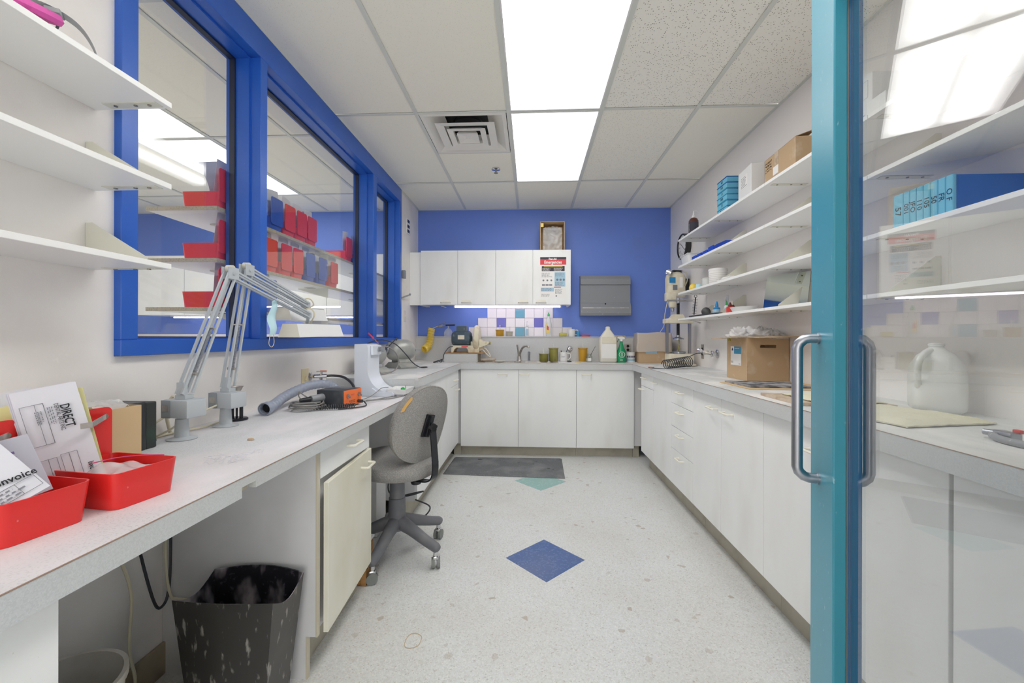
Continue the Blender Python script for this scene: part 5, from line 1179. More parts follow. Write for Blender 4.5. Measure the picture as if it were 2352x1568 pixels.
b = B(); b.M = bz; b.box(-.09, .02, -.1415, -.1405, .10, .17).box(-.10, -.02, -.142, -.1415, .11, .15); mk(b, 'printed_label', 'posterblue', t, False)
# ledge things
t = T('pump_bottle', 'small white pump soap bottle with blue lettering on the ledge', 'bottle', (-.045, 4.69, 1.2215)); x, y = -.052, 4.69
mk(B().lathe([(.022, .0005), (.024, .01), (.024, .09), (.018, .10), (.012, .105), (.012, .118), (0, .118)], (x, y, 1.2215), 20, sy=.7), 'bottle_body', 'milky', t)
mk(B().lathe([(.013, .118), (.013, .130), (.004, .132), (.004, .165), (.008, .166), (.008, .172), (0, .173)], (x, y, 1.2215), 14).bar((x, y, 1.39), (x-.03, y, 1.388), .008, .006), 'pump', 'white', t)
mk(B().box(x-.012, x+.012, y-.0178, y-.0172, 1.235, 1.305), 'label', 'posterblue', t, False); text('SOAP', .014, face((x, y-.018, 1.27), (0, 0, 1), (-1, 0, 0)), t, 'navy') if False else None
t = T('dish_soap', 'clear dish soap bottle with green cap and orange label on the ledge', 'bottle', (.185, 4.69, 1.2215)); x, y = .193, 4.69
mk(B().lathe([(.028, .0005), (.032, .01), (.031, .10), (.034, .13), (.026, .18), (.013, .215), (.011, .23), (0, .231)], (x, y, 1.2215), 24, sy=.6), 'bottle_body', 'milky', t)
mk(B().lathe([(.013, .231), (.013, .250), (.007, .254), (.006, .27), (0, .271)], (x, y, 1.2215), 16), 'cap', 'greencap', t)
mk(B().prism([(x-.026, 1.26), (x+.004, 1.26), (x+.004, 1.30), (x-.018, 1.37), (x-.026, 1.38)], y-.0225, y-.0215, 'y'), 'label', 'yellow', t, False); mk(B().prism([(x-.022, 1.30), (x, 1.29), (x, 1.33), (x-.018, 1.345)], y-.0235, y-.0227, 'y'), 'label_mark', 'posterred', t, False)
t = T('sponge', 'yellow-green sponge lying on the ledge beside stacked cups', 'sponge', (.36, 4.69, 1.2215)); b = B().obox((.355, 4.69, 1.2435), (.085, .055, .042), R(4), bev=.012); mk(b, 'sponge_body', 'sponge', t)
mug('white cup on the ledge right of the sponge', .455, 4.69, 1.2215, .040, .085, 1)
t = T('teal_bottle', 'small teal rounded bottle on the ledge beside the red file', 'bottle', (.525, 4.69, 1.2215)); mk(B().lathe([(.018, .0005), (.021, .01), (.021, .045), (.012, .062), (.0, .072)], (.527, 4.69, 1.2215), 18), 'bottle_body', 'caseteal', t)
t = T('red_case', 'small flat red case lying on the ledge', 'case', (.60, 4.69, 1.2215)); mk(B().box(.565, .665, 4.68, 4.71, 1.2217, 1.242, .004), 'case_body', 'redliq', t)
t = T('wooden_stick', 'pale wooden stick lying on the ledge above the spray bottle', 'stick', (.98, 4.69, 1.2215)); mk(B().box(.875, 1.055, 4.683, 4.70, 1.2217, 1.236, .004), 'stick_body', 'woodpale', t)
t = T('dome_tool', 'clear plastic dome with black crossbar handle on the ledge', 'dome', (-.99, 4.69, 1.2215)); x, y = -.955, 4.69
mk(B().lathe([(.052, .0005), (.053, .004), (.052, .04), (.042, .068), (.022, .086), (.008, .092), (.008, .118)], (x, y, 1.2215), 28, sy=.8), 'dome', 'clearhard', t); mk(B().cyl((x-.03, y, 1.347), (x+.075, y, 1.350), .009), 'crossbar', 'blackplastic', t)
t = T('air_gun', 'grey air gun hanging above the yellow coiled hose', 'air gun', (-1.06, 4.65, 1.33)); mk(B().cyl((-1.06, 4.66, 1.335), (-.988, 4.68, 1.347), .010).obox((-1.04, 4.665, 1.338), (.05, .022, .03), 0, ry=R(-10), bev=.006), 'gun_body', 'grey', t)
mk(B().tube([(-1.04, 4.665, 1.352), (-1.01, 4.665, 1.375), (-.99, 4.665, 1.378)], .0035, 6, 4), 'lever', 'steel', t); mk(B().tube([(-1.06, 4.66, 1.335), (-1.09, 4.64, 1.325), (-1.125, 4.62, 1.305)], .006, 8, 4), 'inlet', 'steeldirty', t)
t = T('coiled_hose', 'yellow coiled air hose hanging over the backsplash', 'hose', (-1.14, 4.6, 1.1))
hx = helix((-1.125, 4.60, 1.31), (-1.150, 4.585, 1.12), .034, 15, 16); mk(B().tube(hx, .0052, 7), 'coil', 'yellow', t)
hx = helix((-1.152, 4.583, 1.118), (-1.185, 4.54, 1.075), .038, 5, 18); mk(B().tube(hx, .0062, 7), 'coil_end', 'yellow', t)
mk(B().lathe([(.040, .0), (.043, .01), (.043, .03), (.036, .032), (.034, .0)], (-1.178, 4.55, 1.086), 24, axis=(-.45, -.75, -.45)), 'cuff', 'yellow', t)

# model trimmer on its stand
t = T('trimmer_stand', 'grey laminate block under the model trimmer', 'stand', (-.76, 4.45, ZW)); mk(B().box(-.925, -.575, 4.32, 4.62, ZW+.0005, ZW+.088, .002, 1), 'block', 'edge', t, False); mk(B().box(-.5745, -.568, 4.32, 4.62, ZW+.0005, ZW+.088), 'side_strip', 'edgetan', t, False)
tz = ZW+.0885
t = T('model_trimmer', 'cream cast model trimmer with slate-blue motor, stained with plaster', 'trimmer', (-.70, 4.45, tz))
mk(B().box(-.925, -.50, 4.33, 4.60, tz+.0002, tz+.013, .004), 'wooden_board', 'wood', t, False)
zb = tz+.0135
mk(B().prism([(-.86, zb), (-.84, zb), (-.825, zb+.035), (-.80, zb+.052), (-.70, zb+.055), (-.68, zb+.03), (-.675, zb), (-.56, zb), (-.56, zb+.075), (-.86, zb+.075)], 4.38, 4.56, 'y'), 'pedestal', 'trim', t, False)
mk(B().box(-.75, -.68, 4.3785, 4.3797, zb+.058, zb+.070), 'red_lettering', 'posterred', t, False)
mk(B().lathe([(.03, -.115), (.062, -.11), (.078, -.09), (.082, -.06), (.082, .05), (.078, .085), (.06, .10), (.02, .102)], (-.755, 4.47, zb+.150), 28, axis=(1, 0, 0)), 'motor', 'motorblue', t)
mk(B().box(-.815, -.705, 4.43, 4.51, zb+.215, zb+.285, .006), 'capacitor_box', 'motorblue', t, False)
mk(B().box(-.79, -.72, 4.386, 4.389, zb+.14, zb+.185), 'rating_plate', 'cream', t, False)
mk(B().lathe([(.02, .0), (.13, .003), (.145, .02), (.145, .045), (.13, .06), (.02, .062)], (-.625, 4.47, zb+.150), 32, axis=(1, 0, 0)), 'wheel_housing', 'trim', t)
mk(B().box(-.655, -.565, 4.40, 4.54, zb, zb+.12, .01).prism([(-.63, zb+.14), (-.545, zb+.14), (-.52, zb+.10), (-.52, zb+.03), (-.60, zb+.0)], 4.42, 4.52, 'y'), 'front_casting', 'trim', t, False)
mk(B().prism([(-.56, zb+.125), (-.475, zb+.115), (-.46, zb+.10), (-.47, zb+.085), (-.55, zb+.055), (-.56, zb+.055)], 4.38, 4.54, 'y'), 'work_table', 'trim', t, False)
mk(B().cyl((-.462, 4.47, zb+.100), (-.445, 4.47, zb+.098), .016), 'table_knob', 'olivejar', t)
mk(B().tube([(-.53, 4.42, zb+.05), (-.49, 4.40, zb+.04), (-.46, 4.40, zb+.0), (-.44, 4.40, zb-.045), (-.47, 4.40, zb-.03), (-.52, 4.40, zb+.03)], .006, 8, 5), 'drain_tube', 'cream', t)
mk(B().cyl((-.545, 4.45, zb-.0), (-.475, 4.42, zb-.012), .014, .003, n=12), 'spout', 'cream', t)
cable('motor_cable', 'dark cord running from the trimmer motor down to a coil on the worktop', [(-.84, 4.37, zb+.065), (-.885, 4.36, zb+.05), (-.92, 4.305, ZW+.09), (-.935, 4.29, ZW+.03), (-.98, 4.27, ZW+.02), (-1.02, 4.25, ZW+.006), (-1.0, 4.22, ZW+.006), (-.96, 4.23, ZW+.02), (-.93, 4.24, ZW+.036), (-.935, 4.23, ZW+.008), (-.98, 4.24, ZW+.02), (-.975, 4.22, ZW+.006)], .0042, 'cabledark')
t = T('roller', 'dirty cream rolled tube lying left of the sink', 'tube', (-.46, 4.38, ZW)); mk(B().cyl((-.545, 4.40, ZW+.022), (-.395, 4.40, ZW+.022), .016).cyl((-.395, 4.40, ZW+.022), (-.388, 4.40, ZW+.022), .018), 'roll', 'woodpale', t)
t = T('dish', 'shallow cream dish lying on the sink rim', 'dish', (-.34, 4.30, ZW+.004)); mk(B().lathe([(.02, .0045), (.05, .007), (.068, .014), (.07, .016), (.066, .016), (.048, .010), (0, .008)], (-.34, 4.315, ZW), 26), 'dish_body', 'cream', t)

# paper-towel dispenser
t = T('towel_dispenser', 'dusty grey metal paper-towel dispenser on the blue wall', 'dispenser', (.815, YB, 1.45))
x0, x1 = .545, 1.095
mk(B().prism([(YB-.0005, 1.905), (YB-.09, 1.905), (YB-.125, 1.865), (YB-.130, 1.83), (YB-.130, 1.80), (YB-.118, 1.795), (YB-.112, 1.60), (YB-.118, 1.592), (YB-.0005, 1.592)], x0, x1, 'x'), 'upper_case', 'grey', t, False)
mk(B().prism([(YB-.0005, 1.591), (YB-.119, 1.591), (YB-.145, 1.55), (YB-.145, 1.48), (YB-.135, 1.455), (YB-.0005, 1.455)], x0-.002, x1+.002, 'x'), 'lower_case', 'grey', t, False)
mk(B().box(x0+.02, x1-.02, YB-.1475, YB-.1452, 1.535, 1.545), 'tear_edge', 'steeldirty', t, False); mk(B().cyl((.82, YB-.12, 1.585), (.82, YB-.128, 1.583), .008), 'lock', 'dark', t)
# safety poster
t = T('poster', 'first-aid poster with red heading taped to the right wall-cabinet door', 'poster', (.23, YU-.02, 1.63)); PY = YU-.0192
def PP(x0, x1, z0, z1, m, d, nm): return mk(B().box(x0, x1, PY-d-.0003, PY-d, z0, z1), nm, m, t, False)
PP(.090, .366, 1.632, 2.066, 'labelwhite', .0, 'sheet'); PP(.090, .366, 2.043, 2.066, 'posterblack', .0004, 'dark_band'); PP(.090, .366, 1.985, 2.043, 'posterred', .0004, 'red_band')
text('First Aid', .030, face((.222, PY-.001, 2.044), (1, 0, 0), (0, 0, 1)), t, 'labelwhite', sx=.8, bold=.0012); text('Emergencies', .046, face((.226, PY-.001, 2.010), (1, 0, 0), (0, 0, 1)), t, 'labelwhite', sx=.80, bold=.0012)
PP(.107, .350, 1.915, 1.970, 'posterblack', .0004, 'dark_panel'); PP(.130, .326, 1.960, 1.966, 'posteryellow', .0008, 'yellow_line')
PP(.243, .356, 1.752, 1.905, 'posterblue', .0004, 'blue_panel'); PP(.098, .238, 1.700, 1.740, 'posterblue', .0004, 'blue_panel'); PP(.236, .312, 1.741, 1.749, 'redliq', .0008, 'red_line')
for (cx_, cz, w_, h_, rw, mm, sd) in ((.165, 1.935, .10, .034, 4, 'labelwhite', 1), (.285, 1.935, .10, .034, 4, 'labelwhite', 2), (.167, 1.875, .12, .05, 6, 'inkgrey', 3), (.300, 1.880, .10, .04, 5, 'inkgrey', 4), (.300, 1.780, .10, .045, 5, 'inkgrey', 5), (.165, 1.720, .12, .03, 3, 'inkgrey', 6), (.300, 1.70, .10, .06, 5, 'inkgrey', 7), (.165, 1.660, .12, .03, 3, 'inkgrey', 8)):
    strokes(t, face((cx_, PY-.0008, cz), (1, 0, 0), (0, 0, 1)), w_, h_, rw, mm, seed=sd)
b = B()
for i in range(3):
    b.lathe([(.012, 0), (.012, .0004)], (.273+.034*i, PY-.0008, 1.824), 12, axis=(0, -1, 0)); b.lathe([(.010, 0), (.010, .0004)], (.125+.042*i, PY-.0008, 1.818), 12, axis=(0, -1, 0)).box(.110+.038*i, .142+.038*i, PY-.0013, PY-.0009, 1.762, 1.776)
b.lathe([(.008, 0), (.008, .0004)], (.262, PY-.0008, 1.652), 12, axis=(0, -1, 0)); mk(b, 'small_figures', 'inkgrey', t, False)['kind'] = 'stuff'
# box with bags on the wall cabinet
t = T('cardboard_box', 'open-fronted cardboard box stuffed with clear bags on the wall cabinet', 'box', (.22, 4.5, 2.1445))
b = B(); x0, x1, y0, y1, z0, z1 = .091, .352, 4.43, 4.66, 2.1445, 2.455; b.box(x0, x1, y1-.004, y1, z0, z1).box(x0, x0+.006, y0, y1-.004, z0, z1).box(x1-.006, x1, y0, y1-.004, z0, z1).box(x0+.006, x1-.006, y0, y1-.004, z0, z0+.005).box(x0+.006, x1-.006, y0, y1-.004, z1-.005, z1); mk(b, 'carton', 'cardlight', t, False)
mk(B().box(x0+.006, x0+.035, y0-.003, y0-.0005, z1-.06, z1-.02), 'yellow_flap', 'yellow', t, False); mk(B().sheet(lambda u, v: (x0+.035+.20*u+.01*mn.noise(Vector((v*4, 0, 1))), y0+.06-.045*math.sin(PI*u)*math.sin(PI*min(v*1.1, 1))+.03*mn.noise(Vector((u*5, v*6, 0))), z0+.008+.245*v), 22, 26), 'clear_bag', 'bag', t)
mk(B().sheet(lambda u, v: (x0+.03+.21*u, y0+.08+.035*mn.noise(Vector((u*6, v*7, 5))), z0+.01+.27*v*(1-.15*abs(u-.5))), 22, 26), 'inner_bag', 'bagwhite', t)
mk(B().box(x0+.08, x1-.07, y0+.11, y0+.16, z1-.09, z1-.03, .01), 'dark_bundle', 'navy', t, False)

# ================================================================== RIGHT WALL: PRESS, AIR HOSE, VALVE
px, py = 1.405, 3.975
t = T('vacuum_mixer', 'cream vacuum mixer on two chrome posts in the right back corner', 'machine', (px, py, ZW))
mk(B().lathe([(.11, .0006), (.135, .006), (.135, .018), (.10, .024)], (px+.01, py, ZW), 32).box(px-.115, px+.10, py-.09, py+.09, ZW+.02, ZW+.115, .012), 'base', 'cream', t)
mk(B().lathe([(.055, .115), (.06, .12), (.06, .135), (.05, .14), (0, .14)], (px-.015, py-.01, ZW), 28), 'chuck_plate', 'steel', t)
for s in (-1, 1): mk(B().box(px+s*.105-.015-.012, px+s*.105-.015+.012, py-.012, py+.012, ZW+.116, 1.345), 'post', 'steel', t, False)
mk(B().box(px-.145, px+.105, py-.06, py+.06, 1.345, 1.39, .008).prism([(px-.10, 1.391), (px+.04, 1.391), (px+.015, 1.43), (px-.065, 1.43)], py-.04, py+.04, 'y'), 'crosshead', 'cream', t, False)
b = B(); pr = []
for i in range(70): pr += [(.0155, 1.22+.0075*i), (.0135, 1.22375+.0075*i)]
mk(b.lathe([(.0, 1.22)]+[(r_, z) for r_, z in pr if z < 1.56]+[(0, 1.56)], (px-.02, py-.01, 0), 16), 'threaded_spindle', 'blackmetal', t)
mk(B().lathe([(.0, 1.195), (.052, 1.195), (.050, 1.203), (.018, 1.218), (.0155, 1.235), (0, 1.235)], (px-.02, py-.01, 0), 26), 'press_plate', 'steel', t)
mk(B().cyl((px-.125, py-.02, 1.560), (px+.11, py-.02, 1.560), .010), 'turn_bar', 'chrome', t); mk(B().cyl((px-.02, py-.012, 1.535), (px-.02, py-.012, 1.585), .017), 'bar_hub', 'steel', t)
mk(B().tube([(px-.01, py, 1.20), (px-.005, py, 1.15), (px-.02, py, ZW+.14)], .006, 8, 4), 'clear_tube', 'olivejar', t)
# wall-hung mixer head
mx_, my_ = 1.43, 4.18
t = T('mixer_head', 'cream mixer motor with gauge mounted high in the right back corner', 'machine', (mx_, my_, 1.6))
mk(B().lathe([(.03, 1.61), (.085, 1.615), (.095, 1.63), (.095, 1.80), (.085, 1.835), (.05, 1.86), (0, 1.862)], (mx_, my_, 0), 30), 'motor_housing', 'cream', t)
mk(B().box(mx_-.05, XR-.001, my_+.0, my_+.10, 1.66, 1.80, .006), 'wall_mount', 'blackplastic', t, False)
mk(B().box(mx_-.115, mx_-.02, my_-.10, my_-.02, 1.57, 1.655, .01).lathe([(.02, 1.50), (.035, 1.51), (.045, 1.57)], (mx_-.045, my_-.06, 0), 20), 'gear_block', 'cream', t)
mk(B().lathe([(.0, 1.468), (.014, 1.468), (.016, 1.49), (.012, 1.505), (0, 1.505)], (mx_-.045, my_-.06, 0), 16), 'drive_socket', 'steel', t)
mk(B().lathe([(.024, 0), (.026, .006), (.026, .03), (.012, .034)], (mx_-.085, my_-.08, 1.845), 22, axis=(-.5, -.75, .1)), 'gauge', 'chrome', t); mk(B().cyl((mx_-.078, my_-.07, 1.845), (mx_-.03, my_-.02, 1.845), .012), 'gauge_stem', 'blackplastic', t)
mk(B().obox((mx_+.01, my_-.03, 1.868), (.10, .03, .022), R(15), bev=.004), 'top_fitting', 'blackplastic', t); mk(B().tube([(mx_+.05, my_-.03, 1.87), (mx_+.09, my_-.05, 1.85), (mx_+.10, my_-.05, 1.78), (mx_+.07, my_-.07, 1.72)], .006, 8, 5), 'vacuum_tube', 'palejar', t)
mk(B().box(mx_-.088, mx_-.030, my_-.0965, my_-.094, 1.745, 1.80), 'blue_label', 'bottleblue', t, False); mk(B().box(mx_-.055, mx_-.012, my_-.0975, my_-.095, 1.675, 1.725), 'printed_label', 'inkgrey', t, False); mk(B().box(mx_+.01, mx_+.04, my_-.0975, my_-.090, 1.70, 1.80), 'sight_tube', 'labelwhite', t, False)
mk(B().tube([(mx_-.10, my_-.08, 1.57), (mx_-.115, my_-.05, 1.45), (mx_-.11, my_, 1.33), (mx_-.13, my_+.05, 1.27)], .004, 6, 5), 'power_lead', 'cablewhite', t)
# air coil and valve
t = T('coiled_air_hose', 'black and cream coiled air hose with red nozzle on the right worktop', 'hose', (1.2, 3.72, ZW))
mk(B().tube(helix((1.115, 3.50, ZW+.042), (1.375, 3.66, ZW+.060), .036, 13, 16, .044), .0036, 7), 'coil', 'cabledark', t)
mk(B().tube([(1.375, 3.66, ZW+.10), (1.42, 3.62, ZW+.13), (1.47, 3.60, ZW+.135), (1.50, 3.60, 1.075)], .0036, 7, 5), 'lead', 'cabledark', t)
mk(B().tube([(1.115, 3.50, ZW+.006), (1.05, 3.55, ZW+.006), (1.0+.03, 3.585, ZW+.007)], .0034, 7, 4), 'lead', 'cabledark', t)
mk(B().cyl((1.045, 3.575, ZW+.009), (1.01+.015, 3.60, ZW+.009), .0065), 'fitting', 'wood', t); mk(B().cyl((1.025, 3.60, ZW+.009), (1.010, 3.625, ZW+.009), .007, .003), 'red_nozzle', 'redliq', t)
t = T('air_valve', 'chrome air valve with round flange on the right wall', 'valve', (XR, 3.58, 1.075))
mk(B().lathe([(.036, .0005), (.036, .006), (.026, .012), (.014, .016), (.014, .03), (.024, .034), (.026, .05), (.014, .056)], (XR, 3.56, 1.075), 28, axis=(-1, 0, 0)), 'flange', 'chrome', t)
mk(B().cyl((XR-.05, 3.56, 1.075), (1.475, 3.62, 1.085), .011).obox((1.49, 3.605, 1.084), (.05, .032, .034), R(-20), bev=.006), 'valve_body', 'steeldirty', t)
mk(B().lathe([(.022, 0), (.024, .005), (.024, .018), (.010, .02)], (1.455, 3.63, 1.095), 22, axis=(-.6, -.8, .1)), 'gauge', 'chrome', t)
t = T('wall_clock', 'round white wall clock with black case behind the top right shelves', 'clock', (XR, 4.22, 2.14))
kx, ky, kz = XR-.001, 4.26, 2.135
mk(B().lathe([(.125, 0), (.13, .005), (.13, .05), (.122, .056), (.118, .05), (.118, .039), (0, .039)], (kx, ky, kz), 44, axis=(-1, 0, 0)), 'clock_case', 'blackplastic', t)
mk(B().lathe([(.1185, .04), (0, .0405)], (kx, ky, kz), 44, axis=(-1, 0, 0)), 'dial', 'labelwhite', t)
b = B(); b.M = face((kx-.0412, ky, kz), (0, -1, 0), (0, 0, 1))
for i in range(12): a = i*PI/6; b.obox((.095*math.cos(a), .095*math.sin(a), 0), (.014, .004, .0008), a)
mk(b, 'hour_marks', 'ink', t, False)['kind'] = 'stuff'
for i in range(1, 13):
    a = PI/2-i*PI/6; text(str(i), .026, face((kx-.0412, ky, kz), (0, -1, 0), (0, 0, 1)) @ Matrix.Translation((.076*math.cos(a), .076*math.sin(a), 0)), t, 'ink', name='numeral')
b = B(); b.M = face((kx-.042, ky, kz), (0, -1, 0), (0, 0, 1)); b.obox((.024*math.cos(2.5), .024*math.sin(2.5), 0), (.055, .005, .0008), 2.5); mk(b, 'hour_hand', 'ink', t, False)
b = B(); b.M = face((kx-.043, ky, kz), (0, -1, 0), (0, 0, 1)); b.obox((.036*math.cos(-.6), .036*math.sin(-.6), 0), (.085, .004, .0008), -.6); mk(b, 'minute_hand', 'ink', t, False)

# ------------------------------------------------------------------ things on the right shelves
Z0, Z1, Z2, Z3 = [z+.0006 for z in LEV]
t = T('brown_bottle', 'brown antiseptic bottle with white spout on the top right shelf end', 'bottle', (1.42, 3.66, Z0)); x, y = 1.41, 3.665
mk(B().lathe([(.036, 0), (.040, .006), (.040, .135), (.030, .155), (.016, .163)], (x, y, Z0), 26), 'bottle_body', 'brown', t)
mk(B().lathe([(.0165, .1635), (.0165, .18), (.008, .186), (.004, .225), (0, .226)], (x, y, Z0), 18), 'spout_cap', 'white', t); mk(B().tube([(x, y, Z0+.222), (x+.02, y-.02, Z0+.218), (x+.045, y-.03, Z0+.18)], .0012, 5, 5), 'tether', 'white', t)
mk(B().lathe([(.0404, .03), (.0404, .12)], (x, y, Z0), 26), 'label', 'strapdark', t); 
strokes(t, face((x-.0410, y-.010, Z0+.075), (-.25, -.97, 0) , (0, 0, 1)), .045, .07, 6, 'labelwhite', seed=5)
# stack of blue cases on the top shelf
sc = 'blue plastic cases stacked on the top right shelf'
lab = ['JX LC', '51', '100', '11', '101', '60']
for k in range(6):
    z = Z0+.0405*k; d = (.0, .003, -.003, .002, -.002, .0)[k]
    t = T('plastic_case', 'light blue plastic case, %s in the top-shelf stack' % ['lowest', 'second from bottom', 'third from bottom', 'third from top', 'second from top with blue rim', 'topmost, with blue lid'][k], 'case', (1.46, 2.98, z), 0, sc)
    m = 'caselight' if k not in (3,) else 'caseteal'
    mk(B().box(1.352+d, 1.565, 2.925+d, 3.075+d, z, z+.034, .003), 'case_body', 'caselight' , t, False)
    mk(B().box(1.350+d, 1.566, 2.923+d, 3.077+d, z+.0343, z+.0395, .001, 1), 'lid', 'caseblue' if k >= 4 else 'caseteal', t, False)
    text(lab[k], .026, face((1.3515+d-.0004, 3.0+d, z+.018), (0, -1, 0), (0, 0, 1)), t, 'ink', name='handwriting')
t = T('blue_tray', 'dark blue plastic tray edge standing behind the white carton', 'tray', (1.50, 2.83, Z0)); mk(B().box(1.455, 1.465, 2.795, 2.865, Z0, Z0+.25, .003).box(1.4655, 1.56, 2.855, 2.865, Z0, Z0+.25, .003), 'tray_body', 'binblue', t, False)
t = T('white_carton', 'white cardboard carton with a printed label on the top right shelf', 'box', (1.45, 2.68, Z0))
wm = Matrix.Translation((1.455, 2.675, Z0)) @ Matrix.Rotation(R(-6), 4, 'Z'); b = B(); b.M = wm; b.box(-.105, .095, -.10, .10, 0, .19, .002, 1); mk(b, 'carton', 'white', t, False)
b = B(); b.M = wm; b.box(-.1062, -.1052, -.05, .055, .07, .15); mk(b, 'label', 'labelwhite', t, False); strokes(t, wm @ face((-.1064, 0, .11), (0, -1, 0), (0, 0, 1)), .09, .07, 7, 'inkgrey', seed=21)
b = B(); b.M = wm; b.box(-.03, -.027, -.1005, -.1001, 0, .19).box(.0, .003, -.1005, -.1001, 0, .19).box(.03, .033, -.1005, -.1001, 0, .19); mk(b, 'flap_edges', 'paper2', t, False)['kind'] = 'stuff'
t = T('cardboard_box', 'brown cardboard box with handwriting near the glass door frame, top shelf', 'box', (1.46, 2.3, Z0))
bm_ = Matrix.Translation((1.462, 2.32, Z0)) @ Matrix.Rotation(R(-3), 4, 'Z'); b = B(); b.M = bm_
b.box(-.108, .09, -.155, .155, 0, .150, .001, 1); mk(b, 'carton', 'card', t, False)
b = B(); b.M = bm_; b.add([(-.108, -.153, .151), (-.108, .153, .151), (.0, .153, .19), (.0, -.153, .19), (-.108, -.153, .148), (-.108, .153, .148), (.0, .153, .187), (.0, -.153, .187)], [(0, 1, 2, 3), (7, 6, 5, 4), (0, 4, 5, 1), (1, 5, 6, 2), (3, 7, 4, 0), (2, 6, 7, 3)]); mk(b, 'top_flap', 'carddark', t, False)
b = B(); b.M = bm_; b.box(-.1092, -.1082, .005, .045, .02, .152); mk(b, 'tape', 'woodpale', t, False); b = B(); b.M = bm_; b.box(-.1096, -.1093, .005, .06, .03, .075); mk(b, 'label', 'labelwhite', t, False)
scribble(t, bm_ @ face((-.1093, .105, .10), (0, -1, 0), (0, 0, 1)), .075, .065, 4, 'ink', 41, .0009)
# white cartons behind the door glass, top shelf
t = T('white_carton', 'white carton seen through the door glass, lower of two stacked', 'box', (1.45, 1.62, Z0)); mk(B().box(1.37, 1.56, 1.665, 1.90, Z0, Z0+.082, .002, 1), 'carton', 'white', t, False); strokes(t, face((1.3695, 1.78, Z0+.03), (0, -1, 0), (0, 0, 1)), .08, .02, 2, 'inkblue', seed=3)
t = T('white_carton', 'white carton with boxed print, stacked on another behind the door glass', 'box', (1.45, 1.72, Z0+.085)); mk(B().box(1.375, 1.55, 1.735, 1.90, Z0+.0825, Z0+.20, .002, 1), 'carton', 'white', t, False)
frames(t, face((1.3745, 1.80, Z0+.14), (0, -1, 0), (0, 0, 1)), [(-.05, .045, -.035, .035)]); strokes(t, face((1.3745, 1.80, Z0+.14), (0, -1, 0), (0, 0, 1)), .07, .03, 2, 'inkgrey', seed=3)
# second shelf: tub and four blue bins
t = T('food_tub', 'white rectangular plastic tub on the end of the second right shelf', 'tub', (1.42, 3.68, Z1))
b = B(); b.M = Matrix.Translation((1.435, 3.70, Z1)) @ Matrix.Rotation(R(-4), 4, 'Z'); tray(b, 0, 0, 0, .15, .19, .185, .225, .082, .02, .003); mk(b, 'tub_body', 'white', t)
b = B(); b.M = Matrix.Translation((1.435, 3.70, Z1)) @ Matrix.Rotation(R(-4), 4, 'Z'); b.box(-.098, .098, -.118, -.1125, .078, .083).box(-.098, .098, .1125, .118, .078, .083).box(-.098, -.0925, -.112, .112, .078, .083).box(.0925, .098, -.112, .112, .078, .083); mk(b, 'rim_lip', 'white', t, False)
for k in range(4):
    y = 3.45-.105*k
    t = T('parts_tray', 'deep blue open parts tray, %s on the second right shelf' % ['farthest of four', 'second of four from the tub', 'third of four from the tub', 'nearest of four'][k], 'tray', (1.44, y, Z1), 0, 'blue trays on the second right shelf')
    h = .030+.012*(k == 3)
    b = B(); b.prism([(1.335, Z1), (1.55, Z1), (1.55, Z1+h+.03), (1.42, Z1+h+.03), (1.352, Z1+h), (1.335, Z1+.02)], y-.048, y-.045, 'y').prism([(1.335, Z1), (1.55, Z1), (1.55, Z1+h+.03), (1.42, Z1+h+.03), (1.352, Z1+h), (1.335, Z1+.02)], y+.045, y+.048, 'y')
    mk(b.box(1.335, 1.55, y-.045, y+.045, Z1, Z1+.003).box(1.332, 1.335, y-.046, y+.046, Z1, Z1+h*.9).box(1.547, 1.55, y-.045, y+.045, Z1+.003, Z1+h+.03), 'tray_body', 'binblue', t, False)
# pink filter on second shelf behind glass
t = T('filter_disc', 'pink round filter on the second right shelf behind the door glass', 'filter', (1.44, 1.5, Z1)); mk(B().lathe([(.045, 0), (.055, .006), (.055, .018), (.03, .03), (0, .032)], (1.42, 1.49, Z1+.0), 26), 'disc', 'pink', t)
# third shelf
t = T('yellow_egg', 'yellow egg-shaped timer on the end of the third right shelf', 'timer', (1.40, 3.64, Z2)); mk(B().lathe([(.018, 0), (.032, .012), (.036, .028), (.030, .050), (.016, .064), (0, .068)], (1.40, 3.64, Z2), 24), 'egg_body', 'yellow', t)
jar('small clear lidded jar with blue label on the third right shelf', 1.44, 3.46, Z2, .038, .085, 'milky', True, False, 'palejar', 'small_jar')
t = T('blue_label_pot', 'pale blue-white pot in front of the small lidded jar', 'pot', (1.38, 3.44, Z2)); mk(B().lathe([(.02, 0), (.022, .03), (.015, .036), (0, .037)], (1.365, 3.44, Z2), 20), 'pot_body', 'mask', t)
t = T('white_tub', 'round white lidded tub with printed label on the third right shelf', 'tub', (1.44, 3.18, Z2)); mk(B().lathe([(.060, 0), (.064, .005), (.066, .115)], (1.445, 3.27, Z2), 34), 'tub_body', 'labelwhite', t); mk(B().lathe([(.069, .112), (.069, .128), (.064, .131), (0, .131)], (1.445, 3.27, Z2), 34), 'lid', 'white', t)
b = B()
for k in range(6): b.lathe([(.0658, .026+.013*k), (.0658, .0275+.013*k)], (1.445, 3.27, Z2), 34)
mk(b, 'label_print', 'steeldirty', t)['kind'] = 'stuff'
rr = random.Random(9); b = B()
for i in range(22): b.lathe([(.0, 0), (.010, .003), (.011, .010), (.0, .016)], (1.37+rr.uniform(-.03, .05), 3.0+rr.uniform(-.16, .07), Z2+rr.uniform(0, .006)), 8, sx=rr.uniform(.7, 1.4))
one(b, 'plaster_bits', 'white', 'scatter of small white plaster pieces on the third right shelf', 'plaster pieces', kind='stuff')
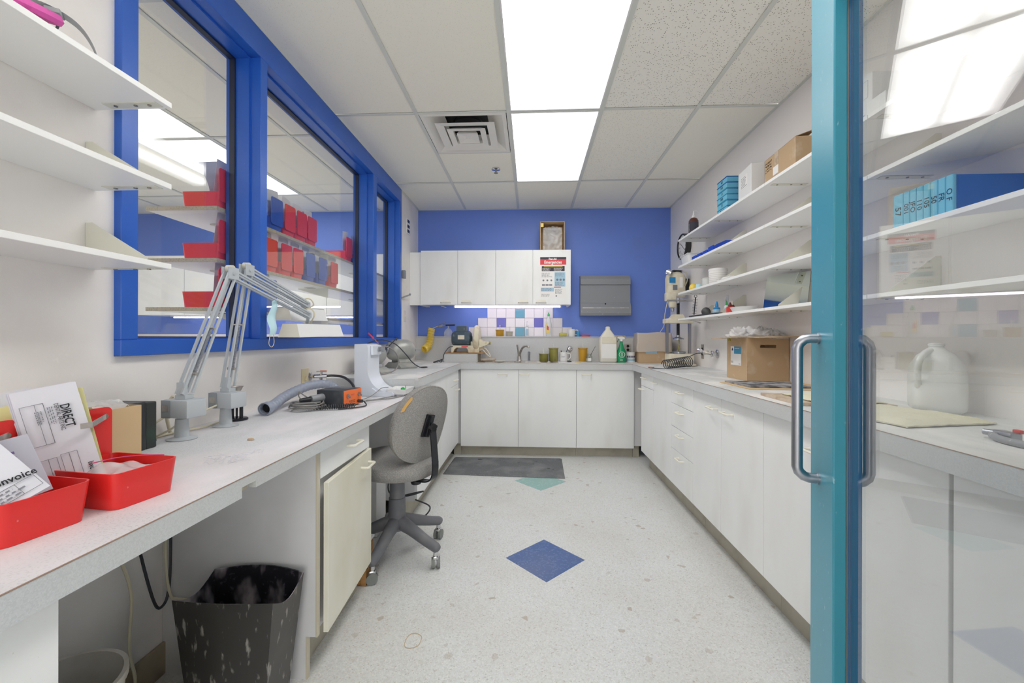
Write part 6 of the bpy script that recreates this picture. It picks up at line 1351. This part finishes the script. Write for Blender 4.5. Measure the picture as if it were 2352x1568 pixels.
# fourth shelf
t = T('black_pad', 'thin black pad lying on the end of the bottom right shelf', 'pad', (1.36, 3.30, Z3)); mk(B().obox((1.352, 3.29, Z3+.006), (.055, .46, .011), R(2), bev=.002), 'pad_body', 'blackplastic', t)
t = T('round_gauge', 'round dial gauge leaning on the bottom right shelf', 'gauge', (1.44, 3.50, Z3)); mk(B().lathe([(.034, 0), (.036, .006), (.034, .035), (.028, .037)], (1.44, 3.47, Z3+.037), 26, axis=(-.45, -.85, .2)), 'gauge_case', 'blackplastic', t); mk(B().lathe([(.031, .0355), (0, .0358)], (1.44, 3.47, Z3+.037), 26, axis=(-.45, -.85, .2)), 'dial', 'labelwhite', t)
def bottle(label, x, y, z, r, h, m, cm, hn=.25, name='bottle', lab=None):
    t = T(name, label, 'bottle', (x, y, z)); hb = h*(1-hn)
    mk(B().lathe([(r*.9, 0), (r, .004), (r, hb*.88), (r*.5, hb)], (x, y, z), 20), 'bottle_body', m, t); mk(B().lathe([(r*.52, hb+.0003), (r*.5, hb+.3*(h-hb)), (r*.2, h), (0, h+.0005)], (x, y, z), 14), 'cap', cm, t)
    if lab: mk(B().lathe([(r*1.015, hb*.2), (r*1.015, hb*.7)], (x, y, z), 20), 'label', lab, t)
bottle('small white bottle with blue print beside the blue bottle', 1.43, 3.29, Z3, .016, .075, 'white', 'white', .3, lab='posterblue')
bottle('light blue nozzle bottle on the bottom right shelf', 1.41, 3.21, Z3, .024, .105, 'bottleblue', 'bottleblue', .4, lab='posterblue')
bottle('small green-capped clear bottle on the bottom right shelf', 1.44, 3.12, Z3, .017, .10, 'milky', 'greencap', .32, lab='mask')
bottle('slim brown bottle with tan cap behind the red-labelled bottle', 1.46, 3.07, Z3, .016, .10, 'brown', 'hood', .32)
bottle('brown glass bottle with red label on the bottom right shelf', 1.42, 3.02, Z3, .024, .082, 'redliq', 'brown', .35, lab='redliq')
t = T('card_box', 'upright clear-fronted packet behind the small bottles', 'packet', (1.50, 3.20, Z3)); mk(B().obox((1.50, 3.24, Z3+.075), (.006, .085, .15), R(-10)), 'packet', 'clearhard', t, False); strokes(t, Matrix.Translation((1.50, 3.24, Z3+.10)) @ Matrix.Rotation(R(-10), 4, 'Z') @ face((-.0035, 0, 0), (0, -1, 0), (0, 0, 1)), .06, .05, 4, 'inkgrey', seed=3)
t = T('white_dish', 'oval white plastic dish on the bottom right shelf', 'dish', (1.43, 2.84, Z3)); mk(B().lathe([(.06, 0), (.066, .004), (.082, .034), (.086, .036), (.080, .036), (.063, .006), (0, .005)], (1.435, 2.86, Z3), 30, sy=1.35, sx=.9), 'dish_body', 'white', t)
# mirror tile leaning
t = T('mirror_tile', 'rectangular mirror leaning on the bottom right shelf, reflecting the blue wall', 'mirror', (1.48, 2.47, Z3))
q0 = Vector((1.385, 2.535, Z3)); ux = Vector((.125, -.20, 0)); uz = Vector((.035, .022, .20))
nn = ux.cross(uz).normalized()*.004
b = B(); vs = [q0, q0+ux, q0+ux+uz, q0+uz]; vs = vs+[v-nn for v in vs]; b.add(vs, [(3, 2, 1, 0), (4, 5, 6, 7), (0, 1, 5, 4), (1, 2, 6, 5), (2, 3, 7, 6), (3, 0, 4, 7)])
mk(b, 'mirror_glass', 'mirror', t, False)
b = B(); vs = [q0, q0+ux, q0+ux+uz, q0+uz]; vs = [v-nn*1.02 for v in vs]+[v-nn*1.4 for v in vs]; b.add(vs, [(3, 2, 1, 0), (4, 5, 6, 7), (0, 1, 5, 4), (1, 2, 6, 5), (2, 3, 7, 6), (3, 0, 4, 7)]); mk(b, 'backing', 'cabledark', t, False)
# coil brush and pliers by the mixer
t = T('coil_brush', 'black spiral brush hanging from the third shelf end', 'brush', (1.50, 3.80, 1.5)); b = B().cyl((1.475, 3.82, 1.42), (1.49, 3.82, 1.575), .005)
for i in range(10): z = 1.43+i*.014; b.cyl((1.455+.0015*i, 3.82, z), (1.497+.0015*i, 3.82, z+.004), .0016, n=6)
b.tube([(1.490+.012*math.cos(a*PI/6), 3.82, 1.588+.012*math.sin(a*PI/6)) for a in range(12)], .0025, 6, closed=True); mk(b, 'brush_body', 'blackplastic', t)['kind'] = 'stuff'
t = T('forceps', 'dark metal forceps lying across the mixer crosshead', 'tool', (1.50, 3.86, 1.36)); mk(B().bar((1.42, 3.89, 1.395), (1.53, 3.80, 1.345), .012, .006).bar((1.42, 3.88, 1.396), (1.53, 3.815, 1.342), .006, .006), 'forceps_body', 'steeldirty', t, False)
# third right shelf seen through glass: numbered blue cases
gy = 1.600
wr = ['57', '001', 'JFO', '110', '105', '50', 'FR', 'O F']
for k in range(8):
    wd = .040 if k == 0 else .0255
    ya, yb = gy-wd+.0006, gy-.0006
    m = ('caselight', 'caseteal', 'caselight', 'caselight', 'caselight', 'caselight', 'caselight', 'caselight')[k]
    t = T('numbered_case', 'blue case marked %s by hand, %s in the row behind door glass' % (wr[k], ['first', 'second', 'third', 'fourth', 'fifth', 'sixth', 'seventh', 'last'][k]), 'case', (1.45, (ya+yb)/2, Z2), 0, 'blue cases behind the door glass')
    mk(B().box(1.345, 1.358, ya, yb, Z2, Z2+.124, .004), 'spine', 'caselight' if k != 1 and k != 3 else 'caselight', t, False)
    mk(B().box(1.3585, 1.567, ya+.001, yb-.001, Z2, Z2+.122, .003), 'case_body', 'caseblue', t, False)
    text(wr[k], .026 if k else .034, face((1.3445, (ya+yb)/2, Z2+.060), (0, 0, -1), (0, -1, 0)), t, 'ink', name='handwriting')
    gy -= wd

# ------------------------------------------------------------------ right worktop: big carton, mats, towels, jug
t = T('large_carton', 'large open cardboard carton with a plastic liner on the right worktop', 'box', (1.44, 2.7, ZW))
x0, x1, y0, y1, zt = 1.318, 1.566, 2.585, 2.845, 1.218
b = B(); hz0, hz1, hy0, hy1 = 1.150, 1.168, 1.405, 1.49
b.box(x0, x0+.004, y0, y1, ZW+.0006, zt).box(x1-.004, x1, y0, y1, ZW+.0006, zt).box(x0+.004, x1-.004, y1-.004, y1, ZW+.0006, zt).box(x0+.004, x1-.004, y0+.004, y1-.004, ZW+.0006, ZW+.005)
b.box(x0+.004, hy0-.01, y0, y0+.004, ZW+.0006, zt).box(hy1-.01+.01, x1-.004, y0, y0+.004, ZW+.0006, zt).box(hy0-.01, hy1, y0, y0+.004, ZW+.0006, hz0).box(hy0-.01, hy1, y0, y0+.004, hz1, zt)
mk(b, 'carton', 'card', t, False)
fl_ = [((x0, y0, zt), (x0, y1, zt), (x0-.105, y1+.0, zt-.012), (x0-.125, y0-.0, zt-.004)), ((x0, y0, zt), (x1, y0, zt), (x1-.0, y0-.16, zt+.004), (x0+.0, y0-.13, zt-.004)), ((x0, y1, zt), (x1, y1, zt), (x1, y1+.12, zt+.01), (x0, y1+.12, zt-.01))]
for f in fl_:
    b = B(); p = [Vector(q) for q in f]; b.add(p+[q-Vector((0, 0, .004)) for q in p], [(0, 1, 2, 3), (7, 6, 5, 4), (0, 4, 5, 1), (1, 5, 6, 2), (2, 6, 7, 3), (3, 7, 4, 0)]); mk(b, 'flap', 'card', t, False)
LX = x0-.0006
mk(B().box(LX-.0006, LX, 2.655, 2.790, 1.035, 1.155), 'shipping_label', 'labelwhite', t, False); mk(B().box(LX-.001, LX-.0007, 2.655, 2.745, 1.108, 1.155), 'label_blue_block', 'teallabel', t, False)
text('HYDROCAL', .014, face((LX-.0012, 2.702, 1.143), (0, -1, 0), (0, 0, 1)), t, 'labelwhite') if False else strokes(t, face((LX-.0012, 2.705, 1.142), (0, -1, 0), (0, 0, 1)), .06, .007, 1, 'labelwhite', seed=2)
mk(B().prism([(2.757, 1.128), (2.777, 1.128), (2.772, 1.140), (2.765, 1.148), (2.760, 1.140)], LX-.0011, LX-.0007, 'x'), 'emblem', 'navy', t, False)
strokes(t, face((LX-.0009, 2.765, 1.055), (0, -1, 0), (0, 0, 1)), .04, .014, 2, 'ink', seed=3); strokes(t, face((LX-.0009, 2.672, 1.045), (0, -1, 0), (0, 0, 1)), .025, .008, 1, 'inkgrey', seed=4)
b = B(); mk(B().box(LX-.0006, LX, 2.79, 2.83, 1.188, 1.212), 'hazard_sticker', 'hazard', t, False)
for i in range(3): b.prism([(2.793+i*.013, 1.189), (2.798+i*.013, 1.189), (2.803+i*.013, 1.211), (2.798+i*.013, 1.211)], LX-.001, LX-.0007, 'x')
mk(b, 'hazard_stripes', 'ink', t, False)['kind'] = 'stuff'
def blob(cx_, cy_, cz, rx, ry, rz_, sd):
    def f(u, v):
        th, ph = 2*PI*u, PI*(v*.5); nz = mn.noise(Vector((math.cos(th)*2.2+sd, math.sin(th)*2.2, ph*2.4)))*.55+mn.noise(Vector((math.cos(th)*6+sd, math.sin(th)*6, ph*6)))*.22
        r_ = 1+nz; return (cx_+rx*math.cos(th)*math.sin(PI/2-ph)*r_, cy_+ry*math.sin(th)*math.sin(PI/2-ph)*r_, cz+rz_*math.sin(ph)*r_)
    return f
b = B().sheet(blob(1.37, 2.75, zt-.01, .075, .085, .062, 1), 60, 30).sheet(blob(1.45, 2.68, zt-.01, .10, .095, .060, 4), 64, 30).sheet(blob(1.50, 2.63, zt-.012, .055, .07, .045, 9), 50, 26); mk(b, 'liner_bag', 'bagwhite', t, ang=179)
t = T('cardboard_sheet', 'flat brown cardboard sheet under the black mat on the right worktop', 'cardboard', (1.34, 2.35, ZW)); mk(B().prism([(1.115, 2.50), (1.118, 2.175), (1.565, 2.12), (1.568, 2.53)], ZW+.0006, ZW+.004), 'sheet', 'cardlight', t, False)
t = T('black_mat', 'plaster-dusted black rubber mat on the cardboard sheet', 'mat', (1.3, 2.35, ZW+.004)); mk(B().prism([(1.148, 2.505), (1.147, 2.215), (1.47, 2.20), (1.475, 2.50)], ZW+.0043, ZW+.011), 'mat_body', 'blackmat', t, False)
t = T('wooden_board', 'pale wooden board under a cream cloth on the right worktop', 'board', (1.2, 1.85, ZW)); mk(B().prism([(1.058, 1.955), (1.050, 1.66), (1.38, 1.62), (1.40, 1.93)], ZW+.0006, ZW+.013), 'board_body', 'woodpale', t, False)
def cloth(label, pts, z, th, sd, name='towel'):
    t = T(name, label, 'towel', (sum(p[0] for p in pts)/4, sum(p[1] for p in pts)/4, z)); a, b_, c, d = [Vector((p[0], p[1], 0)) for p in pts]
    def f(u, v):
        p = (a*(1-u)+b_*u)*(1-v)+(d*(1-u)+c*u)*v; e = min(u, 1-u, v, 1-v); k = min(1, e*9); wv = .006*mn.noise(Vector((u*5, v*5, sd)))+.003*mn.noise(Vector((u*16, v*16, sd)))
        q = mn.noise(Vector((u*4+sd, v*4, 3)))*.012*(1-k); return (p.x+q, p.y+q, z+th*(.35+.65*k)+abs(wv)*1.2)
    mk(B().sheet(f, 34, 34, th*.3), 'cloth', 'towel', t); return t
cloth('rumpled cream towel on the pale wooden board', [(1.10, 1.66), (1.36, 1.64), (1.38, 1.92), (1.12, 1.90)], ZW+.0135, .010, 3)
cloth('folded cream towel in front of the milk jug, behind the door glass', [(1.10, 1.26), (1.43, 1.335), (1.33, 1.66), (1.05, 1.56)], ZW+.001, .017, 8)
t = T('milk_jug', 'empty translucent milk jug by the wall, seen through the door glass', 'jug', (1.455, 1.555, ZW))
JX, JY = 1.462, 1.56; JR = Matrix.Translation((JX, JY, ZW+.001)) @ Matrix.Rotation(R(-32), 4, 'Z')
def jl(w_, z, r, ox=0, cut=0):
    o = []
    for x, y in rrect(w_, w_, min(r, w_/2-.001), 5):
        k = max(0, (-x-y)/w_-.35)*cut; o.append(JR @ Vector((x*(1-k), y*(1-k), z)))
    return o
b = B(); skin(b, [jl(.11, 0, .03), jl(.138, .012, .035), jl(.142, .03, .035), jl(.142, .095, .035), jl(.142, .125, .035, 0, .75), jl(.136, .165, .04, 0, .85), jl(.10, .203, .04, 0, .5), jl(.046, .228, .022), jl(.040, .232, .02), jl(.040, .247, .02)]); mk(b, 'jug_body', 'milky', t, ang=50)
b = B(); b.M = JR; b.tube([(-.018, -.018, .222), (-.040, -.040, .208), (-.056, -.056, .178), (-.060, -.060, .14), (-.058, -.058, .10), (-.050, -.050, .085)], .0105, 10, 5); mk(b, 'jug_handle', 'milky', t)
b = B(); b.M = JR; b.lathe([(.0215, .236), (.0225, .238), (.0215, .240), (.0225, .243), (.0215, .245)], (0, 0, 0), 24); mk(b, 'neck_thread', 'milky', t)
t = T('blow_gun', 'chrome air blow gun with red trigger on the worktop behind the glass', 'air gun', (1.2, 1.10, ZW))
mk(B().cyl((1.215, 1.165, ZW+.016), (1.222, 1.13, ZW+.016), .008, .010).obox((1.222, 1.118, ZW+.016), (.028, .05, .022), R(-8), bev=.005), 'gun_body', 'steel', t); mk(B().tube([(1.205, 1.135, ZW+.013), (1.19, 1.10, ZW+.010), (1.185, 1.03, ZW+.010), (1.19, .95, ZW+.010)], .009, 12, 5), 'hose_tail', 'grey', t)
mk(B().obox((1.230, 1.10, ZW+.030), (.012, .02, .010), R(-8), bev=.003), 'trigger', 'redliq', t)

# ================================================================== LEFT TOP SHELF: RESPIRATOR
t = T('respirator', 'respirator with round pink filters and grey straps on the top left shelf', 'respirator', (-1.2, .85, 1.9126))
mk(B().lathe([(.045, 0), (.068, .005), (.072, .015), (.066, .026), (0, .031)], (-1.15, .865, 1.940), 36, axis=(.42, -.2, 1)), 'filter', 'pink', t)
mk(B().lathe([(.035, 0), (.052, .004), (.055, .012), (.050, .022), (0, .026)], (-1.22, .70, 1.918), 30, axis=(-.1, -.1, 1)), 'filter', 'pink', t)
mk(B().lathe([(.05, 0), (.06, .02), (.05, .06), (.025, .075), (0, .078)], (-1.22, .80, 1.914), 24), 'face_piece', 'strapdark', t)
def ribbon(pts, w_, wdir, m, nm, par):
    pp = catm(pts, 8); wv = Vector(wdir)*w_/2; vs = []; fs = []
    for p in pp: vs += [p-wv, p+wv]
    th = Vector((.0008, .0008, 0)); n0 = len(vs); vs += [v+th for v in vs]
    for i in range(len(pp)-1): a = 2*i; fs += [(a, a+1, a+3, a+2), (n0+a+2, n0+a+3, n0+a+1, n0+a), (a, a+2, n0+a+2, n0+a), (a+1, n0+a+1, n0+a+3, a+3)]
    return mk(B().add(vs, fs), nm, m, par)
ribbon([(-1.26, .93, 2.02), (-1.235, .98, 2.045), (-1.20, 1.03, 2.03), (-1.185, 1.06, 1.985), (-1.19, 1.07, 1.945), (-1.205, 1.05, 1.922)], .020, (.6, -.6, .35), 'strap', 'head_strap', t)
ribbon([(-1.215, 1.0, 2.03), (-1.20, .985, 1.99), (-1.18, .955, 1.95), (-1.16, .93, 1.925), (-1.13, .96, 1.917)], .009, (.7, .3, .4), 'strapdark', 'neck_strap', t)
mk(B().obox((-1.225, 1.0, 2.04), (.03, .03, .012), R(30), bev=.002), 'buckle', 'strap', t)

# ================================================================== NEXT ROOM THROUGH THE WINDOW
NZ = [1.822, 1.578, 1.348]
nn_ = ['top', 'middle', 'lowest']
for i, z in enumerate(NZ):
    t = T('wall_shelf', 'white shelf with raw particle-board edge behind the window, %s of three' % nn_[i], 'shelf', (-1.64, 1.9, z-.018), 0, 'shelves behind the window')
    mk(B().box(-1.82, WT-.002, 1.862, 4.45, z-.016, z, .0), 'board', 'white', t, False)
    mk(B().box(WT-.0019, WT-.0005, 1.862, 4.45, z-.018, z+.0005).box(-1.82, WT-.002, 1.859, 1.8618, z-.018, z+.0005), 'raw_edge', 'chip', t, False)
    for y in (2.10, 2.92, 3.75):
        g = mk(B().prism([(WT-.004, z-.017), (-1.70, z-.017), (-1.70, z-.022), (WT-.01, z-.085), (WT-.004, z-.085)], y-.002, y+.002, 'y'), 'bracket', 'bracket', t, False)
        mk(B().box(-1.62, -1.56, y-.06, y-.01, z-.0175, z-.0165), 'sticker', 'inkgrey', g, False)
proto = None
def nbin(y, lv, m, txt, ht=.185, first=[None]):
    z = NZ[lv]+.0012
    t = make_bin('parts_bin', txt, 'bin', (WT-.10, y, z), m, PI, ht, .19, .118, 'bins on the shelves behind the window')
    # papers standing behind the plate
    return t
def nsheet(x, y, z, wd, ht, tilt, sd, lab):
    m4 = Matrix.Translation((x, y, z+ht/2+.002)) @ Matrix.Rotation(tilt, 4, 'X') @ face((0, 0, 0), (0, 1, 0), (0, 0, 1))
    t = T('paper_sheet', lab, 'paper', (x, y, z), 0, 'papers in the bins behind the window'); paper_leaf(t, m4, wd, ht, 'paper', .012, .0008, 'sheet', sd)
spec = [(0, 1.935, 'red', 'red bin at the near end of the top shelf'), (0, 2.06, 'red', 'second red bin on the top shelf, half hidden by the frame'),
 (0, 2.325, 'bluebin', 'blue bin on the top shelf left of three red ones'), (0, 2.455, 'red', 'first red bin right of the blue one on the top shelf'), (0, 2.585, 'red', 'middle red bin of three on the top shelf'), (0, 2.71, 'red', 'last red bin of the top-shelf group'),
 (0, 3.27, 'red', 'lone red bin far along the top shelf'), (0, 3.42, 'bluebin', 'last blue bin far along the top shelf'),
 (1, 1.935, 'red', 'red bin at the near end of the middle shelf'), (1, 2.07, 'bluebin', 'blue bin beside the mullion on the middle shelf'), (1, 2.275, 'redor', 'orange-red bin on the middle shelf right of the mullion'),
 (1, 2.42, 'red', 'second bin right of the mullion, middle shelf'), (1, 2.545, 'red', 'third bin right of the mullion, middle shelf'), (1, 2.69, 'bluebin', 'first blue bin after the red ones, middle shelf'), (1, 2.85, 'bluebin', 'second blue bin after the red ones, middle shelf'), (1, 3.02, 'red', 'last red bin on the middle shelf'),
 (2, 1.935, 'red', 'red bin at the near end of the lowest shelf'), (2, 2.06, 'red', 'second red bin on the lowest shelf'), (2, 2.27, 'bluebin', 'blue bin on the lowest shelf behind the lamp arms')]
ords = {}
for k, (lv, y, m, lab) in enumerate(spec):
    nbin(y, lv, m, lab+', behind the window')
    nsheet(WT-.045, y+.012, NZ[lv]+.012, .10, .225, R((-5, 4, 7, -8)[k % 4]), k, 'paper in the %s' % lab)
t = T('paper_sheet', 'large grey curled sheet leaning at the near end of the top shelf', 'paper', (-1.60, 1.99, 1.83)); b = B(); b.M = Matrix.Translation((-1.60, 2.02, 1.98)) @ Matrix.Rotation(R(24), 4, 'X') @ face((0, 0, 0), (.3, 1, 0), (0, 0, 1)); b.sheet(lambda u, v: ((u-.5)*.13, (v-.5)*.22, .03*math.sin(PI*v)), 8, 8, .001); mk(b, 'sheet', 'paper2', t)
# upper cabinets of the next room
for i, (a, c) in enumerate(((-4.40, -3.86), (-3.86, -3.32), (-3.32, -2.78), (-2.78, -2.24), (-2.24, -1.56))):
    t = T('wall_cabinet', 'white wall cabinet in the next room, %s from the left' % ['first', 'second', 'third', 'fourth', 'fifth'][i], 'cabinet', (a, 4.42, 1.5), 0, 'wall cabinets in the next room')
    mk(B().box(a+.001, c-.001, 4.42, YB-.001, 1.45, 2.11), 'carcass', 'cab', t, False); mk(B().box(a+.003, c-.003, 4.401, 4.4195, 1.45, 2.11, .001, 1), 'door', 'cab', t, False)
t = T('strip_light', 'tube light under the wall cabinets of the next room', 'light', (-3.0, 4.5, 1.44)); mk(B().box(-4.1, -1.9, 4.49, 4.54, 1.436, 1.4495), 'housing', 'white', t, False); mk(B().cyl((-4.08, 4.515, 1.428), (-1.92, 4.515, 1.428), .007, n=12), 'tube', 'tubewhite', t)
t = T('backsplash', 'pale tiled strip under the cabinets of the next room', 'backsplash', (-3.0, YB, 1.0)); mk(B().box(-4.88, WT-.02, YB-.02, YB-.001, .9, 1.24), 'panel', 'tile', t, False)
t = T('worktop', 'grey worktop along the back wall of the next room', 'worktop', (-3.0, 4.4, .9)); mk(B().box(-4.88, WT-.02, 4.12, YB-.021, .90, .94), 'top_sheet', 'counter', t, False); mk(B().box(-4.88, WT-.02, 4.16, YB-.03, .0005, .899), 'cabinet_fronts', 'cab', t, False)
